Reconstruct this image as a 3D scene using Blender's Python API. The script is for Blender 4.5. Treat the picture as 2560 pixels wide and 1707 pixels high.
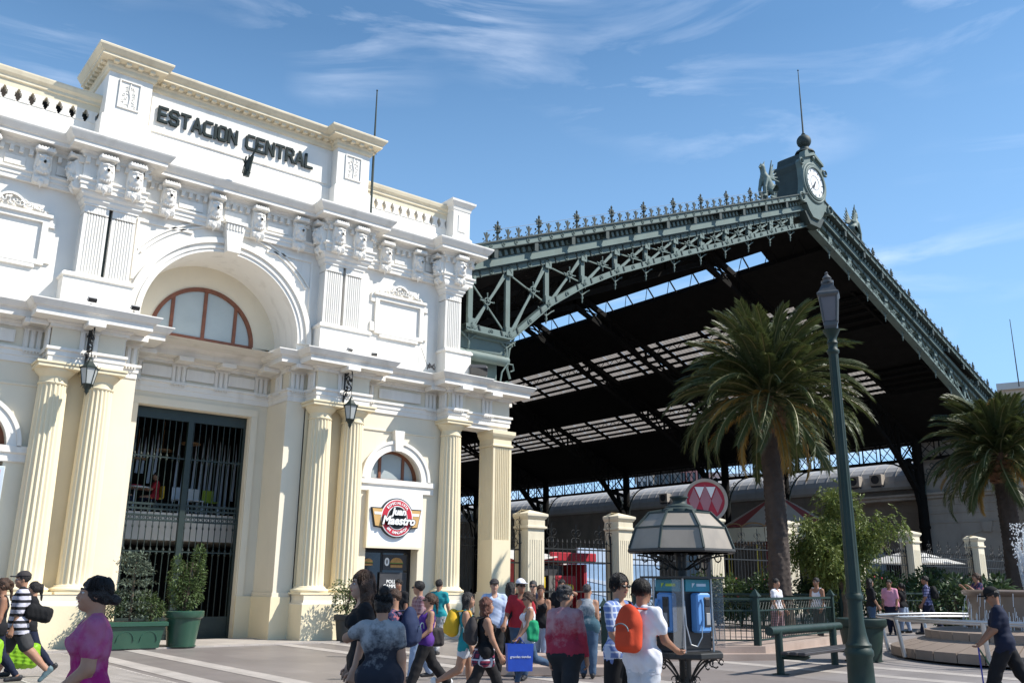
import bpy, math, random
import numpy as np
from mathutils import Vector, Matrix
for o in list(bpy.data.objects): bpy.data.objects.remove(o)
sc = bpy.context.scene; col = sc.collection
R = math.radians; PI = math.pi; rnd = random.Random(7)
# ------------------------------------------------------------------ camera
HC = 1.62
PIT, YAW, ROL, FPX = R(15.0987), R(38.7092), R(0.5599), 2245.86   # focal length in pixels of the 2560 wide photograph
fw = Vector((math.sin(YAW)*math.cos(PIT), math.cos(YAW)*math.cos(PIT), math.sin(PIT)))
r0 = Vector((math.cos(YAW), -math.sin(YAW), 0)); u0 = r0.cross(fw)
rt = r0*math.cos(ROL) + u0*math.sin(ROL); up = -r0*math.sin(ROL) + u0*math.cos(ROL)
cam = bpy.data.cameras.new('camera'); co = bpy.data.objects.new('camera', cam); col.objects.link(co)
co.matrix_world = Matrix(((rt.x, up.x, -fw.x, 0), (rt.y, up.y, -fw.y, 0), (rt.z, up.z, -fw.z, HC), (0, 0, 0, 1)))
cam.sensor_width = 36; cam.lens = FPX/2560*36; cam.clip_start = .1; cam.clip_end = 4000
sc.camera = co
# ------------------------------------------------------------------ sky, sun, exposure
SUN = Vector((.65, -.66, 1.0)).normalized()
ELEV = math.asin(SUN.z); AZ = math.atan2(SUN.x, SUN.y)
w = bpy.data.worlds.new('World'); sc.world = w; w.use_nodes = True
N = w.node_tree.nodes; L = w.node_tree.links
bg = N['Background']
sky = N.new('ShaderNodeTexSky'); sky.sky_type = 'NISHITA'; sky.sun_disc = False
sky.sun_elevation = ELEV; sky.sun_rotation = AZ; sky.air_density = 1.0; sky.dust_density = .15; sky.ozone_density = 1.6; sky.altitude = 500
tc = N.new('ShaderNodeTexCoord')
def wnoise(scale, rot, detail, sc_, lo, hi, w_=0.0, dist=.4):
    mp = N.new('ShaderNodeMapping'); mp.inputs['Rotation'].default_value = rot; mp.inputs['Scale'].default_value = sc_
    L.new(tc.outputs['Generated'], mp.inputs[0])
    n = N.new('ShaderNodeTexNoise'); n.noise_dimensions = '4D'; n.inputs['Scale'].default_value = scale; n.inputs['Detail'].default_value = detail
    n.inputs['W'].default_value = w_; n.inputs['Distortion'].default_value = dist; n.inputs['Roughness'].default_value = .58
    L.new(mp.outputs[0], n.inputs[0])
    m = N.new('ShaderNodeMapRange'); m.inputs[1].default_value = lo; m.inputs[2].default_value = hi
    L.new(n.outputs[0], m.inputs[0]); return m.outputs[0]
streak = wnoise(3.0, (0.3, .25, .55), 8, (1.0, 1.0, 5.0), .49, .70, 2.3, 1.1)
patch = wnoise(1.7, (0, 0, 0), 3, (1, 1, 2.0), .46, .70, 5.1, .2)
mul = N.new('ShaderNodeMath'); mul.operation = 'MULTIPLY'; L.new(streak, mul.inputs[0]); L.new(patch, mul.inputs[1])
m3 = N.new('ShaderNodeMath'); m3.operation = 'MULTIPLY'; L.new(mul.outputs[0], m3.inputs[0]); m3.inputs[1].default_value = .75
cl = N.new('ShaderNodeMixRGB'); cl.inputs[2].default_value = (9.6, 10.2, 11.4, 1)
sx_ = N.new('ShaderNodeSeparateXYZ'); L.new(tc.outputs['Generated'], sx_.inputs[0])
hz = N.new('ShaderNodeMapRange'); hz.inputs[1].default_value = 0.0; hz.inputs[2].default_value = .55; hz.inputs[3].default_value = 1.0; hz.inputs[4].default_value = 0.0; L.new(sx_.outputs[2], hz.inputs[0])
hm = N.new('ShaderNodeMixRGB'); tn = N.new('ShaderNodeMixRGB'); tn.blend_type = 'MULTIPLY'; tn.inputs[0].default_value = 1; tn.inputs[2].default_value = (.92, 1.22, 1.30, 1); L.new(sky.outputs[0], tn.inputs[1]); L.new(hz.outputs[0], hm.inputs[0]); L.new(tn.outputs[0], hm.inputs[1]); hm.inputs[2].default_value = (2.9, 5.0, 8.1, 1)
L.new(m3.outputs[0], cl.inputs[0]); L.new(hm.outputs[0], cl.inputs[1]); L.new(cl.outputs[0], bg.inputs[0])
bg.inputs[1].default_value = .106
sd = bpy.data.lights.new('sun', 'SUN'); sd.energy = 5.0; sd.angle = R(.53); sd.color = (1, .95, .87)
so = bpy.data.objects.new('sun', sd); col.objects.link(so); so.rotation_euler = SUN.to_track_quat('Z', 'Y').to_euler(); so.location = (20, -20, 60)
sc.view_settings.view_transform = 'Standard'; sc.view_settings.look = 'None'; sc.view_settings.gamma = 1
sc.view_settings.exposure = .46
sc.cycles.max_bounces = 6; sc.cycles.diffuse_bounces = 3; sc.cycles.transparent_max_bounces = 16
# ------------------------------------------------------------------ helpers
def ray(px, py):
    return (fw*FPX + rt*(px-1280) - up*(py-853.5)).normalized()
def on_z(px, py, z=0.0):
    d = ray(px, py); return Vector((0, 0, HC)) + d*((z-HC)/d.z)
def at_d(px, py, dist):          # point of the sight line at a horizontal distance
    d = ray(px, py); return Vector((0, 0, HC)) + d*(dist/math.hypot(d.x, d.y))
def ground_z(x):
    t = min(1, max(0, (x-16)/22)); return .5*t*t*(3-2*t)
def tag(o, label=None, cat=None, group=None, kind=None):
    if label: o['label'] = label
    if cat: o['category'] = cat
    if group: o['group'] = group
    if kind: o['kind'] = kind
    return o
def thing(name, label, cat, loc=(0, 0, 0), rz=0, group=None):
    o = bpy.data.objects.new(name, None); col.objects.link(o); o.location = loc; o.rotation_euler = (0, 0, rz)
    o.empty_display_size = .2
    return tag(o, label, cat, group)
def put(name, me, parent=None, loc=None, rot=None, scale=None, world=False):
    """link one mesh object; world=True: the mesh is in world coordinates under a parent that stands elsewhere"""
    o = bpy.data.objects.new(name, me); col.objects.link(o)
    if parent is not None:
        o.parent = parent
        if world:
            b = Vector((0, 0, 0)); p = parent
            while p is not None: b += p.location; p = p.parent
            o.location = -b
            if loc is not None: o.location = Vector(loc) - b
        elif loc is not None: o.location = loc
    elif loc is not None: o.location = loc
    if rot is not None: o.rotation_euler = rot
    if scale is not None: o.scale = scale
    return o
def copy_tree(o, parent=None):
    c = o.copy(); col.objects.link(c); c.parent = parent
    for ch in list(o.children): copy_tree(ch, c)
    return c
class MB:
    def __init__(s): s.v = []; s.f = []; s.mi = []
    def add(s, vs, fs, m=0):
        b = len(s.v); s.v.extend([tuple(p) for p in vs]); s.f.extend([tuple(i+b for i in f) for f in fs]); s.mi.extend([m]*len(fs)); return s
    def box(s, x0, x1, y0, y1, z0, z1, m=0):
        return s.add([(x0, y0, z0), (x1, y0, z0), (x1, y1, z0), (x0, y1, z0), (x0, y0, z1), (x1, y0, z1), (x1, y1, z1), (x0, y1, z1)],
              [(0, 3, 2, 1), (4, 5, 6, 7), (0, 1, 5, 4), (1, 2, 6, 5), (2, 3, 7, 6), (3, 0, 4, 7)], m)
    def bbox(s, x0, x1, y0, y1, z0, z1, b=.01, m=0):      # box with chamfered upright and top/front edges
        P = []
        for z, i in ((z0, b), (z0+b, 0), (z1-b, 0), (z1, b)):
            X0, X1, Y0, Y1 = x0+i, x1-i, y0+i, y1-i
            P += [(X0+b, Y0, z), (X1-b, Y0, z), (X1, Y0+b, z), (X1, Y1-b, z), (X1-b, Y1, z), (X0+b, Y1, z), (X0, Y1-b, z), (X0, Y0+b, z)]
        F = [tuple(range(7, -1, -1)), tuple(range(24, 32))]
        for k in range(3):
            for i in range(8): j = (i+1) % 8; F.append((k*8+i, k*8+j, k*8+8+j, k*8+8+i))
        return s.add(P, F, m)
    def prism(s, poly, a, b, ax='z', m=0):
        n = len(poly)
        f = {'z': lambda p, t: (p[0], p[1], t), 'y': lambda p, t: (p[0], t, p[1]), 'x': lambda p, t: (t, p[0], p[1])}[ax]
        vs = [f(p, a) for p in poly] + [f(p, b) for p in poly]
        fs = [tuple(range(n)), tuple(range(2*n-1, n-1, -1))] + [(i, (i+1) % n, n+(i+1) % n, n+i) for i in range(n)]
        return s.add(vs, fs, m)
    def lathe(s, prof, n=24, c=(0, 0, 0), m=0, a0=0., a1=None, sx=1, sy=1, ph=0.):
        full = a1 is None; a1 = 2*PI if full else a1
        k = n if full else n+1; vs = []; fs = []
        for r, z in prof:
            for i in range(k):
                a = ph+a0+(a1-a0)*i/n; vs.append((c[0]+r*sx*math.cos(a), c[1]+r*sy*math.sin(a), c[2]+z))
        for j in range(len(prof)-1):
            for i in range(n):
                i2 = (i+1) % k; fs.append((j*k+i, j*k+i2, (j+1)*k+i2, (j+1)*k+i))
        if full:
            if prof[0][0] > 1e-4: fs.append(tuple(range(k-1, -1, -1)))
            if prof[-1][0] > 1e-4: fs.append(tuple((len(prof)-1)*k+i for i in range(k)))
        return s.add(vs, fs, m)
    def tube(s, path, r, n=8, m=0, closed=False, flat=1.0):
        P = [Vector(p) for p in path]; K = len(P); vs = []; fs = []; last = None
        for i, p in enumerate(P):
            if closed: t = P[(i+1) % K]-P[i-1]
            else: t = P[min(i+1, K-1)]-P[max(i-1, 0)]
            t = t.normalized() if t.length > 1e-9 else Vector((0, 0, 1))
            if last is None:
                a = Vector((0, 0, 1)) if abs(t.z) < .9 else Vector((1, 0, 0)); n1 = t.cross(a).normalized()
            else: n1 = (last-t*last.dot(t)).normalized()
            last = n1; n2 = t.cross(n1); rr = r[i] if isinstance(r, (list, tuple)) else r
            for j in range(n):
                a = 2*PI*j/n; vs.append(p+n1*(rr*math.cos(a))+n2*(rr*flat*math.sin(a)))
        for i in range(K if closed else K-1):
            i2 = (i+1) % K
            for j in range(n): j2 = (j+1) % n; fs.append((i*n+j, i*n+j2, i2*n+j2, i2*n+j))
        if not closed: fs += [tuple(range(n-1, -1, -1)), tuple((K-1)*n+j for j in range(n))]
        return s.add(vs, fs, m)
    def bar(s, p, q, w, h, side=None, m=0):     # rectangular bar p->q, width w along side, height h across
        p = Vector(p); q = Vector(q); t = (q-p).normalized()
        sd_ = Vector(side) if side is not None else (t.cross(Vector((0, 0, 1))) if abs(t.z) < .95 else Vector((1, 0, 0)))
        sd_ = (sd_-t*sd_.dot(t)).normalized(); u = sd_.cross(t)
        vs = [e+sd_*(a*w/2)+u*(b*h/2) for e in (p, q) for a, b in ((-1, -1), (1, -1), (1, 1), (-1, 1))]
        return s.add(vs, [(0, 1, 2, 3), (7, 6, 5, 4), (0, 4, 5, 1), (1, 5, 6, 2), (2, 6, 7, 3), (3, 7, 4, 0)], m)
    def sphere(s, c, r, n=12, k=8, m=0, sz=1.0):
        return s.lathe([(r*math.sin(PI*i/k) if 0 < i < k else 0.0, -r*sz*math.cos(PI*i/k)) for i in range(k+1)], n, c, m)
    def molding(s, path, prof, m=0, cap=True):   # profile (out, z) swept along a plan path, out = right hand side
        K = len(path); n = len(prof); vs = []; fs = []
        for i, p in enumerate(path):
            ns = []
            for a, b in ((i-1, i), (i, i+1)):
                if a >= 0 and b < K:
                    d = Vector((path[b][0]-path[a][0], path[b][1]-path[a][1])).normalized(); ns.append(Vector((d.y, -d.x)))
            nn = ns[0] if len(ns) == 1 else (ns[0]+ns[1])/(1+ns[0].dot(ns[1]))
            for o, z in prof: vs.append((p[0]+nn.x*o, p[1]+nn.y*o, z))
        for i in range(K-1):
            for j in range(n-1): fs.append((i*n+j, (i+1)*n+j, (i+1)*n+j+1, i*n+j+1))
        if cap: fs += [tuple(range(n)), tuple((K-1)*n+j for j in range(n-1, -1, -1))]
        return s.add(vs, fs, m)
    def mesh(s, name, mats, smooth=None):
        me = bpy.data.meshes.new(name); me.from_pydata(s.v, [], s.f)
        for m in (mats if isinstance(mats, (list, tuple)) else [mats]): me.materials.append(m)
        if any(s.mi): me.polygons.foreach_set('material_index', s.mi)
        if smooth is not None:
            me.polygons.foreach_set('use_smooth', [True]*len(me.polygons))
            if smooth < 180: me.set_sharp_from_angle(angle=R(smooth))
        me.update(); return me
    def build(s, name, mats, parent=None, smooth=None, world=False, loc=None, rot=None):
        return put(name, s.mesh(name, mats, smooth), parent, loc=loc, rot=rot, world=world)
def recalc(me):
    import bmesh
    b = bmesh.new(); b.from_mesh(me); bmesh.ops.recalc_face_normals(b, faces=b.faces); b.to_mesh(me); b.free(); return me
# ------------------------------------------------------------------ materials
M = {}
def mat(name, c, rough=.7, var=.10, scale=2.0, bump=0., bscale=30., metal=0., spec=.4, stain=None, stain_amt=.5, stain_scale=(3, 3, .5), stain_lo=.52, trans=0., grain=0., coat=0., speck=None):
    m = bpy.data.materials.new(name); m.use_nodes = True; nt = m.node_tree; nn = nt.nodes; l = nt.links
    b = nn['Principled BSDF']; b.inputs['Roughness'].default_value = rough; b.inputs['Metallic'].default_value = metal
    b.inputs['Specular IOR Level'].default_value = spec; b.inputs['Coat Weight'].default_value = coat
    t = nn.new('ShaderNodeTexCoord')
    n = nn.new('ShaderNodeTexNoise'); n.inputs['Scale'].default_value = scale; n.inputs['Detail'].default_value = 6; n.inputs['Roughness'].default_value = .6
    l.new(t.outputs['Object'], n.inputs[0])
    rp = nn.new('ShaderNodeMapRange'); rp.inputs[1].default_value = .3; rp.inputs[2].default_value = .7; l.new(n.outputs[0], rp.inputs[0])
    mx = nn.new('ShaderNodeMixRGB'); l.new(rp.outputs[0], mx.inputs[0])
    mx.inputs[1].default_value = (*[max(0, x*(1-var)) for x in c], 1); mx.inputs[2].default_value = (*[min(1, x*(1+var)) for x in c], 1)
    out = mx.outputs[0]
    if stain is not None:
        mp = nn.new('ShaderNodeMapping'); mp.inputs['Scale'].default_value = stain_scale; l.new(t.outputs['Object'], mp.inputs[0])
        n2 = nn.new('ShaderNodeTexNoise'); n2.inputs['Scale'].default_value = 1; n2.inputs['Detail'].default_value = 7; l.new(mp.outputs[0], n2.inputs[0])
        r2 = nn.new('ShaderNodeMapRange'); r2.inputs[1].default_value = stain_lo; r2.inputs[2].default_value = stain_lo+.25; r2.inputs[4].default_value = stain_amt; l.new(n2.outputs[0], r2.inputs[0])
        m2 = nn.new('ShaderNodeMixRGB'); l.new(r2.outputs[0], m2.inputs[0]); l.new(out, m2.inputs[1]); m2.inputs[2].default_value = (*stain, 1); out = m2.outputs[0]
    if grain > 0:
        n4 = nn.new('ShaderNodeTexNoise'); n4.inputs['Scale'].default_value = 90; n4.inputs['Detail'].default_value = 2; l.new(t.outputs['Object'], n4.inputs[0])
        r4 = nn.new('ShaderNodeMapRange'); r4.inputs[1].default_value = .3; r4.inputs[2].default_value = .7; r4.inputs[3].default_value = 1-grain; r4.inputs[4].default_value = 1+grain; l.new(n4.outputs[0], r4.inputs[0])
        m4 = nn.new('ShaderNodeMixRGB'); m4.blend_type = 'MULTIPLY'; m4.inputs[0].default_value = 1; l.new(out, m4.inputs[1]); l.new(r4.outputs[0], m4.inputs[2]); out = m4.outputs[0]
    l.new(out, b.inputs['Base Color'])
    if bump > 0:
        n3 = nn.new('ShaderNodeTexNoise'); n3.inputs['Scale'].default_value = bscale; n3.inputs['Detail'].default_value = 5; l.new(t.outputs['Object'], n3.inputs[0])
        bp = nn.new('ShaderNodeBump'); bp.inputs['Strength'].default_value = bump; bp.inputs['Distance'].default_value = .02; l.new(n3.outputs[0], bp.inputs['Height']); l.new(bp.outputs[0], b.inputs['Normal'])
    if trans > 0:
        tr = nn.new('ShaderNodeBsdfTranslucent'); l.new(out, tr.inputs[0]); ms = nn.new('ShaderNodeMixShader'); ms.inputs[0].default_value = trans
        l.new(b.outputs[0], ms.inputs[1]); l.new(tr.outputs[0], ms.inputs[2]); l.new(ms.outputs[0], nn['Material Output'].inputs[0])
    M[name] = m; return m
mat('white_stucco', (.80, .765, .70), .75, .035, .8, .10, 25, stain=(.47, .43, .37), stain_amt=.5, stain_scale=(2.6, 2.6, .28), stain_lo=.54)
mat('cream_stucco', (.78, .675, .465), .75, .04, .8, .10, 25, stain=(.56, .46, .31), stain_amt=.35, stain_scale=(2.2, 2.2, .3), stain_lo=.57)
mat('pale_stucco', (.76, .685, .54), .75, .04, .8, .10, 25, stain=(.54, .48, .38), stain_amt=.3, stain_scale=(2.2, 2.2, .3), stain_lo=.57)
mat('cornice_cream', (.72, .63, .46), .75, .06, 1.2, .10, 25, stain=(.42, .34, .22), stain_amt=.4, stain_scale=(3, 3, .6), stain_lo=.55)
mat('wood_frame', (.20, .072, .035), .45, .2, 6, .1, 40)
mat('frosted_glass', (.40, .44, .43), .22, .06, 1.2, spec=.5)
mat('dark_glass', (.02, .022, .025), .05, .1, 1, spec=.8)
mat('iron_green', (.011, .022, .018), .45, .2, 6, .05, 60, spec=.5)
mat('letter_green', (.010, .020, .021), .6, .15, 4, spec=.15)
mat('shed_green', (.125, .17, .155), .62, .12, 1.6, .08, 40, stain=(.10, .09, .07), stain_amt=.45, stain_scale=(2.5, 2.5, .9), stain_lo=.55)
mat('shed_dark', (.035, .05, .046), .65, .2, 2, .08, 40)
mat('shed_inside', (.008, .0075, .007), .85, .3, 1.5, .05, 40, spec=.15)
mat('skylight', (.27, .245, .22), .6, .16, 3, trans=.60, stain=(.20, .16, .13), stain_amt=.7, stain_scale=(4, .6, 4), stain_lo=.5)
mat('street_green', (.007, .025, .020), .55, .25, 3, .08, 50, spec=.4, coat=.0, stain=(.035, .045, .04), stain_amt=.4, stain_scale=(6, 6, 3))
mat('black_iron', (.018, .019, .019), .5, .2, 8, .05, 60)
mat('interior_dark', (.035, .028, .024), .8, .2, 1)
# ================================================================== ground
def sheet(name, x0, x1, y0, y1, dz, m, kind='structure', nx=60, flat=False, parent=None):
    b = MB(); vs = []; fs = []
    xs = [x0+(x1-x0)*i/nx for i in range(nx+1)]
    for x in xs: vs += [(x, y0, (0 if flat else ground_z(x))+dz), (x, y1, (0 if flat else ground_z(x))+dz)]
    for i in range(nx): fs.append((2*i, 2*i+2, 2*i+3, 2*i+1))
    b.add(vs, fs); o = b.build(name, m, parent)
    if kind: o['kind'] = kind
    return o
mat('paving', (.235, .205, .192), .42, .14, .45, .04, 20, stain=(.13, .115, .105), stain_amt=.5, stain_scale=(.9, .9, .9), stain_lo=.5, grain=.10, spec=.45)
mat('paving_far', (.245, .22, .208), .6, .14, .5, .05, 20, stain=(.15, .13, .12), stain_amt=.4, stain_scale=(.8, .8, .8), grain=.10)
mat('stripe_stone', (.44, .40, .365), .55, .12, 1.0, .05, 20, stain=(.28, .25, .22), stain_amt=.45, stain_scale=(1.5, 1.5, 1.5), stain_lo=.5, grain=.1)
def joints(m, bw, bh, amt):
    nt = m.node_tree; nn = nt.nodes; l = nt.links; b = nn['Principled BSDF']; src = b.inputs['Base Color'].links[0].from_socket
    t = nn.new('ShaderNodeTexCoord'); br = nn.new('ShaderNodeTexBrick'); br.offset = 0; br.inputs['Scale'].default_value = 1; br.inputs['Brick Width'].default_value = bw; br.inputs['Row Height'].default_value = bh; br.inputs['Mortar Size'].default_value = .008; br.inputs['Mortar Smooth'].default_value = .4
    br.inputs['Color1'].default_value = (1, 1, 1, 1); br.inputs['Color2'].default_value = (.86, .86, .86, 1); br.inputs['Mortar'].default_value = (amt, amt, amt, 1); l.new(t.outputs['Object'], br.inputs[0])
    mx = nn.new('ShaderNodeMixRGB'); mx.blend_type = 'MULTIPLY'; mx.inputs[0].default_value = 1; l.new(src, mx.inputs[1]); l.new(br.outputs[0], mx.inputs[2]); l.new(mx.outputs[0], b.inputs['Base Color'])
joints(M['paving'], .6, .6, .72); joints(M['paving_far'], .6, .6, .72); joints(M['stripe_stone'], .42, .8, .7)
mat('terrain', (.16, .15, .14), .9, .15, .02)
b = MB(); vs = []; fs = []
xs = [-3000, -400, -60, -10] + [16+22*i/20 for i in range(21)] + [60, 200, 800, 3000]
for x in xs: vs += [(x, -600, ground_z(x)-.03), (x, 3000, ground_z(x)-.03)]
for i in range(len(xs)-1): fs.append((2*i, 2*i+2, 2*i+3, 2*i+1))
b.add(vs, fs).build('ground', M['terrain'])['kind'] = 'structure'
sheet('plaza_paving', -12, 15.2, -6, 24.0, .0, M['paving'])
sheet('plaza_paving_far', 15.2, 60, -8, 24.6, .002, M['paving_far'])
for i, x in enumerate((-6.0, -4.7, .55, 1.75, 5.78, 7.0, 10.95, 12.25, 16.62, 18.1, 22.6, 23.9)):
    o = sheet('paving_stripe', x, x+.42, -6, 23.6, .006, M['stripe_stone'], nx=1)
# tactile strip of grooved tiles in front of the left pedestal
gt = MB().box(3.6, 5.6, 13.0, 23.5, -.02, .006).build('grooved_strip', M['stripe_stone']); gt['kind'] = 'structure'
mat('groove', (.12, .105, .098), .8, .2, 2)
grv = MB().box(3.65, 5.55, 0, .03, 0, .003).mesh('groove', M['groove'])
for i in range(46): put('groove', grv, gt, (0, 13.1+i*.225, .0065))
kb = MB().box(-6, 7.0, 23.62, 24.2, -.05, .035).box(7.0, 13.0, 23.62, 26.4, -.05, .035).box(13.0, 21.0, 23.62, 24.4, -.05, .035).build('entrance_kerb', M['stripe_stone']); kb['kind'] = 'structure'
# ================================================================== station building
XC = 9.27
SB = thing('station_building', 'white and cream classical station facade with arched portal, columns and attic name sign', 'building', (XC, 25.2, 0))
def part(name, b, m, parent=None, smooth=None): return b.build(name, M[m], parent or SB, smooth, world=True)
def mir(x): return 2*XC-x
def arch_wall(b, x0, x1, z0, z1, y, cx, r, zs, zb, depth, n=28):
    """wall face at y with an arched opening (centre cx, radius r, springing zs, down to zb) and its reveal"""
    P = [(cx-r*math.cos(PI*i/n), zs+r*math.sin(PI*i/n)) for i in range(n+1)]
    vs = []; fs = []
    for x, z in P: vs += [(x, y, z), (x, y, z1), (x, y+depth, z)]
    for i in range(n):
        a = 3*i; c = 3*i+3; fs += [(a, c, c+1, a+1), (a, a+2, c+2, c)]
    b.add(vs, fs)
    b.add([(x0, y, z0), (cx-r, y, z0), (cx-r, y, z1), (x0, y, z1)], [(0, 1, 2, 3)])
    b.add([(cx+r, y, z0), (x1, y, z0), (x1, y, z1), (cx+r, y, z1)], [(0, 1, 2, 3)])
    if zb > z0: b.add([(cx-r, y, z0), (cx+r, y, z0), (cx+r, y, zb), (cx-r, y, zb)], [(0, 1, 2, 3)])
    for sx in (cx-r, cx+r): b.add([(sx, y, zb), (sx, y+depth, zb), (sx, y+depth, zs), (sx, y, zs)], [(0, 1, 2, 3)])
    b.add([(cx-r, y, zb), (cx+r, y, zb), (cx+r, y+depth, zb), (cx-r, y+depth, zb)], [(0, 1, 2, 3)])
    return b
def arc_band(b, cx, zs, r0, r1, y0, y1, a0=0., a1=PI, n=32):
    vs = []; fs = []
    for i in range(n+1):
        a = PI-(a0+(a1-a0)*i/n); c, s_ = math.cos(a), math.sin(a)
        vs += [(cx+r0*c, y0, zs+r0*s_), (cx+r1*c, y0, zs+r1*s_), (cx+r1*c, y1, zs+r1*s_), (cx+r0*c, y1, zs+r0*s_)]
    for i in range(n):
        for k in range(4): fs.append((4*i+k, 4*i+(k+1) % 4, 4*i+4+(k+1) % 4, 4*i+4+k))
    fs += [(0, 1, 2, 3), (4*n, 4*n+3, 4*n+2, 4*n+1)]
    return b.add(vs, fs)
YW = 25.2
BX = 15.39; BR = .965; BZ = 4.82
# lower walls: two side bays with arched openings, the portal walls
for cx, x0, x1, nm in ((BX, 13.9, 17.9, 'r'), (mir(BX), -6.0, mir(13.9), 'l')):
    part('wall', arch_wall(MB(), x0, x1, 0, 6.96, YW, cx, BR, BZ, .02, .55), 'pale_stucco')
    ab = arc_band(MB(), cx, BZ-.02, BR, 1.27, YW-.10, YW+.02); arc_band(ab, cx, BZ-.02, 1.19, 1.29, YW-.14, YW-.10)
    part('archivolt', ab, 'white_stucco', smooth=40)
    part('keystone', MB().prism([(cx-.13, 5.75), (cx+.13, 5.75), (cx+.19, 6.42), (cx-.19, 6.42)], YW-.2, YW, 'y'), 'white_stucco')
    part('sill_band', MB().molding([(cx-1.45, YW), (cx+1.45, YW)], [(0, 4.42), (.08, 4.44), (.08, 4.62), (.14, 4.66), (.14, 4.82), (0, 4.84)]), 'white_stucco')
    part('string_course', MB().molding([(cx-1.5, YW), (cx+1.5, YW)], [(0, 6.36), (.035, 6.37), (.035, 6.42), (0, 6.43)]), 'pale_stucco')
    wd = part('window', arc_band(MB(), cx, BZ+.03, BR-.11, BR+.0, YW+.22, YW+.36, n=24), 'wood_frame', smooth=40)
    for dx in (-.44, .44):
        h = math.sqrt((BR-.05)**2-dx*dx); part('mullion', MB().box(cx+dx-.045, cx+dx+.045, YW+.24, YW+.34, BZ+.03, BZ+.03+h), 'wood_frame', wd)
    part('mullion', MB().box(cx-BR, cx+BR, YW+.24, YW+.345, BZ-.02, BZ+.06), 'wood_frame', wd)
    P = [(cx-(BR-.05)*math.cos(PI*i/20), BZ+.03+(BR-.05)*math.sin(PI*i/20)) for i in range(21)]
    for xa, xb in ((cx-1, cx-.44), (cx-.44, cx+.44), (cx+.44, cx+1)):
        pts = [p for p in P if xa-1e-6 <= p[0] <= xb+1e-6]
        lo = max(xa, cx-BR+.05); hi = min(xb, cx+BR-.05)
        f = lambda x: BZ+.03+math.sqrt(max(0, (BR-.05)**2-(x-cx)**2))
        poly = [(lo, BZ+.03), (hi, BZ+.03), (hi, f(hi))]+[p for p in pts[::-1] if lo < p[0] < hi]+[(lo, f(lo))]
        part('pane', MB().prism(poly, YW+.29, YW+.30, 'y'), 'frosted_glass', wd)
PX0, PX1 = mir(11.5), 11.5                                   # portal
YD = 26.7
DX0, DX1, DZ = 7.58, 10.96, 6.55
pw = MB()
pw.add([(PX0, 25.29, 0), (PX0, YD, 0), (PX0, YD, 6.96), (PX0, 25.29, 6.96)], [(3, 2, 1, 0)])
pw.add([(PX1, 25.29, 0), (PX1, YD, 0), (PX1, YD, 6.96), (PX1, 25.29, 6.96)], [(0, 1, 2, 3)])
for a, c in ((PX0, DX0), (DX1, PX1)): pw.add([(a, YD, 0), (c, YD, 0), (c, YD, 6.96), (a, YD, 6.96)], [(0, 1, 2, 3)])
pw.add([(DX0, YD, DZ), (DX1, YD, DZ), (DX1, YD, 6.96), (DX0, YD, 6.96)], [(0, 1, 2, 3)])
for x in (DX0, DX1): pw.add([(x, YD, 0), (x, YD+.45, 0), (x, YD+.45, DZ), (x, YD, DZ)], [(0, 1, 2, 3)])
pw.add([(DX0, YD, DZ), (DX1, YD, DZ), (DX1, YD+.45, DZ), (DX0, YD+.45, DZ)], [(0, 1, 2, 3)])
for a, c in ((mir(12.1), PX0), (PX1, 12.1)): pw.add([(a, 25.29, 0), (c, 25.29, 0), (c, 25.29, 6.96), (a, 25.29, 6.96)], [(0, 1, 2, 3)])
for a, c in ((mir(13.92), mir(12.1)), (12.1, 13.92)): part('column_backing', MB().add([(a, YW+.02, 0), (c, YW+.02, 0), (c, YW+.02, 6.96), (a, YW+.02, 6.96)], [(0, 1, 2, 3)]), 'cream_stucco')
part('portal_wall', pw, 'pale_stucco')
for s_ in (0, 1):                                            # portal side pilasters and plinth
    X = (lambda v: mir(v)) if s_ else (lambda v: v)
    def mbox(x0, x1, *a): q = sorted((X(x0), X(x1))); return MB().box(q[0], q[1], *a)
    part('portal_plinth', mbox(11.42, 12.02, 25.2, YD+.02, 0, 1.2), 'cream_stucco')
    part('portal_plinth_cap', mbox(11.46, 12.0, 25.24, YD+.01, 1.2, 1.32), 'pale_stucco')
    part('door_jamb', mbox(10.98, 11.18, YD-.075, YD+.02, 0, DZ+.015), 'pale_stucco')
    part('jamb_plinth', mbox(10.965, 11.46, YD-.1, YD+.01, 0, 1.2), 'cream_stucco')
part('door_lintel', MB().box(DX0-.22, DX1+.22, YD-.07, YD+.01, DZ+.02, DZ+.24), 'pale_stucco')
# entablature of the lower order along the broken plan line
CP = [(-6, 25.15), (mir(17.66), 25.15), (mir(17.66), 24.5), (mir(16.92), 24.5), (mir(16.92), 25.15), (mir(13.91), 25.15), (mir(13.91), 24.5), (mir(12.08), 24.5), (mir(12.08), 25.26), (PX0, 25.26), (PX0, YD-.03),
      (PX1, YD-.03), (PX1, 25.26), (12.08, 25.26), (12.08, 24.5), (13.91, 24.5), (13.91, 25.15), (16.92, 25.15), (16.92, 24.5), (17.66, 24.5), (17.66, 24.68), (19.72, 24.68), (19.72, 26.4)]
part('architrave', MB().molding(CP, [(-.2, 6.95), (.0, 6.95), (.0, 7.10), (.025, 7.11), (.025, 7.24), (.075, 7.26), (.075, 7.33), (0, 7.34), (-.3, 7.34)]), 'white_stucco')
part('frieze', MB().molding(CP, [(-.02, 7.30), (-.02, 7.93), (-.3, 7.93)]), 'pale_stucco')
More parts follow.
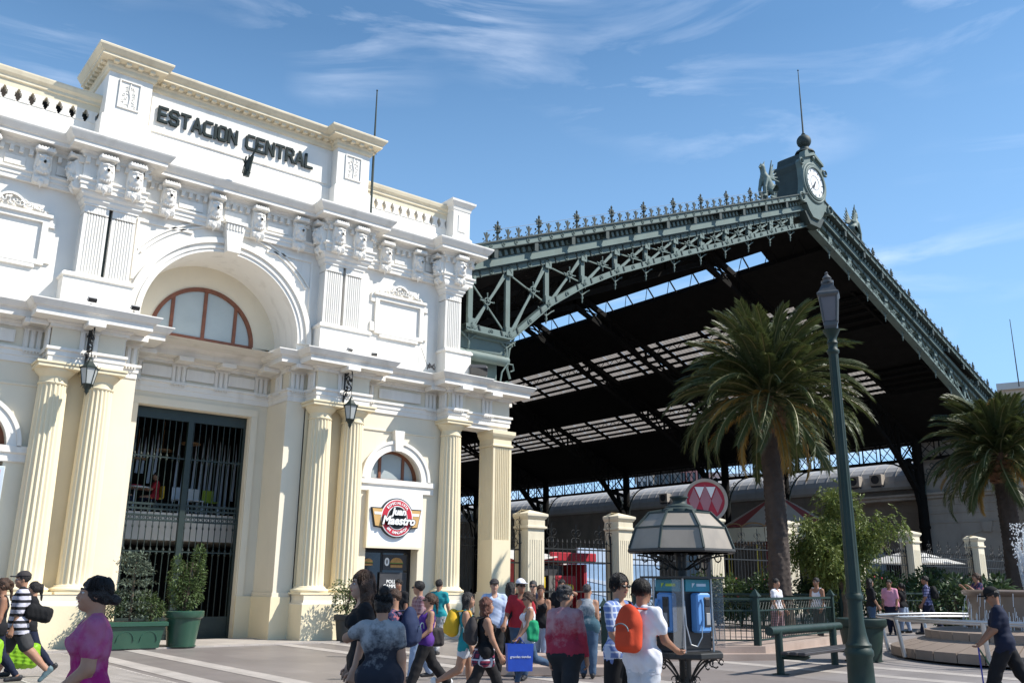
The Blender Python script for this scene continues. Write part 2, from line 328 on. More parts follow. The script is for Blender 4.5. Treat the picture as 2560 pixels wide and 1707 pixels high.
LIP = [(-.02, 7.84), (.05, 7.85), (.05, 7.93), (.13, 7.96), (.13, 8.0), (.50, 8.015), (.50, 8.17), (.53, 8.18), (.53, 8.20), (.58, 8.22), (.66, 8.33), (.68, 8.36), (.68, 8.39), (.3, 8.46), (-.35, 8.48)]
CO = part('cornice', MB().molding(CP, LIP), 'white_stucco')
def along(path, pitch, inset, fn):
    for i in range(len(path)-1):
        a = Vector(path[i]); c = Vector(path[i+1]); d = c-a; ln = d.length
        if ln < .5: continue
        n = max(1, round((ln-2*inset)/pitch)+0); d.normalize()
        for k in range(n): 
            p = a+d*(ln*(k+.5)/n) if n == 1 else a+d*(inset+(ln-2*inset)*k/(n-1))
            fn(p, math.atan2(d.y, d.x), i)
mut = MB().bbox(-.22, .22, -.61, -.10, 7.87, 8.005, .012).mesh('mutule', M['white_stucco'])
tri = MB()
for x in (-.155, 0, .155): tri.prism([(x-.07, 0), (x-.03, -.045), (x+.03, -.045), (x+.07, 0)], 7.34, 7.80, 'z')
tri.box(-.24, .24, -.05, 0, 7.80, 7.855)
tri = tri.mesh('triglyph', M['white_stucco'])
gut = MB()
for k in range(6): gut.lathe([(.022, 7.19), (.014, 7.245)], 6, (-.19+.076*k, -.085, 0))
gut.box(-.23, .23, -.1, -.06, 7.245, 7.265); gut = gut.mesh('guttae', M['white_stucco'])
met = MB().bbox(-.33, .33, -.045, 0, 7.42, 7.76, .014).mesh('metope_panel', M['white_stucco'])
FR = [o for o in SB.children if o.name.startswith('frieze')][0]
cnt = [0]
def dmut(p, a, i):
    if i in (9, 11, 7, 13, 18, 19) and False: return
    put('mutule', mut, CO, (p.x, p.y, 0), (0, 0, a), world=True)
along(CP[1:], 1.0, .28, dmut)
def dtri(p, a, i): put('triglyph', tri, FR, (p.x, p.y, 0), (0, 0, a), world=True); put('guttae', gut, FR, (p.x, p.y, 0), (0, 0, a), world=True)
along(CP[1:], 1.0, .28, dtri)
for i in range(1, len(CP)-1):
    a = Vector(CP[i]); c = Vector(CP[i+1]); d = c-a; ln = d.length
    if ln < 1.2: continue
    d.normalize(); n = round((ln-.56)/1.0)
    for k in range(max(0, n-1)):
        p = a+d*(.28+(ln-.56)*(k+.5)/(n-1)); put('metope_panel', met, FR, (p.x, p.y, 0), (0, 0, math.atan2(d.y, d.x)), ((ln-.56)/(n-1)/1.0, 1, 1), world=True)
# columns
def fluted(r0_, r1_, z0, z1, nf=20, rings=12, dep=.10):
    b = MB(); vs = []; fs = []; K = nf*6
    for j in range(rings+1):
        t = j/rings; r = r0_+(r1_-r0_)*(t*.55+t*t*.45); z = z0+(z1-z0)*t
        e = 0 if j in (0, rings) else 1
        for i in range(K):
            ph = (i % 6)/6.; g = math.sin(PI*min(1, max(0, (ph-.12)/.76))); a = 2*PI*i/K
            rr = r*(1-dep*g*e*(1 if 0 < j < rings else 0)); vs.append((rr*math.cos(a), rr*math.sin(a), z))
    zz = [z0, z0+.04]+[z0+(z1-z0)*k/(rings-2) for k in range(1, rings-2)]+[z1-.04, z1]
    for j in range(rings+1):
        for i in range(K): v = vs[j*K+i]; vs[j*K+i] = (v[0], v[1], zz[j])
    for j in range(rings):
        for i in range(K): i2 = (i+1) % K; fs.append((j*K+i, j*K+i2, (j+1)*K+i2, (j+1)*K+i))
    return b.add(vs, fs)
sh = fluted(.405, .335, 1.50, 6.42).mesh('shaft', M['cream_stucco'], 35)
ba = MB().box(-.53, .53, -.53, .53, 1.28, 1.335).lathe([(.53, 1.335), (.55, 1.36), (.555, 1.39), (.54, 1.42), (.50, 1.435), (.475, 1.445), (.46, 1.46), (.445, 1.49), (.42, 1.505), (.39, 1.51)], 40).mesh('base', M['cream_stucco'], 35)
ca = MB().lathe([(.335, 6.41), (.355, 6.42), (.365, 6.45), (.34, 6.47), (.335, 6.60), (.345, 6.61), (.355, 6.635), (.375, 6.65), (.44, 6.73), (.47, 6.77), (.475, 6.80), (.3, 6.80)], 40).bbox(-.5, .5, -.5, .5, 6.80, 6.90, .01).box(-.53, .53, -.53, .53, 6.90, 6.955).mesh('capital', M['cream_stucco'], 35)
YC = 24.96
for x in (mir(17.38), mir(13.61), mir(12.49), 12.49, 13.61, 17.38):
    c = put('column', sh, SB, (x, YC, 0), world=True)
    put('base', ba, c, (x, YC, 0), world=True); put('capital', ca, c, (x, YC, 0), world=True)
for x0, x1 in ((mir(14.12), mir(11.99)), (11.99, 14.12), (16.86, 17.98), (mir(17.98), mir(16.86))):
    p = part('pedestal', MB().box(x0, x1, 24.35, 25.25, 0, 1.0), 'cream_stucco')
    part('pedestal_cap', MB().molding([(x0+.05, 25.24), (x0+.05, 24.4), (x1-.05, 24.4), (x1-.05, 25.24)], [(.0, .98), (.05, 1.0), (.05, 1.02), (.0, 1.06), (-.02, 1.12), (-.02, 1.26), (0, 1.275), (-.4, 1.28)]), 'pale_stucco', p)
# block entablature soffit above the columns, solid cores behind the cornice
for x0, x1 in ((mir(13.89), mir(12.1)), (12.1, 13.89), (16.94, 17.64), (mir(17.64), mir(16.94))):
    part('architrave_block', MB().box(x0+.03, x1-.03, 24.56, 25.6, 6.957, 8.40), 'white_stucco')
# free pilaster of the side portico
def fl_pil(x0, x1, y0, y1, z0, z1, nf, dep=.035, m='cream_stucco', name='pilaster', parent=None, sides=True):
    """square pier whose front (and left side) carries flutes"""
    poly = [(x0, y0)]
    def fl(a, c, nx, ny):
        ln = (Vector(c)-Vector(a)).length; d = (Vector(c)-Vector(a))/ln; mrg = .10*ln; wq = (ln-2*mrg)/nf; out = []
        for i in range(nf):
            s0 = mrg+wq*(i+.14); s1 = mrg+wq*(i+.86)
            for t, q in ((0, 0), (.25, .75), (.5, 1), (.75, .75), (1, 0)):
                s_ = s0+(s1-s0)*t; out.append((a[0]+d.x*s_+nx*dep*q, a[1]+d.y*s_+ny*dep*q))
        return out
    poly = [(x0, y1)]+(fl((x0, y1), (x0, y0), 1, 0) if sides else [])+[(x0, y0)]+fl((x0, y0), (x1, y0), 0, 1)+[(x1, y0), (x1, y1)]
    return part(name, MB().prism(poly, z0, z1, 'z'), m, parent)
PL = fl_pil(18.95, 19.75, 24.62, 25.42, 3.07, 6.24, 8)
part('shaft_block', MB().box(18.95, 19.75, 24.62, 25.42, 1.36, 3.07), 'cream_stucco', PL)
part('base', MB().box(18.90, 19.80, 24.57, 25.47, .0, 1.30).box(18.93, 19.77, 24.6, 25.44, 1.30, 1.36), 'pale_stucco', PL)
part('capital', MB().molding([(18.95, 25.42), (18.95, 24.62), (19.75, 24.62), (19.75, 25.42)], [(.0, 6.24), (.05, 6.25), (.05, 6.30), (.0, 6.33), (0, 6.5), (.07, 6.6), (.11, 6.68), (.11, 6.80), (-.4, 6.80)]), 'cream_stucco', PL)
part('portico_beam', MB().box(17.70, 19.66, 24.74, 25.4, 6.80, 6.97).box(17.68, 19.66, 24.76, 26.3, 6.975, 8.40), 'white_stucco')
# upper storey
YU = 25.1
uw = arch_wall(MB(), -6, 17.75, 8.3, 12.0, YU, XC-.05, 2.36, 8.72, 8.3, YD-YU, 40); part('upper_wall', uw, 'white_stucco', smooth=30)
AX = XC-.05
ab = arc_band(MB(), AX, 8.72, 2.36, 2.74, YU-.07, YU+.02, n=48); arc_band(ab, AX, 8.72, 2.46, 2.52, YU-.11, YU-.07, n=48); arc_band(ab, AX, 8.72, 2.62, 2.78, YU-.15, YU-.07, n=48)
part('portal_archivolt', ab, 'white_stucco', smooth=40)
for r_, q in ((3.08, .5), (3.2, .42)):
    for a0, a1 in ((.62, 1.33), (PI-1.33, PI-.62)): part('spandrel_moulding', arc_band(MB(), AX, 8.72, r_, r_+.05, YU-.05, YU+.01, a0, a1, 20), 'white_stucco', smooth=40)
for s_ in (-1, 1):
    x0 = AX+s_*1.15; x1 = AX+s_*2.72; q = sorted((x0, x1))
    part('spandrel_moulding', MB().box(q[0], q[1], YU-.05, YU+.01, 11.42, 11.50), 'white_stucco')
    part('spandrel_moulding', MB().box(min(x1, x1-s_*.07), max(x1, x1-s_*.07), YU-.05, YU+.01, 9.7, 11.42), 'white_stucco')
ks = MB().prism([(AX-.19, 11.05), (AX+.19, 11.05), (AX+.30, 11.92), (AX-.30, 11.92)], YU-.34, YU, 'y')
ks.prism([(AX-.34, 11.92), (AX+.34, 11.92), (AX+.34, 12.02), (AX-.34, 12.02)], YU-.4, YU, 'y')
for k in range(6): ks.box(AX-.24+.09*k-.025, AX-.24+.09*k+.025, YU-.37, YU-.3, 11.72, 11.9)
part('portal_keystone', ks, 'white_stucco')
tym = MB(); P = [(AX-2.4*math.cos(PI*i/40), 8.72+2.4*math.sin(PI*i/40)) for i in range(41)]; WR = 1.6; WZ = 8.78
Q = [(AX-WR*math.cos(PI*i/40), WZ+WR*math.sin(PI*i/40)) for i in range(41)]
tym.add([(x, YD, z) for x, z in P]+[(x, YD, z) for x, z in Q], [(i, i+1, 42+i, 41+i) for i in range(40)])
tym.add([(AX-2.4, YD, 8.3), (AX+2.4, YD, 8.3), (AX+2.4, YD, 8.78), (AX-2.4, YD, 8.78)], [(0, 1, 2, 3)])
part('tympanum', tym, 'pale_stucco')
wd = part('window', arc_band(MB(), AX, WZ, WR-.1, WR+.02, YD-.03, YD+.10, n=36), 'wood_frame', smooth=40)
xs_ = [AX-1.5, AX-.98, AX+.0, AX+.98, AX+1.5]
for x in xs_[1:4]: part('mullion', MB().box(x-.05, x+.05, YD-.01, YD+.09, WZ, WZ+math.sqrt(1.53**2-(x-AX)**2)), 'wood_frame', wd)
part('mullion', MB().box(AX-WR, AX+WR, YD-.005, YD+.095, WZ-.08, WZ+.03), 'wood_frame', wd)
for lo, hi in zip(xs_[:-1], xs_[1:]):
    f = lambda x: WZ+math.sqrt(max(0, 1.52**2-(x-AX)**2)); nn_ = 10
    poly = [(lo, WZ), (hi, WZ)]+[(hi+(lo-hi)*k/nn_, f(hi+(lo-hi)*k/nn_)) for k in range(nn_+1)]
    part('pane', MB().prism(poly, YD+.04, YD+.05, 'y'), 'frosted_glass', wd)
# upper pilasters on pedestals
for s_ in (0, 1):
    X = mir if s_ else (lambda v: v)
    for x0, x1, two in ((12.08, 13.82, 1), (16.78, 17.85, 0)):
        q = sorted((X(x0), X(x1)))
        p = part('upper_pedestal', MB().box(q[0], q[1], 24.55, YU+.02, 8.4, 9.26), 'white_stucco')
        part('pedestal_cap', MB().molding([(q[0], YU), (q[0], 24.55), (q[1], 24.55), (q[1], YU)], [(0, 9.26), (.05, 9.28), (.05, 9.33), (.0, 9.40), (-.2, 9.40)]), 'white_stucco', p)
        if two: pr = ((12.18, 12.80), (12.90, 13.52))
        else: pr = ((16.80, 17.46),)
        for a, c in pr:
            qa = sorted((X(a), X(c))); pl = fl_pil(qa[0], qa[1], 24.66, YU+.01, 9.40, 11.12, 7, .03, 'white_stucco', 'upper_pilaster')
            fl = MB()
            for k in range(7): xx = qa[0]+.07+(qa[1]-qa[0]-.14)*(k+.5)/7; fl.box(xx-.022, xx+.022, 24.645, 24.67, 11.16, 11.33)
            fl.box(qa[0], qa[1], 24.655, YU, 11.15, 11.36); part('necking', fl, 'white_stucco', pl)
        if two:
            qb = sorted((X(12.81), X(12.89))); part('downpipe' if s_ else 'pilaster_joint', MB().box(qb[0], qb[1], 24.80, 24.9, 9.4, 11.36), 'shed_dark' if s_ else 'white_stucco')
        qc = sorted((X(pr[0][0]), X(pr[-1][1])))
        part('pilaster_capital', MB().molding([(qc[0], YU), (qc[0], 24.66), (qc[1], 24.66), (qc[1], YU)], [(0, 11.36), (.04, 11.37), (.04, 11.42), (.10, 11.5), (.10, 11.56), (.16, 11.62), (.18, 11.68), (.18, 11.72), (-.3, 11.72)]), 'white_stucco')
# upper entablature
UP = [(-6, 25.0), (mir(17.78), 25.0), (mir(17.78), 24.5), (mir(16.62), 24.5), (mir(16.62), 25.0), (mir(13.72), 25.0), (mir(13.72), 24.46), (mir(12.08), 24.46), (mir(12.08), 25.0), (12.08, 25.0), (12.08, 24.46), (13.72, 24.46), (13.72, 25.0), (16.62, 25.0), (16.62, 24.5), (17.78, 24.5), (17.78, 27.0)]
part('upper_architrave', MB().molding(UP, [(-.1, 11.72), (.02, 11.72), (.02, 11.84), (.05, 11.85), (.05, 11.95), (.10, 11.98), (.10, 12.03), (0, 12.05), (-.3, 12.05)]), 'white_stucco')
UF = part('upper_frieze', MB().molding(UP, [(0, 12.0), (0, 12.68), (-.4, 12.68)]), 'white_stucco')
UC = part('upper_cornice', MB().molding(UP, [(0, 12.60), (.06, 12.62), (.06, 12.70), (.12, 12.74), (.14, 12.78), (.40, 12.79), (.40, 12.90), (.44, 12.92), (.47, 12.96), (.54, 13.06), (.56, 13.10), (.56, 13.14), (.2, 13.19), (-.5, 13.2)]), 'white_stucco')
den = MB().bbox(-.052, .052, -.13, 0, 12.44, 12.60, .008).mesh('dentil', M['white_stucco'])
along(UP[4:], .21, .06, lambda p, a, i: put('dentil', den, UC, (p.x, p.y, 0), (0, 0, a), world=True))
pnl = MB().bbox(-.36, .36, -.03, 0, 12.10, 12.38, .012).mesh('frieze_panel', M['white_stucco'])
MASKX = []
for a, c, y, n in ((4.05+.9, 6.2+.0, 24.46, 2), (mir(12.0)+.0, 12.0, 25.0, 4), (12.36, 13.44, 24.46, 2), (13.9, 16.5, 25.0, 2), (17.2, 17.2, 24.5, 1), (mir(16.5), mir(13.9), 25.0, 2)):
    if n == 4: xs2 = [a+(c-a)*(k+.5)/4 for k in range(4)]
    elif n == 1: xs2 = [a]
    elif y < 24.9: xs2 = ([mir(13.18), mir(12.42)] if a < 9 else [12.42, 13.18])
    else: xs2 = [a+(c-a)*.22, a+(c-a)*.72]
    for x in xs2: MASKX.append((x, y))
    if n == 4:
        for k in range(1, 4): put('frieze_panel', pnl, UF, (a+(c-a)*k/4, y, 0), world=True)
    elif y > 24.9: 
        for t in (.47, .95): put('frieze_panel', pnl, UF, (a+(c-a)*t, y, 0), (0, 0, 0), (.7, 1, 1), world=True)
# attic: side piers, name panel, crowning cornice
AP = [(mir(13.42), 26.5), (mir(13.42), 24.46), (mir(12.24), 24.46), (mir(12.24), 24.86), (12.24, 24.86), (12.24, 24.46), (13.42, 24.46), (13.42, 26.5)]
aw = MB().molding(AP, [(-.3, 13.18), (.07, 13.18), (.07, 13.98), (.0, 14.06), (0, 15.6), (-.3, 15.6)]); part('attic_wall', aw, 'white_stucco')
AC = part('attic_cornice', MB().molding(AP, [(0, 15.36), (.04, 15.37), (.07, 15.42), (.07, 15.50), (.10, 15.54), (.10, 15.62), (.30, 15.66), (.30, 15.74), (.33, 15.76), (.36, 15.80), (.42, 15.88), (.43, 15.93), (.42, 15.95), (0, 15.98), (-.4, 16.0)]), 'cornice_cream')
mo = MB().bbox(-.07, .07, -.24, -.08, 15.56, 15.66, .012).mesh('modillion', M['cornice_cream'])
along(AP, .24, .10, lambda p, a, i: put('modillion', mo, AC, (p.x, p.y, 0), (0, 0, a), world=True))
part('attic_roof', MB().box(mir(13.3), 13.3, 24.95, 26.4, 15.9, 16.01), 'white_stucco')
part('attic_string', MB().molding([(mir(12.2), 24.86), (12.2, 24.86)], [(0, 13.62), (.03, 13.63), (.03, 13.7), (0, 13.71)]), 'white_stucco')
for x in (mir(12.83), 12.83):     # scrollwork panels on the attic piers
    f = MB()
    for a in ((x-.30, x+.30, 14.34, 14.38), (x-.30, x+.30, 15.16, 15.20), (x-.30, x-.26, 14.38, 15.16), (x+.26, x+.30, 14.38, 15.16)): f.box(a[0], a[1], 24.42, 24.47, a[2], a[3])
    p = part('relief_panel', f, 'white_stucco'); rr = random.Random(int(x*10)); s2 = MB()
    for k in range(9):
        for sg in (-1, 1):
            zc = 14.46+k*.075; xc = x+sg*rr.uniform(.05, .17); q = rr.uniform(.035, .06); tn = rr.uniform(4, 6.5); ph = rr.uniform(0, 6)
            s2.tube([(xc+q*(1-.12*t_)*math.cos(ph+sg*tn*t_/7), 24.455, zc+q*(1-.12*t_)*math.sin(ph+sg*tn*t_/7)) for t_ in range(8)], [.018*(1-.07*t_) for t_ in range(8)], 5)
    s2.tube([(x, 24.455, 14.42), (x+.02, 24.45, 14.7), (x-.02, 24.45, 14.9), (x, 24.455, 15.14)], .022, 6)
    part('scrollwork', s2, 'white_stucco', p, 60)
NP = part('name_panel', MB().box(6.42, 12.08, 24.83, 24.87, 14.10, 15.22).build and MB().molding([(6.42, 24.86), (12.10, 24.86)], [(0, 14.12), (.045, 14.13), (.045, 15.2), (0, 15.21)]), 'white_stucco')
# name letters, each built of strokes
LET = {'E': [((0, 0), (0, 1)), ((0, 1), (.62, 1)), ((0, .5), (.5, .5)), ((0, 0), (.62, 0))], 'T': [((0, 1), (.66, 1)), ((.33, 1), (.33, 0))], 'A': [((0, 0), (.33, 1)), ((.66, 0), (.33, 1)), ((.15, .32), (.5, .32))],
       'S': [((.62, .84), (.5, 1)), ((.5, 1), (.12, 1)), ((.12, 1), (0, .86)), ((0, .86), (0, .64)), ((0, .64), (.12, .52)), ((.12, .52), (.5, .48)), ((.5, .48), (.62, .36)), ((.62, .36), (.62, .14)), ((.62, .14), (.5, 0)), ((.5, 0), (.12, 0)), ((.12, 0), (0, .16))],
       'C': [((.62, 1), (.14, 1)), ((.14, 1), (0, .84)), ((0, .84), (0, .16)), ((0, .16), (.14, 0)), ((.14, 0), (.62, 0))], 'I': [((.05, 0), (.05, 1))],
       'O': [((.12, 1), (.5, 1)), ((.5, 1), (.62, .86)), ((.62, .86), (.62, .14)), ((.62, .14), (.5, 0)), ((.5, 0), (.12, 0)), ((.12, 0), (0, .14)), ((0, .14), (0, .86)), ((0, .86), (.12, 1))],
       'N': [((0, 0), (0, 1)), ((0, 1), (.62, 0)), ((.62, 0), (.62, 1))], 'R': [((0, 0), (0, 1)), ((0, 1), (.46, 1)), ((.46, 1), (.6, .86)), ((.6, .86), (.6, .62)), ((.6, .62), (.46, .48)), ((.46, .48), (0, .48)), ((.36, .48), (.62, 0))], 'L': [((0, 1), (0, 0)), ((0, 0), (.6, 0))]}
def letter_mesh(ch, h, wd_, dep):
    b = MB()
    for i, ((x0, z0), (x1, z1)) in enumerate(LET[ch]):
        p = Vector((x0*h*.86, 0, z0*h)); q = Vector((x1*h*.86, 0, z1*h)); d = (q-p).normalized()*wd_*.42
        b.bar(p-d, q+d, wd_, dep+.003*i, side=Vector((-(q-p).z, 0, (q-p).x)))
    return b
txt = 'ESTACION CENTRAL'; H_ = .42
wl = [(.13 if c == ' ' else max(LET[c][k][j][0] for k in range(len(LET[c])) for j in (0, 1))*H_*.86) for c in txt]
gap = (11.50-6.64-sum(wl))/(len(txt)-1); x = 6.64
for ch, w_ in zip(txt, wl):
    if ch != ' ': letter_mesh(ch, H_, .080, .05).build('letter', M['letter_green'], NP, world=True, loc=(x, 24.76, 14.48))
    x += w_+gap
# balustrades beside the attic
bal = MB().prism([(-.14, 0), (.14, 0), (.14, .035), (.115, .035), (.115, .10), (.082, .10), (.082, .25), (.115, .25), (.115, .31), (.14, .31), (.14, .35), (-.14, .35), (-.14, .31), (-.115, .31), (-.115, .25), (-.082, .25), (-.082, .10), (-.115, .10), (-.115, .035), (-.14, .035)], -.09, .09, 'y').mesh('baluster', M['white_stucco'])
for x0, x1 in ((13.42, 17.0), (-6, mir(13.42))):
    p = part('balustrade', MB().molding([(x0, 25.05), (x1, 25.05)], [(-.3, 13.15), (.02, 13.15), (.02, 13.62), (-.02, 13.66), (-.02, 13.92), (-.3, 13.92)]), 'white_stucco')
    part('handrail', MB().molding([(x0, 25.05), (x1, 25.05)], [(-.28, 14.27), (.0, 14.27), (.0, 14.45), (.05, 14.47), (.05, 14.55), (.12, 14.62), (.15, 14.72), (.15, 14.76), (-.28, 14.80)]), 'cornice_cream', p)
    n = round((x1-x0)/.335)
    for k in range(n): put('baluster', bal, p, (x0+(k+.5)*(x1-x0)/n, 25.14, 13.92), world=True)
ep = part('end_pier', MB().molding([(17.0, 26.5), (17.0, 24.62), (17.72, 24.62), (17.72, 26.5)], [(-.2, 13.15), (.07, 13.15), (.07, 13.5), (.0, 13.58), (0, 14.55), (.02, 14.57), (.05, 14.7), (.16, 14.84), (.17, 14.92), (0, 14.97), (-.36, 14.99)]), 'white_stucco')
part('pier_panel', MB().bbox(17.2, 17.52, 24.59, 24.63, 13.75, 14.4, .01), 'white_stucco', ep)
# framed blank panels in the upper side bays
for cx in (15.2, mir(15.2)):
    f = MB()
    for a in ((-.95, .95, 9.55, 9.68), (-.95, .95, 10.72, 10.86), (-.95, -.80, 9.68, 10.72), (.80, .95, 9.68, 10.72)): f.box(cx+a[0], cx+a[1], YU-.09, YU+.01, a[2], a[3])
    for sx in (-1, 1):
        for z in (9.62, 10.62): f.box(cx+sx*1.02-.09, cx+sx*1.02+.09, YU-.07, YU+.01, z, z+.3)
    f.box(cx-1.02, cx+1.02, YU-.16, YU+.01, 10.86, 10.94).box(cx-.75, cx+.75, YU-.08, YU+.01, 9.45, 9.55)
    p = part('wall_frame', f, 'white_stucco'); s2 = MB(); rr = random.Random(3)
    for k in range(26):
        t = (k/25-.5)*2; z = 10.98+.26*(1-abs(t))**.8*rr.uniform(.3, 1); q = rr.uniform(.045, .085); xx = cx+t*.85; ph = rr.uniform(0, 6)
        s2.tube([(xx+q*(1-.1*j)*math.cos(ph+j*.8), YU-.06-.01*j, z+q*(1-.1*j)*math.sin(ph+j*.8)) for j in range(7)], [.032*(1-.1*j) for j in range(7)], 5)
    arc_band(s2, cx, 11.0, .30, .36, YU-.1, YU, n=16); part('crest', s2, 'white_stucco', p, 60)
# carcass: sides, rear, roof
part('carcass', MB().box(-6, 17.6, 26.0, 60, 12.9, 13.1).box(17.5, 17.75, 25.12, 60, 0, 12.95).box(-6, -5.8, 25.2, 60, 0, 13).box(-6, 17.6, 59.8, 60, 0, 13).box(PX1+.05, 17.5, 25.3, 25.6, 8.35, 8.42).box(-6, PX0-.05, 25.3, 25.6, 8.35, 8.42), 'white_stucco')
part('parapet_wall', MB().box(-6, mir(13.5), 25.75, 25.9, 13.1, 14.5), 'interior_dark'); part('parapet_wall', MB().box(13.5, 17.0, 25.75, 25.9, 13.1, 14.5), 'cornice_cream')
part('back_of_attic', MB().box(mir(13.35), 13.35, 26.3, 26.5, 13.1, 15.9), 'white_stucco')
# interior behind the grille and behind the shop doors
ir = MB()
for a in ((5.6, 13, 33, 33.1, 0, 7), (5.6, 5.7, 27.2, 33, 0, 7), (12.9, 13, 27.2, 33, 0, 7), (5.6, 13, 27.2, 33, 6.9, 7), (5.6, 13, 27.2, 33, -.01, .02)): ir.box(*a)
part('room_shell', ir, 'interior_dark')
part('gallery_slab', MB().box(5.7, 12.9, 28.2, 33, 2.80, 3.62), 'white_stucco')
part('room_pier', MB().box(5.7, 8.1, 28.3, 28.9, 0, 2.8), 'white_stucco')
# ================================================================== implicit surfaces (surface nets) for organic shapes
class SDF:
    def __init__(s, lo, hi, h):
        s.lo = np.array(lo, float); s.h = h; s.n = np.ceil((np.array(hi)-s.lo)/h).astype(int)+1
        s.F = np.full(s.n, .3, np.float32)
        s.ax = [s.lo[i]+h*np.arange(s.n[i]) for i in range(3)]
    def _sub(s, lo, hi, mrg):
        a = np.maximum(0, np.floor((np.array(lo)-mrg-s.lo)/s.h).astype(int)); b = np.minimum(s.n, np.ceil((np.array(hi)+mrg-s.lo)/s.h).astype(int)+1)
        if np.any(b <= a): return None
        return tuple(slice(int(i), int(j)) for i, j in zip(a, b))
    def _grid(s, sl): return np.meshgrid(s.ax[0][sl[0]], s.ax[1][sl[1]], s.ax[2][sl[2]], indexing='ij', sparse=True)
    def _mix(s, sl, d, k, sub=False):
        f = s.F[sl]
        if sub: s.F[sl] = np.maximum(f, -d); return
        if k > 0:
            hh = np.clip(.5+.5*(f-d)/k, 0, 1); s.F[sl] = f*(1-hh)+d*hh-k*hh*(1-hh)
        else: s.F[sl] = np.minimum(f, d)
    def cone(s, a, b, ra, rb, k=.03, fy=1.0, sub=False):
        """round cone a->b; fy>1 flattens it along local y"""
        a = np.array(a, float); b = np.array(b, float); R_ = max(ra, rb)
        sl = s._sub(np.minimum(a, b)-R_, np.maximum(a, b)+R_, 3*s.h+k)
        if sl is None: return s
        X, Y, Z = s._grid(sl); ab = b-a; ab2 = np.array([ab[0], ab[1]*fy, ab[2]]); L2 = max(1e-9, ab2 @ ab2)
        px, py, pz = X-a[0], (Y-a[1])*fy, Z-a[2]
        t = np.clip((px*ab2[0]+py*ab2[1]+pz*ab2[2])/L2, 0, 1)
        d = np.sqrt((px-t*ab2[0])**2+(py-t*ab2[1])**2+(pz-t*ab2[2])**2)-(ra+(rb-ra)*t)
        s._mix(sl, d, k, sub); return s
    def ell(s, c, r, k=.02, sub=False, rot=0.):
        c = np.array(c, float); r = np.array(r, float); R_ = r.max()
        sl = s._sub(c-R_, c+R_, 3*s.h+k)
        if sl is None: return s
        X, Y, Z = s._grid(sl); x, y, z = X-c[0], Y-c[1], Z-c[2]
        if rot: cs, sn = math.cos(rot), math.sin(rot); y, z = y*cs+z*sn, -y*sn+z*cs
        q = np.sqrt((x/r[0])**2+(y/r[1])**2+(z/r[2])**2); d = (q-1)*r.min()*(.6)+(q-1)*.4*r.mean()
        s._mix(sl, d, k, sub); return s
    def rbox(s, c, hb, rr, k=0., sub=False, yaw=0., pitch=0.):
        c = np.array(c, float); R_ = float(np.linalg.norm(hb))+rr
        sl = s._sub(c-R_, c+R_, 3*s.h+k)
        if sl is None: return s
        X, Y, Z = s._grid(sl); x, y, z = X-c[0], Y-c[1], Z-c[2]
        if yaw: cs, sn = math.cos(yaw), math.sin(yaw); x, y = x*cs+y*sn, -x*sn+y*cs
        if pitch: cs, sn = math.cos(pitch), math.sin(pitch); y, z = y*cs+z*sn, -y*sn+z*cs
        qx, qy, qz = np.abs(x)-hb[0]+rr, np.abs(y)-hb[1]+rr, np.abs(z)-hb[2]+rr
        d = np.sqrt(np.maximum(qx, 0)**2+np.maximum(qy, 0)**2+np.maximum(qz, 0)**2)+np.minimum(np.maximum(np.maximum(qx, qy), qz), 0)-rr
        s._mix(sl, d, k, sub); return s
    def cut(s, p, n):          # keep the side the normal points away from
        n = np.array(n, float); n /= np.linalg.norm(n); X, Y, Z = np.meshgrid(*s.ax, indexing='ij', sparse=True)
        s.F = np.maximum(s.F, (X-p[0])*n[0]+(Y-p[1])*n[1]+(Z-p[2])*n[2]).astype(np.float32); return s
    def noise(s, amp, freq, seed=0):
        X, Y, Z = np.meshgrid(*s.ax, indexing='ij', sparse=True); g = np.random.RandomState(seed); a = 0
        for i in range(4):
            v = g.normal(size=3)*freq*(1+.6*i); a = a+np.sin(X*v[0]+Y*v[1]+Z*v[2]+g.rand()*6)
        s.F = (s.F+amp*a/2).astype(np.float32); return s
    def tri(s):
        F = s.F; S = F < 0
        if not S.any(): return np.zeros((0, 3)), []
        c = np.zeros(tuple(np.array(F.shape)-1)+(3,), np.float64); w_ = np.zeros(tuple(np.array(F.shape)-1), np.float64)
        I = [slice(0, -1), slice(1, None)]
        for ax in range(3):
            o = [i for i in range(3) if i != ax]
            for p in (0, 1):
                for q in (0, 1):
                    s0 = [None]*3; s1 = [None]*3; s0[ax] = I[0]; s1[ax] = I[1]; s0[o[0]] = s1[o[0]] = I[p]; s0[o[1]] = s1[o[1]] = I[q]
                    f0 = F[tuple(s0)]; f1 = F[tuple(s1)]; m = (f0 < 0) != (f1 < 0)
                    idx = np.nonzero(m); t = f0[idx]/(f0[idx]-f1[idx])
                    w_[idx] += 1; c[idx+(np.full(len(t), ax),)] += t
                    if p: c[idx+(np.full(len(t), o[0]),)] += 1
                    if q: c[idx+(np.full(len(t), o[1]),)] += 1
        cell = np.nonzero(w_); vid = -np.ones(w_.shape, int); vid[cell] = np.arange(len(cell[0]))
        V = s.lo+(np.stack(cell, 1)+c[cell]/w_[cell][:, None])*s.h
        Q = []
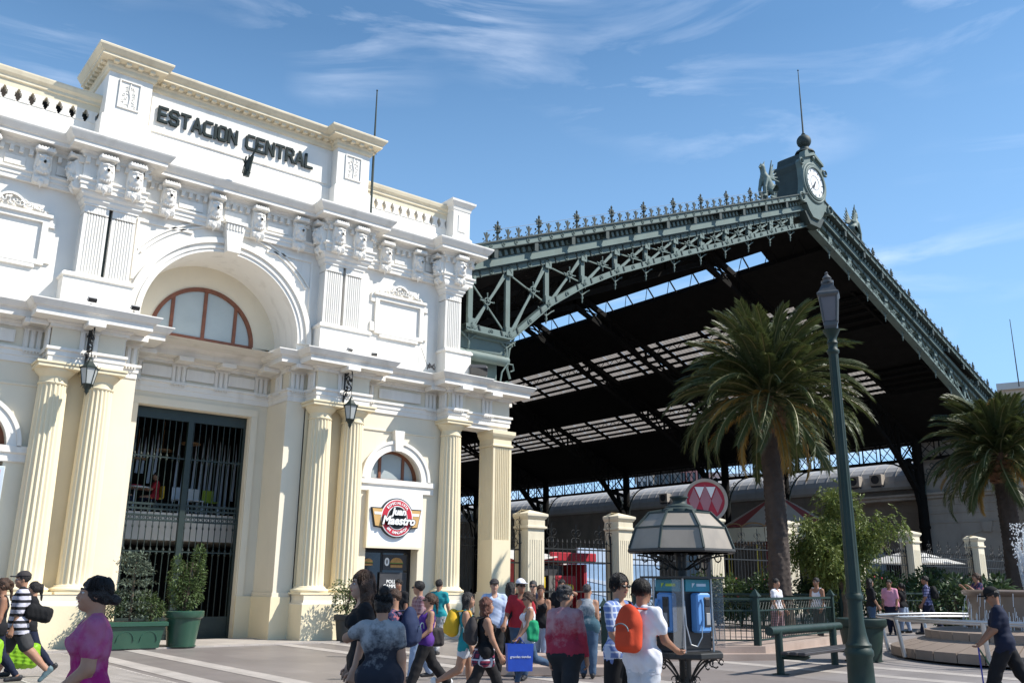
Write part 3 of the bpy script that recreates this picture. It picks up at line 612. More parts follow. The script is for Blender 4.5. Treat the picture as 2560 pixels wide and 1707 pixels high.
        for ax in range(3):
            o = [(ax+1) % 3, (ax+2) % 3]
            s0 = [slice(1, -1)]*3; s1 = [slice(1, -1)]*3; s0[ax] = slice(0, -1); s1[ax] = slice(1, None)
            A = S[tuple(s0)]; B = S[tuple(s1)]; base = np.array([1, 1, 1]); base[ax] = 0
            for m, fl in ((A & ~B, 0), (~A & B, 1)):
                ii = np.stack(np.nonzero(m), 1)+base
                if len(ii) == 0: continue
                def at(da, db):
                    j = ii.copy(); j[:, o[0]] += da; j[:, o[1]] += db; return vid[j[:, 0], j[:, 1], j[:, 2]]
                q = np.stack([at(-1, -1), at(0, -1), at(0, 0), at(-1, 0)], 1)
                Q.append(q if not fl else q[:, ::-1])
        Q = np.concatenate(Q); Q = Q[(Q >= 0).all(1)]
        return V, Q
    def mesh(s, name, m, extra=None, relax=1):
        V, Q = s.tri()
        if len(V) and relax:
            for _ in range(relax):
                acc = np.zeros_like(V); n = np.zeros(len(V))
                for i in range(4):
                    np.add.at(acc, Q[:, i], V[Q[:, (i+1) % 4]]+V[Q[:, (i-1) % 4]]); np.add.at(n, Q[:, i], 2)
                V = V*.45+.55*acc/np.maximum(n, 1)[:, None]
        b = MB(); b.v = [tuple(map(float, v)) for v in V]; b.f = [tuple(int(i) for i in q) for q in Q]; b.mi = [0]*len(b.f)
        if extra is not None: b.add(extra.v, extra.f)
        return b.mesh(name, m, 180)
# grotesque mask corbels under the upper cornice (hangs from z = 12.62, front towards -y)
g = SDF((-.30, -.42, 11.52), (.30, .06, 12.76), .0165)
g.rbox((0, -.06, 12.18), (.20, .10, .50), .03).rbox((0, -.16, 12.60), (.235, .20, .05), .04, .02)
for k in range(6): g.cone((-.19+.076*k, -.33, 12.57), (-.19+.076*k, -.33, 12.67), .026, .03, .01)
for sx in (-1, 1): g.ell((sx*.21, -.28, 12.60), (.055, .06, .06), .01)
g.ell((0, -.19, 12.27), (.165, .16, .24), .04).ell((0, -.29, 12.13), (.10, .08, .11), .04).cone((0, -.33, 12.36), (0, -.40, 12.22), .022, .042, .02)
for sx in (-1, 1):
    g.cone((sx*.03, -.35, 12.39), (sx*.13, -.30, 12.41), .028, .022, .015); g.ell((sx*.062, -.345, 12.335), (.036, .03, .025), 0, True)
    g.ell((sx*.09, -.31, 12.24), (.05, .05, .055), .02); g.cone((sx*.14, -.18, 12.45), (sx*.19, -.14, 12.12), .05, .03, .02); g.ell((sx*.17, -.12, 12.28), (.04, .03, .07), .01)
g.ell((0, -.385, 12.15), (.055, .02, .010), 0, True)
for k in range(7): a = (k-3)*.33; g.cone((.14*math.sin(a), -.24-.04*math.cos(a), 12.08), (.20*math.sin(a), -.22-.06*math.cos(a), 11.93+.05*abs(a)), .034, .018, .012)
g.ell((0, -.16, 12.0), (.15, .12, .08), .03)
for k in range(9): a = (k-4)*.30; g.cone((.17*math.sin(a), -.20, 11.80+.05*math.cos(a)), (.23*math.sin(a)*.9, -.17, 11.66+.06*abs(math.sin(a))), .032, .016, .012)
g.cone((0, -.2, 11.72), (0, -.12, 11.58), .05, .02, .03).rbox((0, -.08, 11.82), (.2, .12, .05), .03, .02)
mask = g.mesh('mask_corbel', M['white_stucco'], relax=1)
for x, y in MASKX: put('mask_corbel', mask, SB, (x, y+.02, .02), world=True)
for x, y, a in ((12.08, 24.75, -PI/2), (16.66, 24.75, -PI/2), (mir(13.72), 24.75, -PI/2)): put('mask_corbel', mask, SB, (x, y, .02), (0, 0, a), world=True)
# ------------------------------------------------------------------ portal grille (gate of iron bars)
GR = thing('portal_grille', 'tall dark green iron grille filling the portal doorway beside the planters', 'grille', (XC, 26.98, 0))
def gp(name, b, m='iron_green', parent=None, smooth=None): return b.build(name, M[m], parent or GR, smooth, world=True)
gy = 26.98
gp('frame', MB().box(DX0, DX0+.08, gy-.05, gy+.05, 0, DZ).box(DX1-.08, DX1, gy-.05, gy+.05, 0, DZ).box(DX0, DX1, gy-.055, gy+.055, DZ-.32, DZ-.002))
gp('mullion', MB().box(9.16, 9.32, gy-.07, gy+.07, 0, DZ-.3))
RL = [(.18, .08), (2.43, .035), (3.30, .05), (3.44, .05), (3.62, .05), (3.76, .06), (5.12, .035)]
for z, h_ in RL: gp('rail', MB().box(DX0+.05, DX1-.05, gy-.03, gy+.03, z-h_/2, z+h_/2))
gp('foot_panel', MB().box(DX0+.06, DX1-.06, gy-.02, gy+.02, 0, .62))
brm = MB().lathe([(.014, 0.2), (.014, DZ-.32)], 6).mesh('bar', M['iron_green'])
orn_ms = [MB().lathe([(0, -.16), (.018, -.12), (.04, -.05), (.022, -.01), (.022, .01), (.045, .04), (.022, .10), (0, .14)], 8).mesh('spindle', M['iron_green']), MB().lathe([(0, 0), (.03, .09), (.012, .17)], 6).mesh('spear', M['iron_green'])]
n = 17
for k in range(n+1):
    x = DX0+.13+(DX1-DX0-.26)*k/n
    if abs(x-9.24) < .1: continue
    o = put('bar', brm, GR, (x, gy, 0), world=True); [put('spindle', orn_ms[0], o, (x, gy, z), world=True) for z in (2.43, 5.12)]; put('spear', orn_ms[1], o, (x, gy, 3.03), world=True); put('spear', orn_ms[1], o, (x, gy, 3.46), world=True)
ring = MB().tube([(.055*math.cos(a*PI/5), 0, .055*math.sin(a*PI/5)) for a in range(10)], .012, 5, closed=True).mesh('ring', M['iron_green'])
for k in range(26):
    x = DX0+.16+(DX1-DX0-.32)*k/25
    if abs(x-9.24) > .12:
        put('ring', ring, GR, (x, gy, 3.69), world=True); put('ring', ring, GR, (x, gy, 3.37), (0, 0, 0), (.9, 1, .9), world=True)
# dining gallery behind the grille
mat('red_gloss', (.42, .02, .035), .4, .1, 3); mat('tan_wood', (.42, .24, .11), .5, .15, 5); mat('white_plastic', (.72, .73, .72), .4, .05, 2); mat('lime', (.38, .50, .06), .5, .1, 3); mat('pale_blue', (.48, .55, .62), .5, .08, 3)
mat('steel', (.45, .46, .47), .35, .08, 5, metal=.8); mat('yellow_pl', (.62, .42, .03), .5, .1, 3)
rr = random.Random(4)
for i, (x, y, z) in enumerate(((7.9, 28.6, 5.65), (8.3, 29.4, 5.95))):
    o = MB().lathe([(.02, .16), (.05, .15), (.11, 0), (.10, 0), (.03, .13)], 14).tube([(0, 0, .15), (0, 0, .9)], .006, 4).build('pendant_lamp', M['red_gloss'], loc=(x, y, z), smooth=40)
    tag(o, ('red pendant lamp nearest the left grille frame above the gallery', 'red pendant lamp hanging further right and higher in the gallery')[i], 'lamp', 'red pendant lamps')
for i, (x, y, z, t) in enumerate(((8.05, 29.3, 5.15, 'lowest of the four'), (8.6, 29.8, 5.32, 'second lowest of the four'), (9.5, 30.2, 5.72, 'left of the grille mullion, second highest'), (10.25, 29.7, 5.95, 'right of the grille mullion, highest'))):
    o = MB().lathe([(.28, 0), (.31, .01), (.31, .06), (.28, .07)], 24).tube([(0, 0, .07), (0, 0, 1.0)], .008, 4).build('ring_lamp', M['tan_wood'], loc=(x, y, z), smooth=40)
    tag(o, 'round tan wooden hanging lamp in the gallery, '+t, 'lamp', 'wooden ring lamps')
SC_ = thing('reflection_strips', 'row of pale blue strips standing in for glass reflections in the gallery', 'reflection', (10, 31, 3.62))
for i in range(16):
    x = 8.35+.19*i+(.5 if i > 4 else 0); z0 = rr.choice((4.2, 4.5, 4.1, 3.75)) if i > 4 else rr.choice((4.6, 4.9))
    MB().prism([(0, z0), (.09, z0), (.10, rr.uniform(5.4, 6.0)), (.07, rr.uniform(6.0, 6.3))], 0, .02, 'y').build('slat', M['pale_blue'], SC_, world=True, loc=(x, 29.6+.05*(i % 3), 0))  # each strip is a glass reflection built as a pale solid piece
tb = thing('cafe_table', 'small white topped cafe table with red tray in the gallery', 'table', (8.35, 28.75, 3.62))
MB().lathe([(.42, .72), (.43, .74), (.42, .76), (0, .76)], 24).build('top', M['white_plastic'], tb); MB().lathe([(.2, 0), (.03, .03), (.03, .72)], 12).build('leg', M['steel'], tb)
MB().bbox(-.16, .16, -.1, .1, .765, .83, .02).build('tray', M['red_gloss'], tb)
def cafe_chair(x, y, rz, m, lab):
    t = thing('cafe_chair', lab, 'chair', (x, y, 3.62), rz, 'cafe chairs in the gallery')
    MB().bbox(-.2, .2, -.2, .2, .43, .47, .015).build('seat', M[m], t); MB().bbox(-.19, .19, .19, .23, .46, .85, .015).build('backrest', M[m], t)
    for sx in (-1, 1):
        for sy in (-1, 1): MB().tube([(sx*.16, sy*.16, .43), (sx*.2, sy*.2, 0)], .012, 6).build('leg', M['steel'], t)
cafe_chair(7.75, 28.5, 1.6, 'white_plastic', 'white cafe chair left of the gallery table'); cafe_chair(9.0, 28.9, -1.4, 'yellow_pl', 'yellow cafe chair right of the gallery table')
cafe_chair(9.75, 28.7, .3, 'pale_blue', 'pale grey cafe chair next to the grille mullion'); cafe_chair(10.3, 28.9, .1, 'white_plastic', 'white cafe chair in the right half of the grille'); cafe_chair(10.85, 29.1, .1, 'lime', 'lime green cafe chair at the right end of the gallery')
# ------------------------------------------------------------------ wall lanterns on brackets
mat('lantern_glass', (.62, .64, .62), .3, .06, 3, trans=.35)
def wall_lantern(x, label):
    t = thing('wall_lantern', label, 'lantern', (x, 24.48, 7.0), 0, 'hanging lanterns on wall brackets')
    b = MB(); b.tube([(0, 0, -.05), (0, -.03, .5), (0, -.02, .95)], .03, 8)
    b.tube([(0, -.03, .9), (0, -.12, 1.0), (0, -.3, .98), (0, -.46, .86), (0, -.5, .72)], .022, 6)
    for ph, c, q in ((0, (-.22, .62), .17), (2, (-.3, .35), .13), (4, (-.12, .25), .11), (1, (-.14, .84), .10), (3, (-.40, .62), .08)):
        b.tube([(0.02*math.sin(a), c[0]+q*(1-.09*a)*math.cos(ph+a*.8), c[1]+q*(1-.09*a)*math.sin(ph+a*.8)) for a in range(10)], [.024*(1-.06*a) for a in range(10)], 5)
    for k in range(8): b.ell if False else b.sphere((rnd.uniform(-.04, .04), -.1-.05*k % .3, .1+.1*k), .045, 6, 4)
    b.sphere((0, -.03, .98), .05, 8, 6); b.build('bracket', M['black_iron'], t, 60)
    b = MB().tube([(0, -.5, .72), (0, -.5, .05)], .010, 5); 
    b.build('chain', M['black_iron'], t)
    cz = -.78; n6 = 6; c = (0, -.5, 0)
    gl = MB().lathe([(.13, cz+.16), (.21, cz+.56)], n6, c).build('glass', M['lantern_glass'], t)
    fr = MB()
    for k in range(n6):
        a = 2*PI*k/n6; fr.tube([(.132*math.cos(a), -.5+.132*math.sin(a), cz+.15), (.213*math.cos(a), -.5+.213*math.sin(a), cz+.57)], .013, 5)
        fr.tube([(.23*math.cos(a), -.5+.23*math.sin(a), cz+.56), (.26*math.cos(a), -.5+.26*math.sin(a), cz+.63)], [.012, .004], 4)
        fr.tube([(.12*math.cos(a), -.5+.12*math.sin(a), cz+.14), (.15*math.cos(a), -.5+.15*math.sin(a), cz+.07)], [.012, .004], 4)
    fr.lathe([(.235, cz+.55), (.235, cz+.58), (.20, cz+.60)], n6, c).lathe([(.14, cz+.13), (.15, cz+.15), (.13, cz+.17)], n6, c)
    fr.build('frame', M['iron_green'], t)
    MB().lathe([(.20, cz+.59), (.16, cz+.63), (.07, cz+.74), (.045, cz+.80), (.05, cz+.82), (.02, cz+.85), (0, cz+.87)], n6, c).build('roof', M['iron_green'], t)
    MB().lathe([(.13, cz+.14), (.09, cz+.06), (.05, cz+.0), (.06, cz-.03), (.03, cz-.07), (.012, cz-.11), (0, cz-.16)], 8, c).build('pendant', M['iron_green'], t, 60)
wall_lantern(5.52, 'black iron lantern hanging before the column pair left of the portal')
wall_lantern(12.98, 'black iron lantern hanging before the column pair right of the portal')
# ------------------------------------------------------------------ shop front under the right arch
def text_mesh(s_, size, depth, m, offset=0., shear=0., align='CENTER', spacing=1.0):
    cu = bpy.data.curves.new('lettering', 'FONT'); cu.body = s_; cu.size = size; cu.extrude = depth; cu.offset = offset; cu.shear = shear; cu.align_x = align; cu.align_y = 'CENTER'; cu.space_character = spacing; cu.resolution_u = 3
    o = bpy.data.objects.new('lettering', cu); col.objects.link(o); dg = bpy.context.evaluated_depsgraph_get(); dg.update()
    me = bpy.data.meshes.new_from_object(o.evaluated_get(dg)); bpy.data.objects.remove(o); me.materials.clear(); me.materials.append(m); return me
UPR = (PI/2, 0, 0)     # text lying in the wall plane, read from -y
mat('sign_white', (.86, .87, .88), .35, .02, 1); mat('logo_black', (.012, .012, .014), .4, .1, 3); mat('logo_red', (.52, .025, .045), .4, .06, 3); mat('logo_tan', (.58, .36, .14), .45, .08, 3); mat('logo_white', (.85, .85, .84), .4, .03, 3)
SG = thing('shop_sign', 'white shop sign panel with round red sandwich shop logo above doorway', 'sign', (15.38, 25.06, 2.7))
MB().bbox(-1.02, 1.02, 0, .14, 0, 1.76, .015).build('panel', M['sign_white'], SG)
MB().box(-1.03, 1.03, -.03, .15, -.03, .05).box(-1.03, -.97, -.02, .15, 0.051, 1.76).build('trim', M['pale_stucco'], SG)
lc = (0, -.06, .92)
lg = MB()
for r_, y_, m_, nm in ((.62, 0, 'logo_black', 'disc'), (.585, -.012, 'logo_white', 'rim'), (.555, -.022, 'logo_red', 'ring'), (.375, -.032, 'logo_white', 'inner_rim'), (.35, -.042, 'logo_black', 'centre')):
    MB().prism([(r_*math.cos(2*PI*k/48), r_*math.sin(2*PI*k/48)) for k in range(48)], y_-.03, .06, 'y').build(nm, M[m_], SG, loc=lc)
for sx in (-1, 1):
    for g_, m_, y_ in ((0, 'logo_black', .01), (.035, 'logo_tan', -.008), (.07, 'logo_white', -.016)):
        pts = [(sx*.42, .30-g_), (sx*(.93-g_), .30-g_), (sx*(.80-g_*.6), -.30+g_), (sx*.42, -.34+g_)]
        if g_ == .07: pts = [(sx*.42, .16), (sx*.84, .16), (sx*.82, .08), (sx*.42, .08)]
        MB().prism(pts, y_-.03, .05, 'y').build('wing', M[m_], SG, loc=lc)
for s_, sz, x_, z_ in (('Juan', .30, .02, .18), ('Maestro', .36, .02, -.10)):
    put('lettering', text_mesh(s_, sz*1.02, .012, M['logo_black'], .030, .25), SG, (lc[0]+x_, lc[1]-.09, lc[2]+z_), UPR)
    put('lettering', text_mesh(s_, sz, .014, M['logo_white'], .012, .25), SG, (lc[0]+x_, lc[1]-.11, lc[2]+z_), UPR)
def arc_text(s_, r_, a_mid, step, size, flip, m):
    for k, ch in enumerate(s_):
        if ch == ' ': continue
        a = a_mid+(k-(len(s_)-1)/2)*step*(1 if flip else -1)
        me = text_mesh(ch, size, .006, m, .004)
        o = put('lettering', me, SG, (lc[0]+r_*math.cos(a), lc[1]-.058, lc[2]+r_*math.sin(a))); o.rotation_mode = 'XYZ'
        rz = a-PI/2 if not flip else a+PI/2
        o.rotation_euler = (PI/2, -rz, 0)
arc_text('ESPECIALISTA', .465, PI/2, .155, .115, False, M['logo_white']); arc_text('EN SANDWICH', .465, -PI/2, .155, .115, True, M['logo_white'])
SF = thing('glazed_entrance', 'dark glazed shop front with menu boards under the logo sign', 'shop front', (15.39, 25.6, 0))
MB().box(-.97, .97, .0, .06, 2.55, 2.70).box(-.97, -.90, 0, .06, 0, 2.55).box(.88, .97, 0, .06, 0, 2.55).box(-.15, -.08, .0, .06, 0, 2.55).build('frame', M['logo_black'], SF)
MB().box(-.9, -.15, .02, .03, .03, 2.55).build('pane', M['dark_glass'], SF); MB().box(-.08, .88, .02, .03, .03, 2.55).build('pane', M['dark_glass'], SF)
mat('poster_grey', (.05, .05, .055), .4, .2, 2); mat('bun', (.50, .27, .09), .6, .25, 14); mat('lettuce', (.12, .24, .05), .7, .3, 20); mat('patty', (.10, .045, .025), .8, .3, 20)
mb = MB().box(-.08, .80, -.02, .01, 2.02, 2.5).build('menu_board', M['poster_grey'], SF)
for x_, s_ in ((.42, 1.0), (-.62, .7)):
    for z0, z1, r_, m_ in ((2.10, 2.18, .22, 'bun'), (2.18, 2.22, .235, 'patty'), (2.22, 2.25, .25, 'lettuce')):
        MB().prism([(-r_*s_, (z0-2.25)*s_), (r_*s_, (z0-2.25)*s_), (r_*s_, (z1-2.25)*s_), (-r_*s_, (z1-2.25)*s_)], -.035, -.02, 'y').build('burger_layer', M[m_], SF, loc=(x_, 0, 2.25))
    MB().prism([(.23*s_*math.cos(PI*k/12), .16*s_*math.sin(PI*k/12)) for k in range(13)], -.035, -.02, 'y').build('burger_bun', M['bun'], SF, loc=(x_, 0, 2.25))
put('lettering', text_mesh('0', .34, .004, M['logo_white'], .012), SF, (.06, -.03, 2.26), UPR); put('lettering', text_mesh('0', .22, .004, M['logo_white'], .008), SF, (-.82, -.01, 2.18), UPR)
pb = MB().box(-.2, .80, -.06, -.03, .55, 1.95).build('poster', M['poster_grey'], SF)
put('lettering', text_mesh('POLLO', .15, .003, M['logo_white'], .003), SF, (.28, -.065, 1.66), UPR); put('lettering', text_mesh('CAMPERO', .15, .003, M['logo_white'], .003), SF, (.28, -.065, 1.52), UPR)
put('lettering', text_mesh('$990', .42, .003, M['logo_white'], .014), SF, (.30, -.065, 1.12), UPR)
MB().box(.0, .75, -.072, -.06, 1.16, 1.20).build('red_line', M['logo_red'], SF)
# poster frame at the left bay
PF = thing('wall_poster', 'framed red and blue poster under the left arch at the picture edge', 'poster', (mir(15.38), 25.05, 2.2))
MB().bbox(-1.0, 1.0, 0, .14, 0, 2.1, .02).build('frame', M['pale_blue'], PF)
mat('poster_red', (.55, .03, .04), .4, .1, 2); mat('poster_blue', (.05, .05, .28), .4, .1, 2)
MB().box(-.9, .9, -.01, .02, 1.2, 2.0).build('red_field', M['poster_red'], PF); MB().box(-.9, .9, -.01, .02, .1, 1.19).build('blue_field', M['poster_blue'], PF)
# ------------------------------------------------------------------ small things on ledges and roof
mat('grey_metal', (.30, .30, .30), .5, .12, 4); mat('dark_grey', (.05, .05, .055), .55, .15, 4)
def floodlight(x, y, z, rz, s_, m, lab):
    t = thing('floodlight', lab, 'floodlight', (x, y, z), rz, 'floodlights on the ledges'); t.scale = (s_,)*3
    MB().bbox(-.5, .5, -.3, .25, .30, .85, .06).build('housing', M[m], t).rotation_euler = (.5, 0, 0)
    MB().box(-.46, .46, -.32, -.30, .34, .82).build('glass', M['dark_glass'], t).rotation_euler = (.5, 0, 0)
    MB().tube([(-.52, 0, .55), (-.52, 0, .05), (.52, 0, .05), (.52, 0, .55)], .03, 6).box(-.1, .1, -.1, .1, 0, .05).build('bracket', M['grey_metal'], t)
floodlight(5.35, 23.98, 8.45, 0, .22, 'grey_metal', 'small grey floodlight on the ledge above the left column pair')
floodlight(6.42, 23.98, 8.45, 0, .22, 'grey_metal', 'small grey floodlight at the right end of the ledge above the left column pair')
floodlight(12.85, 24.1, 8.45, .3, .18, 'grey_metal', 'small grey floodlight at the left on the ledge above the right column pair')
floodlight(13.75, 24.1, 8.45, -.3, .18, 'grey_metal', 'small grey floodlight at the right on the ledge above the right column pair')
floodlight(18.15, 24.55, 8.45, -.5, .62, 'dark_grey', 'large dark floodlight beside the end pier above the side portico')
b = MB()
for k in range(7): b.tube([(16.35+.16*math.cos(a/12*2*PI+k)*(1-.05*k), 24.75+.05*math.sin(k*2), 8.55+.12*abs(math.sin(a/12*2*PI+k*.7))+.02*k) for a in range(12)], .012, 4, closed=True)
b.tube([(16.25, 24.8, 8.6), (16.2, 24.95, 9.0), (16.12, 25.05, 9.35)], .01, 4)
tag(b.build('cable_coil', M['dark_grey']), 'black coil of cable lying on the ledge beside the end pier', 'cable')
fp = thing('flagpole', 'bare dark flagpole rising behind the right attic pier', 'flagpole', (13.72, 24.75, 13.2))
MB().tube([(0, 0, 0), (0, 0, 2.2), (0, 0, 4.9)], [.05, .042, .022], 8).build('pole', M['shed_dark'], fp); MB().tube([(0, 0, 2.6), (.09, 0, 2.58), (.09, 0, 2.5)], .012, 5).sphere((0, 0, 4.92), .035, 8, 6).build('finial', M['shed_dark'], fp)
ld = thing('roof_ladder', 'white metal roof ladder standing behind the balustrade', 'ladder', (13.55, 25.6, 13.2))
for x in (-.16, .32): MB().tube([(x, 0, 0), (x, 0, 2.6)], .028, 6).build('rail', M['white_plastic'], ld); MB().tube([(x, 0, 2.6), (x-.1, .5, 1.7)], .018, 6).build('brace', M['white_plastic'], ld)
for z in (.3, .6, .9, 1.2, 1.5, 1.8, 2.1): MB().tube([(-.16, 0, z), (.32, 0, z)], .016, 6).build('rung', M['white_plastic'], ld)
sf = thing('flag_bracket', 'short dark angled flagstaff holder on the ledge below the name letters', 'bracket', (9.1, 24.05, 13.2))
MB().tube([(0, 0, 0), (.02, -.1, .35), (.05, -.25, .6)], [.10, .09, .05], 7).tube([(.05, -.25, .6), (.12, -.45, .95)], .03, 6).build('holder', M['iron_green'], sf)
b = MB()
for k in range(14): b.tube([(rnd.uniform(-.12, .12), rnd.uniform(-.2, .1), rnd.uniform(0, .7)) for _ in range(3)], .02, 4)
b.build('tangled_wire', M['iron_green'], sf)
# ================================================================== iron train shed
XA = 41.85; KG = .04; SL = .393
TS = thing('train_shed', 'huge green iron train shed with glazed dark roof and trussed gable front', 'train shed', (XA, 30, .5))
def yg(x): return 26+KG*(x-XA)
def tp(name, b, m='shed_green', parent=None, smooth=None): return b.build(name, M[m], parent or TS, smooth, world=True)
def crest(x): return 22.78-SL*abs(x-XA)
def g3(x, z, out=0.): return Vector((x, yg(x)-out, z))
BOTL = [(0.0, 10.30), (2.1, 10.30), (2.5, 10.62), (4.1, 12.02), (5.9, 13.18), (7.9, 14.22), (9.9, 15.08), (12.1, 16.05), (16.7, 17.95), (20.5, 19.55), (24.0, 20.95)]
def botz(x):
    u = 24-abs(x-XA); 
    for (a, za), (c, zc) in zip(BOTL[:-1], BOTL[1:]):
        if a <= u <= c: return za+(zc-za)*(u-a)/(c-a)
    return BOTL[0][1] if u < 0 else BOTL[-1][1]
for s_ in (-1, 1):
    X = lambda u: XA+s_*(24-u)      # u: 0 at the eave, 24 at the ridge
    def prof_run(name, u0, u1, dz0, dz1, o0, o1, m, n=1, parent=None):
        """sloping board below the crest line: dz below crest, o out of the gable plane"""
        b = MB(); vs = []; fs = []
        for k in range(n+1):
            u = u0+(u1-u0)*k/n; x = X(u); z = crest(x)
            vs += [g3(x, z-dz0, o0), g3(x, z-dz1, o0), g3(x, z-dz1, o1), g3(x, z-dz0, o1)]
        for k in range(n):
            for j in range(4): fs.append((4*k+j, 4*k+(j+1) % 4, 4*k+4+(j+1) % 4, 4*k+4+j))
        fs += [(0, 1, 2, 3), (4*n+3, 4*n+2, 4*n+1, 4*n)]
        return tp(name, b.add(vs, fs), m, parent)
    FA = prof_run('fascia', -.8, 24, .03, .27, .62, .50, 'shed_green')
    prof_run('crest_rail', -.85, 24, -.03, .03, .70, .30, 'shed_dark')
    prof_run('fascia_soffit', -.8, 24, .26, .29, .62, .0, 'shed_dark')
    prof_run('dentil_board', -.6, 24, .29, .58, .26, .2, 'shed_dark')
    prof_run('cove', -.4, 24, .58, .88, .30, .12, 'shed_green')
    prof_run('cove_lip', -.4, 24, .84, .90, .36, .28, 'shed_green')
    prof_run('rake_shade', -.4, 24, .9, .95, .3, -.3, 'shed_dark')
    TC = prof_run('top_chord', -.2, 23.6, .95, 1.17, .14, -.14, 'shed_green')
    # bottom chord following the arch
    b = MB(); vs = []; fs = []; us = [a for a, _ in BOTL[:-1]]+[23.7]
    us = sorted(set(us+[2.05, 3.2, 5.0, 6.9, 8.9, 11, 14, 18.5]))
    for u in us:
        x = X(u); z = botz(x); vs += [g3(x, z, .17), g3(x, z+.25, .17), g3(x, z+.25, -.17), g3(x, z, -.17)]
    for k in range(len(us)-1):
        for j in range(4): fs.append((4*k+j, 4*k+(j+1) % 4, 4*k+4+(j+1) % 4, 4*k+4+j))
    BC = tp('bottom_chord', b.add(vs, fs))
    b = MB(); vs = []; fs = []
    for u in us: x = X(u); z = botz(x); vs += [g3(x, z-.02, .24), g3(x, z-.02, -.24), g3(x, z+.03, -.24), g3(x, z+.03, .24)]
    for k in range(len(us)-1):
        for j in range(4): fs.append((4*k+j, 4*k+(j+1) % 4, 4*k+4+(j+1) % 4, 4*k+4+j))
    tp('chord_flange', b.add(vs, fs))
    roset = MB().tube([(.085*math.cos(a*PI/6), 0, .085*math.sin(a*PI/6)) for a in range(12)], .022, 5, closed=True).sphere((0, -.01, 0), .035, 8, 6).mesh('rosette', M['shed_green'], 60) if s_ < 0 else roset
    star = (MB().tube([(.13*math.cos(a*PI/7), 0, .13*math.sin(a*PI/7)) for a in range(14)], .026, 5, closed=True).sphere((0, -.02, 0), .05, 8, 6).bar((-.3, 0, 0), (.3, 0, 0), .02, .04).bar((0, 0, -.3), (0, 0, .3), .02, .05).sphere((.3, 0, 0), .035, 6, 4).sphere((-.3, 0, 0), .035, 6, 4).sphere((0, 0, .3), .035, 6, 4).sphere((0, 0, -.3), .035, 6, 4)).mesh('rosette', M['shed_green'], 60) if s_ < 0 else star
    plate = MB().bbox(-.26, .26, -.02, .02, -.135, .135, .01).mesh('gusset', M['shed_green']) if s_ < 0 else plate
    pend = (MB().lathe([(.02, 0), (.025, -.3), (.06, -.42), (.02, -.5), (.035, -.56), (.0, -.66)], 8).tube([(0, 0, -.3), (.25, 0, -.1), (.42, 0, 0)], .025, 5).tube([(0, 0, -.3), (-.25, 0, -.1), (-.42, 0, 0)], .025, 5)).mesh('pendant', M['shed_green'], 60) if s_ < 0 else pend
    joint = MB().bbox(-.035, .035, -.03, .03, -.15, .15, .008).mesh('joint_cover', M['shed_dark']) if s_ < 0 else joint
    ga = -s_*math.atan(KG)*0
    for k in range(0, 12):
        u = 2.0*k+.02; x = X(u) if k else X(.25); zt = crest(x)-1.17; zb = botz(x)+.25
        v = tp('post', MB().bar(g3(x, zb, 0), g3(x, zt, 0), .20, .12, side=(1, 0, 0)))
        ta = -s_*math.atan(SL)
        put('rosette', star, TC, g3(x, zt+.11, .17), (0, -math.atan(SL)*(-s_), 0), (.62,)*3, world=True)
        put('gusset', plate, TC, g3(x, zt-.04, .15), (0, 0, 0), (.6, 1, 1.2), world=True)
        put('rosette', star, BC, g3(x, botz(x)+.12, .20), None, (.62,)*3, world=True)
        put('gusset', plate, BC, g3(x, zb+.06, .15), None, (.6, 1, 1.2), world=True)
        put('pendant', pend, BC, g3(x, botz(x), 0), world=True)
        u2 = 2.0*(k+1)+.02; x2 = X(u2 if k < 11 else 23.6); xm = (x+x2)/2
        zt2 = crest(x2)-1.17; zb2 = botz(x2)+.25
        put('rosette', roset, TC, g3(xm, crest(xm)-1.06, .16), world=True); put('rosette', roset, BC, g3(xm, botz(xm)+.12, .19), world=True)
        for xx in (x+(x2-x)*.2, x+(x2-x)*.8): 
            put('joint_cover', joint, TC, g3(xx, crest(xx)-1.06, .145), (0, -math.atan(SL)*(-s_), 0), world=True); put('joint_cover', joint, BC, g3(xx, botz(xx)+.12, .175), (0, -math.atan(SL)*(-s_), 0), world=True)
        if k < 11:
            d = tp('diagonal', MB().bar(g3(x+s_*-.1, zb, .05), g3(x2, zt2, .05), .10, .05, side=(1, 0, -.7)).bar(g3(x+s_*-.22, zb, .05), g3(x2-s_*-.14, zt2-.02, .05), .05, .05, side=(1, 0, -.7)))
            tp('tie_rod', MB().bar(g3(x, zt, -.06), g3(x2, zb2, -.06), .055, .05, side=(1, 0, .7)))
            # crossing
            A1, A2, B1, B2 = Vector((x, zb)), Vector((x2, zt2)), Vector((x, zt)), Vector((x2, zb2))
            t = (B1.y-A1.y)/((A2.y-A1.y)-(B2.y-B1.y)); p = A1+(A2-A1)*t
            put('rosette', star, d, g3(p.x, p.y, .11), (0, .785*0, 0), (1., 1, 1.), world=True)
    # fascia rosettes, dentils, cresting
    n = 40
    for k in range(n):
        u = -.5+(24.3)*k/n; x = X(u); put('rosette', roset, FA, g3(x, crest(x)-.15, .635), None, (.82,)*3, world=True)
    den2 = MB().bbox(-.075, .075, -.06, .06, -.10, .10, .01).mesh('dentil', M['shed_green']) if s_ < 0 else den2
    for k in range(82):
        u = -.4+24.2*k/82; x = X(u); put('dentil', den2, FA, g3(x, crest(x)-.44, .30), (0, -math.atan(SL)*(-s_), 0), world=True)
    brk = MB().prism([(0, 0), (.42, 0), (.42, -.10), (.16, -.26), (0, -.34)], -.09, .09, 'x').mesh('bracket', M['shed_dark']) if s_ < 0 else brk
    for k in range(12):
        u = 2*k+1.0; x = X(u); put('bracket', brk, FA, g3(x, crest(x)-.30, .60), world=True)
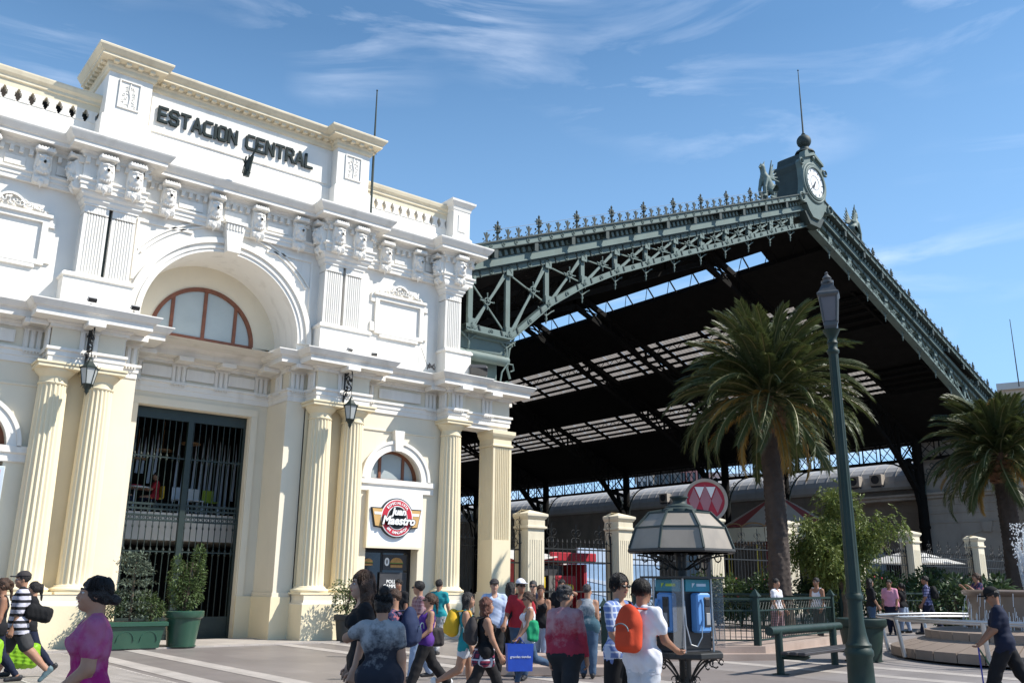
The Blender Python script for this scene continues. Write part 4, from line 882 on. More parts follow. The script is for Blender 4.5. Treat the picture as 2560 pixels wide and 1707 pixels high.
    if s_ < 0:
        fb = MB().bar((0, 0, 0), (0, 0, .42), .07, .04, side=(1, 0, 0)).bar((-.13, 0, .02), (0, 0, .16), .03, .03, side=(1, 0, 0)).bar((.13, 0, .02), (0, 0, .16), .03, .03, side=(1, 0, 0)).sphere((-.15, 0, .13), .035, 6, 4).sphere((.15, 0, .13), .035, 6, 4).bar((-.02, 0, .2), (-.12, 0, .38), .045, .03, side=(1, 0, .4)).bar((.02, 0, .2), (.12, 0, .38), .045, .03, side=(1, 0, -.4))
        fin_s = fb.mesh('finial', M['shed_dark'])
        fb = MB().lathe([(.05, 0), (.045, .3), (.10, .34), (.05, .38), (.05, .5)], 8).bar((-.22, 0, .0), (0, 0, .25), .035, .04, side=(1, 0, 0)).bar((.22, 0, 0), (0, 0, .25), .035, .04, side=(1, 0, 0)).sphere((-.17, 0, .2), .045, 6, 4).sphere((.17, 0, .2), .045, 6, 4).tube([(.11*math.cos(a*PI/5), 0, .52+.11*math.sin(a*PI/5)) for a in range(10)], .035, 5, closed=True).sphere((0, -.02, .52), .06, 8, 6).bar((-.2, 0, .52), (.2, 0, .52), .05, .03).bar((-.13, 0, .40), (.13, 0, .64), .05, .03).bar((.13, 0, .40), (-.13, 0, .64), .05, .03).lathe([(.05, .58), (.035, .7), (.05, .74), (0, .84)], 8)
        fin_t = fb.mesh('finial', M['shed_dark'])
    for k in range(0, 44):
        u = .6+.52*k; x = X(u)
        if u > 19.8: break
        put('finial', fin_t if k % 4 == 1 else fin_s, FA, g3(x, crest(x)+.02, .5), world=True)
    tp('lightning_wire', MB().tube([g3(X(.6), crest(X(.6))+.50, .5), g3(X(19.6), crest(X(19.6))+.50, .5)], .008, 4), 'grey_metal', FA)
# gable end post at the station building
tp('end_pier', MB().box(17.2, 20.0, 25.2, 26.2, 9.72, 10.28).box(17.2, 20.05, 25.1, 26.3, 10.16, 10.30).box(17.3, 17.9, 25.7, 26.2, 0, 9.4).box(17.2, 19.8, 25.6, 26.2, 8.4, 9.6), 'shed_green')
tp('end_roll', MB().tube([(17.2, 25.25, 9.52), (20.0, 25.25, 9.52)], .19, 12), 'shed_green', None, 60)
b = MB(); b.tube([(20.35, 25.3, 10.5), (20.1, 25.25, 10.0), (20.0, 25.25, 9.3), (20.15, 25.25, 8.9)], .05, 6)
for c, q in (((20.2, 10.2), .16), ((20.0, 8.6), .22)): b.tube([(c[0]+q*(1-.08*a)*math.cos(a*.7), 25.25, c[1]+q*(1-.08*a)*math.sin(a*.7)) for a in range(11)], .03, 5)
b.tube([(19.4, 24.9, 8.45), (19.5, 24.9, 9.0), (19.75, 24.9, 9.35), (20.0, 24.9, 9.35), (20.05, 24.9, 9.15), (19.9, 24.9, 9.08)], .03, 6); tp('scroll_bracket', b)
b = MB(); b.tube([(17.9, 26.2, 13.5), (17.75, 26.2, 14.2), (17.5, 26.2, 14.7), (17.45, 26.2, 15.0), (17.62, 26.2, 15.12), (17.72, 26.2, 14.98)], .09, 8); b.tube([(17.7, 26.2, 13.5), (17.3, 26.2, 14.2), (17.2, 26.2, 14.8)], .03, 6); tp('corner_scroll', b)
# main roof: sheets in strips along the hall, an open slot near the ridge, two skylight strips per slope
RT = .58; Y0, Y1 = 26.3, 128
def zr(x): return 22.55-SL*abs(x-XA)-RT       # underside of the roof
STR = [(0.0, 2.45), (3.20, 7.2), (10.7, 14.95), (18.25, 25.0)]      # solid strips, distance from the ridge
for s_ in (-1, 1):
    for a, c in STR:
        b = MB(); z_a, z_c = zr(XA+a), zr(XA+c)
        lift = .45 if a == 0 else 0
        vs = []
        for y in (Y0, Y1):
            for d, z in ((a, z_a), (c, z_c)): vs += [(XA+s_*d, y+KG*s_*d*(1 if y == Y0 else 0), z+lift), (XA+s_*d, y+KG*s_*d*(1 if y == Y0 else 0), z+lift+.3)]
        b.add(vs, [(0, 2, 6, 4), (1, 5, 7, 3), (0, 1, 3, 2), (4, 6, 7, 5), (0, 4, 5, 1), (2, 3, 7, 6)])
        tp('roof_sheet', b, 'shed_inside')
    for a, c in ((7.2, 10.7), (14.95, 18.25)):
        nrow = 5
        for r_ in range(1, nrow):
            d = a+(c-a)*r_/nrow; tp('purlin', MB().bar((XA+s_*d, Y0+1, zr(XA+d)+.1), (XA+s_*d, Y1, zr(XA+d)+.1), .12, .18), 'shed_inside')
        if s_ > 0:
            pm = MB()
            for k in range(6):
                x0 = 0; ww = (c-a)/nrow
                pm.add([(0, k*.33, 0), (ww, k*.33, -SL*ww), (ww, k*.33+.165, -SL*ww+.05), (0, k*.33+.165, .05), (ww, k*.33+.33, -SL*ww), (0, k*.33+.33, 0)], [(0, 1, 2, 3), (3, 2, 4, 5)])
            pm = pm.mesh('skylight_pane', M['skylight'])
            for r_ in range(nrow):
                d = a+(c-a)*r_/nrow
                for k in range(30): put('skylight_pane', pm, TS, (XA+d, Y0+5.6+2.0*k, zr(XA+d)+.22), world=True)
            tp('roof_sheet', MB().add([(XA+a-.1, Y0-.2, zr(XA+a)+.24), (XA+c+.1, Y0-.2, zr(XA+c)+.24), (XA+c+.1, Y0+5.7, zr(XA+c)+.24), (XA+a-.1, Y0+5.7, zr(XA+a)+.24)], [(0, 1, 2, 3)]), 'shed_inside')
            tp('skylight_far', MB().add([(XA+a, Y0+65.6, zr(XA+a)+.22), (XA+c, Y0+65.6, zr(XA+c)+.22), (XA+c, Y1, zr(XA+c)+.22), (XA+a, Y1, zr(XA+a)+.22)], [(0, 1, 2, 3)]), 'skylight')
        else:
            tp('skylight_strip', MB().add([(XA-a, Y0+.5, zr(XA+a)+.22), (XA-c, Y0+.5, zr(XA+c)+.22), (XA-c, Y1, zr(XA+c)+.22), (XA-a, Y1, zr(XA+a)+.22)], [(0, 1, 2, 3)]), 'skylight')
        for y in [Y0+1.6+4.0*k for k in range(16)]: tp('rafter', MB().bar((XA+s_*a, y, zr(XA+a)+.02), (XA+s_*c, y, zr(XA+c)+.02), .16, .2), 'shed_inside')
        # light lattice girder along the upper edge of each skylight
        n2 = 84 if s_ > 0 else 0
        if n2:
            xx = XA+s_*(a+.45); zz = zr(XA+a+.45); b = MB().bar((xx, Y0+1, zz-.05), (xx, Y0+85, zz-.05), .09, .07).bar((xx, Y0+1, zz-.5), (xx, Y0+85, zz-.5), .09, .07)
            for k in range(n2*2): b.bar((xx, Y0+1+.5*k, zz-.05 if k % 2 else zz-.5), (xx, Y0+1.5+.5*k, zz-.5 if k % 2 else zz-.05), .03, .04)
            tp('lattice_purlin', b, 'shed_inside')
    tp('roof_sheet', MB().add([(XA+s_*2.3, Y0-.3, zr(XA+2.3)+.5), (XA+s_*3.3, Y0-.3, zr(XA+3.3)+.25), (XA+s_*3.3, Y0+4.6, zr(XA+3.3)+.25), (XA+s_*2.3, Y0+4.6, zr(XA+2.3)+.5)], [(0, 1, 2, 3)]), 'shed_inside')
    # slot under the ridge: short struts
    for k in range(24): tp('slot_strut', MB().bar((XA+s_*2.4, Y0+2+2.0*k, zr(XA+2.4)+.55), (XA+s_*3.25, Y0+2.+2.0*k, zr(XA+3.25)), .07, .07).bar((XA+s_*2.4, Y0+2+2.0*k, zr(XA+2.4)+.5), (XA+s_*3.25, Y0+3.+2.0*k, zr(XA+3.25)+.1), .04, .04), 'shed_inside')
COLY = [33.4, 45.1, 51.3, 63.6, 75.9, 88.8, 101.5]
for y in COLY+[112]:            # roof trusses
    b = MB()
    for s_ in (-1, 1):
        X = lambda u: XA+s_*(24-u); last = None
        for u in [0, 2.5, 4.1, 5.9, 7.9, 9.9, 12.1, 16.7, 20.5, 24]:
            p = Vector((X(u), y, botz(X(u))-.1)); q = Vector((X(u), y, zr(X(u))-.1))
            if last is not None:
                b.bar(last[0], p, .26, .30); b.bar(last[1], q, .3, .35); b.bar(last[0], q, .10, .10); b.bar(last[1], p, .08, .08)
            b.bar(p, q, .14, .14); last = (p, q)
        b.bar((XA+s_*24, y, 8.0), (XA+s_*20.6, y, 11.5), .35, .35); b.bar((XA+s_*24, y, 6.0), (XA+s_*22.6, y, 10.9), .25, .25)
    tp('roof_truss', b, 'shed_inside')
for s_ in (-1, 1):              # columns and lattice girders along both sides
    xx = XA+s_*24
    for y in COLY:
        if s_ < 0 and y < 80: pass
        gz = ground_z(xx)
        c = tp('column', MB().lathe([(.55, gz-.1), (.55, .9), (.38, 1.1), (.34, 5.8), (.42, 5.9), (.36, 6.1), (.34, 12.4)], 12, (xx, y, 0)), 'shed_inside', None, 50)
        b = MB()
        for sy in (-1, 1):
            pts = [(xx, y+sy*(.35+2.1*math.sin(t*PI/12)), 10.9-2.6*(1-math.sin(PI/2*(1-0))*0-(1-math.cos(t*PI/12)))*1.0) for t in range(7)]
            pts = [(xx, y+sy*(.3+2.2*(1-math.cos(t*PI/12))), 8.3+2.55*math.sin(t*PI/12)) for t in range(7)]
            b.tube(pts, .07, 6)
            for k in range(3): cy = y+sy*(.45+.28*k); cz = 9.6+.4*k; q = .2-.03*k; b.tube([(xx, cy+sy*q*math.cos(a*.7), cz+q*math.sin(a*.7)) for a in range(9)], .03, 5)
        tp('bracket', b, 'shed_dark', c)
    ys = [26.5]+COLY
    for ya, yb in zip(ys[:-1], ys[1:]):
        b = MB().bar((xx, ya, 12.32), (xx, yb, 12.32), .3, .16).bar((xx, ya, 10.92), (xx, yb, 10.92), .34, .20)
        n2 = max(2, round((yb-ya)/1.55)); st = (yb-ya)/n2
        for k in range(n2):
            y_a = ya+st*k; y_b = y_a+st
            b.bar((xx, y_a, 11), (xx, y_a, 12.3), .08, .08); b.bar((xx, y_a+st*.22, 11), (xx, y_a+st*.22, 12.3), .06, .06)
            b.bar((xx, y_a+st*.22, 11), (xx, y_b, 12.3), .05, .05); b.bar((xx, y_a+st*.22, 12.3), (xx, y_b, 11), .05, .05)
            b.bar((xx, y_a+st*.22, 11.65), (xx, y_a+st*.6, 12.3), .04, .04); b.bar((xx, y_a+st*.6, 11), (xx, y_b, 11.65), .04, .04)
        tp('lattice_girder', b, 'shed_inside')
tp('platform_floor', MB().box(18, 65.5, 26.6, 120, .3, .52), 'paving_far')
# ------------------------------------------------------------------ clock, griffins, spire on the gable
mat('dial', (.80, .80, .78), .4, .03, 2); 
CK = thing('gable_clock', 'round white clock in a green iron scrolled case on the gable apex', 'clock', (XA-.15, yg(XA)-.55, 21.3), math.atan(KG))
case = [(-1.0, .55), (-.72, .15), (-.35, -.15), (.35, -.15), (.72, .15), (1.0, .55), (1.55, .45), (1.62, .75), (1.35, 1.0), (1.22, 1.4), (1.15, 2.0), (1.2, 2.6), (1.3, 2.95), (1.15, 3.15), (.85, 3.3), (.7, 3.75), (.35, 3.95), (-.35, 3.95), (-.7, 3.75), (-.85, 3.3), (-1.15, 3.15), (-1.3, 2.95), (-1.2, 2.6), (-1.15, 2.0), (-1.22, 1.4), (-1.35, 1.0), (-1.62, .75), (-1.55, .45)]
MB().prism([(x*.92, z) for x, z in case], -.1, .25, 'y').build('case', M['shed_green'], CK)
MB().prism([(x*.85, z*.97+.05) for x, z in case], .25, 1.7, 'y').build('case_back', M['shed_dark'], CK)
rim = MB()
for r_, w_, y_ in ((1.12, .09, -.10), (.98, .07, -.16), (.90, .05, -.20)): rim.tube([(r_*math.cos(a*PI/18), y_, 1.95+r_*math.sin(a*PI/18)) for a in range(36)], w_, 8, closed=True)
rim.build('rim', M['shed_green'], CK, 60)
MB().prism([(.9*math.cos(a*PI/24), 1.95+.9*math.sin(a*PI/24)) for a in range(48)], -.16, -.05, 'y').build('dial', M['dial'], CK)
for k in range(12):
    a = k*PI/6; MB().bar((.66*math.sin(a), -.165, 1.95+.66*math.cos(a)), (.82*math.sin(a), -.165, 1.95+.82*math.cos(a)), .05, .01, side=(math.cos(a), 0, -math.sin(a))).build('hour_mark', M['logo_black'], CK)
for ln, wd_, a in ((.42, .07, R(207)), (.72, .045, R(222))): MB().bar((-.1*math.sin(a), -.18, 1.95-.1*math.cos(a)), (ln*math.sin(a), -.18, 1.95+ln*math.cos(a)), wd_, .012, side=(math.cos(a), 0, -math.sin(a))).build('hand', M['logo_black'], CK)
MB().tube([(.42*math.cos(a*PI/12), -.165, 1.95+.42*math.sin(a*PI/12)) for a in range(24)], .012, 4, closed=True).build('minute_ring', M['logo_black'], CK)
b = MB()
for sx in (-1, 1):
    for c, q in (((sx*1.42, .72), .24), ((sx*1.2, 2.9), .17)): b.tube([(c[0]+q*math.cos(a*PI/6), -.14, c[1]+q*math.sin(a*PI/6)) for a in range(12)], .06, 6, closed=True); b.lathe([(.05, 0), (.05, .01)], 6, (c[0], -.15, c[1]))
b.build('scroll', M['shed_green'], CK, 60)
b = MB().prism([(-.95, 3.35), (0, 3.8), (.95, 3.35), (.95, 3.2), (0, 3.62), (-.95, 3.2)], -.25, .0, 'y'); b.sphere((0, -.15, 3.45), .13, 8, 6); b.build('pediment', M['shed_green'], CK)
MB().lathe([(.55, 3.9), (.5, 4.0), (.3, 4.1), (.28, 4.2), (.2, 4.3)], 20, (0, .3, 0)).build('neck', M['shed_dark'], CK, 40)
MB().sphere((0, .3, 4.66), .40, 24, 16).build('ball', M['shed_dark'], CK, 180)
MB().tube([(0, .3, 5.0), (0, .3, 5.3), (0, .3, 7.0), (0, .3, 9.2)], [.075, .05, .04, .02], 8).lathe([(.10, 5.05), (.12, 5.12), (.06, 5.18)], 10, (0, .3, 0)).build('spire', M['shed_dark'], CK, 40)
MB().sphere((0, .3, 9.2), .05, 8, 6).build('spire_tip', M['shed_dark'], CK)
MB().prism([(-1.0, .1), (1.0, .1), (.5, -.55), (-.5, -.55)], .02, .5, 'y').build('corbel', M['shed_dark'], CK)
# griffin: seated winged beast looking outwards
g = SDF((-1.0, -.45, -.1), (1.0, .45, 2.75), .035)
g.ell((0, 0, .75), (.42, .30, .42), .08).cone((.1, 0, .8), (-.35, 0, 1.45), .36, .26, .1).cone((-.35, 0, 1.45), (-.48, 0, 1.95), .20, .17, .06).ell((-.52, 0, 2.05), (.21, .17, .19), .05).cone((-.62, 0, 2.03), (-.85, 0, 1.93), .10, .04, .04)
for sy in (-1, 1):
    g.cone((-.5, sy*.1, 2.18), (-.42, sy*.13, 2.42), .06, .02, .02); g.cone((-.38, sy*.2, 1.3), (-.62, sy*.2, .6), .14, .10, .05).cone((-.62, sy*.2, .6), (-.6, sy*.2, .05), .10, .08, .03).cone((-.6, sy*.2, .05), (-.78, sy*.2, .03), .09, .07, .03)
    g.cone((.25, sy*.25, .7), (-.1, sy*.3, .45), .28, .17, .06).cone((-.1, sy*.3, .45), (.1, sy*.3, .08), .15, .09, .04).cone((.1, sy*.3, .06), (-.2, sy*.3, .04), .09, .08, .03)
    for k in range(6): g.cone((-.1, sy*.18, 1.35), (.05+.13*k, sy*(.32), 2.55-.25*k), .10, .035, .03)
g.cone((.5, 0, .5), (.85, .1, .3), .10, .06, .04).cone((.85, .1, .3), (.9, .05, .9), .06, .05, .03)
gm = g.mesh('griffin', M['shed_green'])
for sx, lab in ((-1, 'green iron griffin statue seated left of the gable clock'), (1, 'green iron griffin statue seated right of the gable clock')):
    x = XA+sx*4.3; o = put('griffin_statue', gm, None, (x, yg(x)-.35, crest(x)+.02)); o.scale = (.85 if sx < 0 else -.85, .85, .85); tag(o, lab, 'statue', 'griffin statues on the gable')
# ================================================================== right wing, side hall, far houses
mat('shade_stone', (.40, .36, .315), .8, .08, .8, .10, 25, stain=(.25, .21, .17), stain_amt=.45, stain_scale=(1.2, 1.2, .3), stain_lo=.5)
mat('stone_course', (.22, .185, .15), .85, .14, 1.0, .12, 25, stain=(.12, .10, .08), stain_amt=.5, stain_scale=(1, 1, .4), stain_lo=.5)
mat('zinc', (.44, .43, .42), .5, .08, .6, .05, 20, stain=(.30, .28, .26), stain_amt=.5, stain_scale=(.7, .4, .7), stain_lo=.5)
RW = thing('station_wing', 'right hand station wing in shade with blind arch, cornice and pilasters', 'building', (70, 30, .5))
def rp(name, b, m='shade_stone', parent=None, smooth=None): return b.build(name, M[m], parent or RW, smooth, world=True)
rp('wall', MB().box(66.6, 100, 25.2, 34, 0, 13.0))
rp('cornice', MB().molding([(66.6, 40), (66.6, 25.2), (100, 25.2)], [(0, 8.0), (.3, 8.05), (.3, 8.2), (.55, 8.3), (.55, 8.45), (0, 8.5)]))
rp('upper_cornice', MB().molding([(66.6, 40), (66.6, 25.2), (100, 25.2)], [(0, 12.4), (.2, 12.5), (.2, 12.7), (.6, 12.9), (.6, 13.1), (0, 13.2)]))
for z in (6.2, 6.9, 7.5, 9.6, 10.5): rp('string_course', MB().molding([(66.6, 34), (66.6, 25.2), (100, 25.2)], [(0, z), (.07, z+.02), (.07, z+.14), (0, z+.16)]))
b = MB()
for k in range(25): pass
for i, cy in enumerate((29.2,)):
    vs = []; fs = []
    for k in range(25):
        a = PI*k/24; vs += [(66.5, cy+2.6*math.cos(a), 3.0+2.6*math.sin(a)), (66.5, cy+2.9*math.cos(a), 3.0+2.9*math.sin(a)), (66.62, cy+2.9*math.cos(a), 3.0+2.9*math.sin(a)), (66.62, cy+2.6*math.cos(a), 3.0+2.6*math.sin(a))]
    for k in range(24):
        for j in range(4): fs.append((4*k+j, 4*k+(j+1) % 4, 4*k+4+(j+1) % 4, 4*k+4+j))
    rp('blind_arch', MB().add(vs, fs), smooth=40)
rp('keystone', MB().prism([(28.95, 5.5), (29.45, 5.5), (29.6, 6.2), (28.8, 6.2)], 66.35, 66.6, 'x'))
for x0, y0, x1, y1 in ((63.95, 24.6, 64.75, 25.4), (65.7, 24.9, 66.6, 25.7), (69.5, 24.75, 70.3, 25.3), (71.0, 24.75, 71.8, 25.3)):
    p = rp('pilaster', MB().bbox(x0, x1, y0, y1, 1.3, 6.3, .03)); rp('capital', MB().box(x0-.08, x1+.08, y0-.08, y1+.08, 6.3, 6.45).box(x0-.14, x1+.14, y0-.14, y1+.14, 6.45, 6.8), parent=p); rp('base', MB().box(x0-.08, x1+.08, y0-.08, y1+.08, 0, 1.3), parent=p)
rp('portico_beam', MB().box(63.95, 66.6, 24.68, 25.5, 6.8, 8.0).box(63.3, 66.6, 24.1, 26.2, 8.05, 8.4))
# low side hall beyond the shed columns, with a vaulted zinc roof in strips
SH = thing('side_hall', 'long low stone side hall with vaulted zinc roof beyond the shed columns', 'building', (70, 70, .5))
def sp_(name, b, m, parent=None, smooth=None): return b.build(name, M[m], parent or SH, smooth, world=True)
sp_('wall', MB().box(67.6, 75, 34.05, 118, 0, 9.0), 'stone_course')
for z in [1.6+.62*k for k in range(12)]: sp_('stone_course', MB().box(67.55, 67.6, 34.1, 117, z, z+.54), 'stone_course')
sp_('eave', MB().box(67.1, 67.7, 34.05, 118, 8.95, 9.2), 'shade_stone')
vs = []; nseg = 7
for k in range(nseg+1):
    a = k/nseg*R(78); vs.append((67.05+3.4*(1-math.cos(a)), 9.15+2.3*math.sin(a)))
rfm = MB()
for k in range(nseg):
    (x0, z0), (x1, z1) = vs[k], vs[k+1]; rfm.add([(x0, 0, z0), (x0, .94, z0), (x1, .94, z1), (x1, 0, z1)], [(0, 1, 2, 3)]); rfm.add([(x0, .94, z0), (x0, .94, z0+.05), (x0, 1.0, z0+.05), (x0, 1.0, z0), (x1, .94, z1), (x1, .94, z1+.05), (x1, 1.0, z1+.05), (x1, 1.0, z1)], [(0, 1, 5, 4), (1, 2, 6, 5), (2, 3, 7, 6)])
rfm = rfm.mesh('roof_strip', M['zinc'])
for k in range(84): put('roof_strip', rfm, SH, (0, 34.1+k, 0), world=True)
sp_('ridge', MB().box(69.75, 75, 34.05, 118, 10.6, 11.3), 'zinc')
for y in (38, 47, 57, 68, 80):
    vs2 = []; fs = []
    for k in range(17):
        a = PI*k/16; vs2 += [(67.5, y+1.5*math.cos(a), 3.4+1.5*math.sin(a)), (67.5, y+1.8*math.cos(a), 3.4+1.8*math.sin(a)), (67.6, y+1.8*math.cos(a), 3.4+1.8*math.sin(a)), (67.6, y+1.5*math.cos(a), 3.4+1.5*math.sin(a))]
    for k in range(16):
        for j in range(4): fs.append((4*k+j, 4*k+(j+1) % 4, 4*k+4+(j+1) % 4, 4*k+4+j))
    w_ = sp_('window', MB().add(vs2, fs), 'stone_course'); sp_('pane', MB().prism([(y-1.5, 1.2), (y+1.5, 1.2)]+[(y+1.5*math.cos(PI*k/12), 3.4+1.5*math.sin(PI*k/12)) for k in range(13)], 67.52, 67.56, 'x'), 'dark_glass', w_)
def ac_unit(x, y, z, lab):
    t = thing('air_conditioner', lab, 'air conditioner', (x, y, z), 0, 'air conditioners on the vaulted roof')
    MB().bbox(-.3, .3, -.5, .5, 0, .85, .03).build('casing', M['shade_stone'], t)
    MB().lathe([(.33, 0), (.33, .03), (.28, .03), (.28, -.02), (0, -.02)], 20).build('fan', M['dark_grey'], t, rot=(0, -PI/2, 0), loc=(-.31, 0, .44)); MB().box(-.2, .2, -.45, .45, -.12, 0).build('stand', M['dark_grey'], t)
ac_unit(66.95, 37.4, 9.35, 'grey air conditioner on the vaulted roof, the nearer of two near the column'); ac_unit(66.95, 39.3, 9.35, 'grey air conditioner on the vaulted roof, the farther of two near the column'); ac_unit(66.95, 59.5, 9.4, 'lone grey air conditioner on the vaulted roof behind the metro sign')
mat('brick_pink', (.46, .22, .20), .85, .1, .3); mat('far_grey', (.16, .15, .14), .85, .12, .3); mat('far_white', (.55, .53, .5), .85, .08, .3); mat('far_tan', (.48, .38, .29), .85, .08, .3)
def far_house(px0, px1, pytop, d, m, lab, nw=4, nf=2):
    a = at_d(px0, pytop, d); c = at_d(px1, pytop, d); w_ = (c-a).length; z1 = (a.z+c.z)/2
    t = thing('far_building', lab, 'building', (a.x, a.y, .5), math.atan2(c.y-a.y, c.x-a.x), 'far buildings beyond the shed')
    MB().box(0, w_, 0, 14, 0, z1-.5).build('wall', M[m], t); MB().box(-.3, w_+.3, -.3, 14.3, z1-.52, z1+.1).build('parapet', M['far_white'], t)
    for f in range(nf):
        for k in range(nw):
            x = w_*(k+.5)/nw; z = z1-3.2-3.1*f; o = MB().box(x-w_*.28/nw, x+w_*.28/nw, -.06, 0, z, z+1.6).build('window', M['dark_glass'], t)
far_house(1700, 1755, 1166, 170, 'brick_pink', 'pink brick block seen through the lattice left of the palm')
far_house(1630, 1702, 1172, 168, 'far_grey', 'dark grey block seen through the lattice beside the pink block', 5, 3)
far_house(1590, 1632, 1186, 150, 'far_white', 'pale low block seen through the lattice left of the dark block', 3, 1)
far_house(1756, 1812, 1188, 175, 'far_white', 'white low block seen through the lattice right of the pink block', 3, 1)
far_house(1822, 1905, 1190, 190, 'far_tan', 'tan low block seen through the lattice behind the palm trunk', 4, 1)
far_house(2500, 2720, 966, 95, 'far_tan', 'tan high building with a pole behind the right palm', 6, 3)
o = MB().tube([(0, 0, 0), (0, 0, 6.5)], [.06, .03], 6).build('mast', M['dark_grey'], loc=tuple(at_d(2548, 966, 94))); tag(o, 'thin dark mast on the tan building at the right edge', 'mast')
# ================================================================== iron fence with stone pillars before the shed
mat('pillar_stone', (.70, .63, .48), .8, .06, .8, .08, 25, stain=(.45, .37, .26), stain_amt=.4, stain_scale=(3, 3, .6), stain_lo=.55)
def pillar(x, y, lab):
    z0 = ground_z(x)-.02; t = thing('gate_pillar', lab, 'pillar', (x, y, z0), 0, 'stone pillars of the shed fence')
    MB().bbox(-.44, .44, -.44, .44, 0, .8, .02).build('base', M['pillar_stone'], t); b = MB().box(-.37, .37, -.37, .37, .8, 3.5)
    b.build('shaft', M['pillar_stone'], t)
    for k in range(6):
        xx = -.26+.104*k; MB().box(xx-.018, xx+.018, -.385, -.37, 1.0, 3.1).build('flute_rib', M['pillar_stone'], t); MB().box(-.385, -.37, xx-.018, xx+.018, 1.0, 3.1).build('flute_rib', M['pillar_stone'], t)
    MB().molding([(-.37, .37), (-.37, -.37), (.37, -.37), (.37, .37), (-.37, .37)], [(0, 3.45), (.08, 3.5), (.08, 3.56), (.02, 3.58), (.02, 3.8), (.06, 3.84), (.11, 3.92), (.11, 4.0), (-.36, 4.15)]).build('cap', M['pillar_stone'], t)
PX_ = [(21.0, 'sunlit stone gate pillar just right of the square portico pilaster'), (25.5, 'stone gate pillar between red kiosk and blue banner'), (31.0, 'stone gate pillar hidden partly behind the phone kiosk roof'), (36.4, 'stone gate pillar just left of the near palm trunk'), (42.0, 'stone gate pillar behind the leafy pepper tree'), (47.6, 'stone gate pillar left of the white parasol'), (55.1, 'stone gate pillar right of the white parasol'), (60.5, 'stone gate pillar by the right fountain jets')]
for x, lab in PX_: pillar(x, 25.1, lab)
fx = [19.85]+[p[0] for p in PX_]+[63.9]
fbar = MB().tube([(0, 0, 0), (0, 0, 2.95)], .018, 5).lathe([(.018, 2.95), (.04, 3.0), (0, 3.14)], 5).mesh('bar', M['black_iron'])
scr = MB()
for sx in (-1, 1):
    scr.tube([(sx*(.05+.26*(1-.085*a)*math.sin(a*.62)), 0, .35+.3*(1-.085*a)*-math.cos(a*.62)) for a in range(11)], .016, 4); scr.tube([(sx*(.16*(1-.085*a)*math.sin(a*.7)+.1), 0, .78+.18*(1-.085*a)*-math.cos(a*.7)) for a in range(10)], .013, 4)
scr.tube([(0, 0, 0), (0, 0, 1.15)], .016, 4); scr = scr.mesh('scroll', M['black_iron'])
names = ['narrow iron gate panel beside the square portico pilaster', 'black iron gate panel in front of the red kiosk', 'black iron fence panel before the blue banner', 'black iron fence panel behind the phone kiosk', 'black iron fence panel behind the near palm trunk', 'black iron fence panel behind the pepper tree', 'black iron fence panel in front of the white parasol', 'black iron fence panel right of the white parasol', 'black iron fence panel at the right wing']
for i, (a, c) in enumerate(zip(fx[:-1], fx[1:])):
    a += .45 if i else 0; c -= .45; y = 25.1; z0 = ground_z((a+c)/2)
    t = thing('iron_fence', names[i], 'fence', ((a+c)/2, y, z0), 0, 'iron fence panels before the shed'); hw = (c-a)/2
    for z in (.12, 1.25, 2.3, 2.75): MB().box(-hw, hw, -.025, .025, z-.025, z+.025).build('rail', M['black_iron'], t)
    n2 = max(3, round((c-a)/.23))
    for k in range(n2+1): put('bar', fbar, t, (-hw+2*hw*k/n2, 0, 0))
    for k in range(max(1, round((c-a)/1.1))):
        m_ = max(1, round((c-a)/1.1)); put('scroll', scr, t, (-hw+2*hw*(k+.5)/m_, 0, 2.75), None, (1, 1, .8))
    for sx in (-1, 1): MB().tube([(sx*hw, 0, 0), (sx*hw, 0, 3.3)], .035, 6).build('post', M['black_iron'], t); put('scroll', scr, t, (sx*hw*.97, 0, 2.9), None, (.8, 1, 1))
ig = thing('iron_gate', 'black iron scroll gate in the opening between end column and square pilaster', 'gate', (18.45, 25.6, 0))
for z in (.15, 1.3, 2.9, 3.15): MB().box(-.5, .5, -.02, .02, z-.02, z+.02).build('rail', M['black_iron'], ig)
for k in range(6): put('bar', fbar, ig, (-.45+.18*k, 0, .15))
put('scroll', scr, ig, (0, 0, 3.15)); put('scroll', scr, ig, (.5, 0, 2.6), (0, PI/2, 0), (.8, 1, .5))
# red lottery kiosk behind the fence
mat('kiosk_red', (.40, .025, .04), .45, .12, 2); mat('kiosk_dark', (.03, .02, .02), .6, .3, 2); mat('canvas', (.70, .70, .68), .7, .05, 2, trans=.2); mat('yellow_sign', (.75, .55, .03), .5, .05, 2)
KI = thing('lottery_kiosk', 'red lottery kiosk with white awning behind the iron gate', 'kiosk', (23.6, 27.6, .2))
MB().box(-1.7, 1.7, .9, 1.0, 0, 2.2).box(1.55, 1.7, -.9, .9, 0, 2.2).box(-1.7, -1.55, -.9, .9, 0, 2.2).build('wall', M['kiosk_red'], KI); MB().box(-1.5, 1.5, .2, .3, .05, 1.9).build('counter_back', M['kiosk_dark'], KI)
MB().bbox(-.4, 1.95, -1.2, -1.05, 2.3, 2.62, .02).build('fascia', M['kiosk_red'], KI); MB().box(-1.9, 1.9, -1.04, 1.1, 2.25, 2.40).build('roof', M['kiosk_red'], KI)
MB().add([(-2.2, -1.6, 2.2), (-.2, -1.3, 2.45), (-.2, .5, 2.75), (-2.2, .5, 2.65), (-2.2, -1.6, 2.17), (-.2, -1.3, 2.42)], [(0, 1, 2, 3), (0, 4, 5, 1)]).build('awning', M['canvas'], KI)
MB().box(-1.6, .3, -.98, -.92, 1.75, 2.12).build('board', M['poster_grey'], KI)
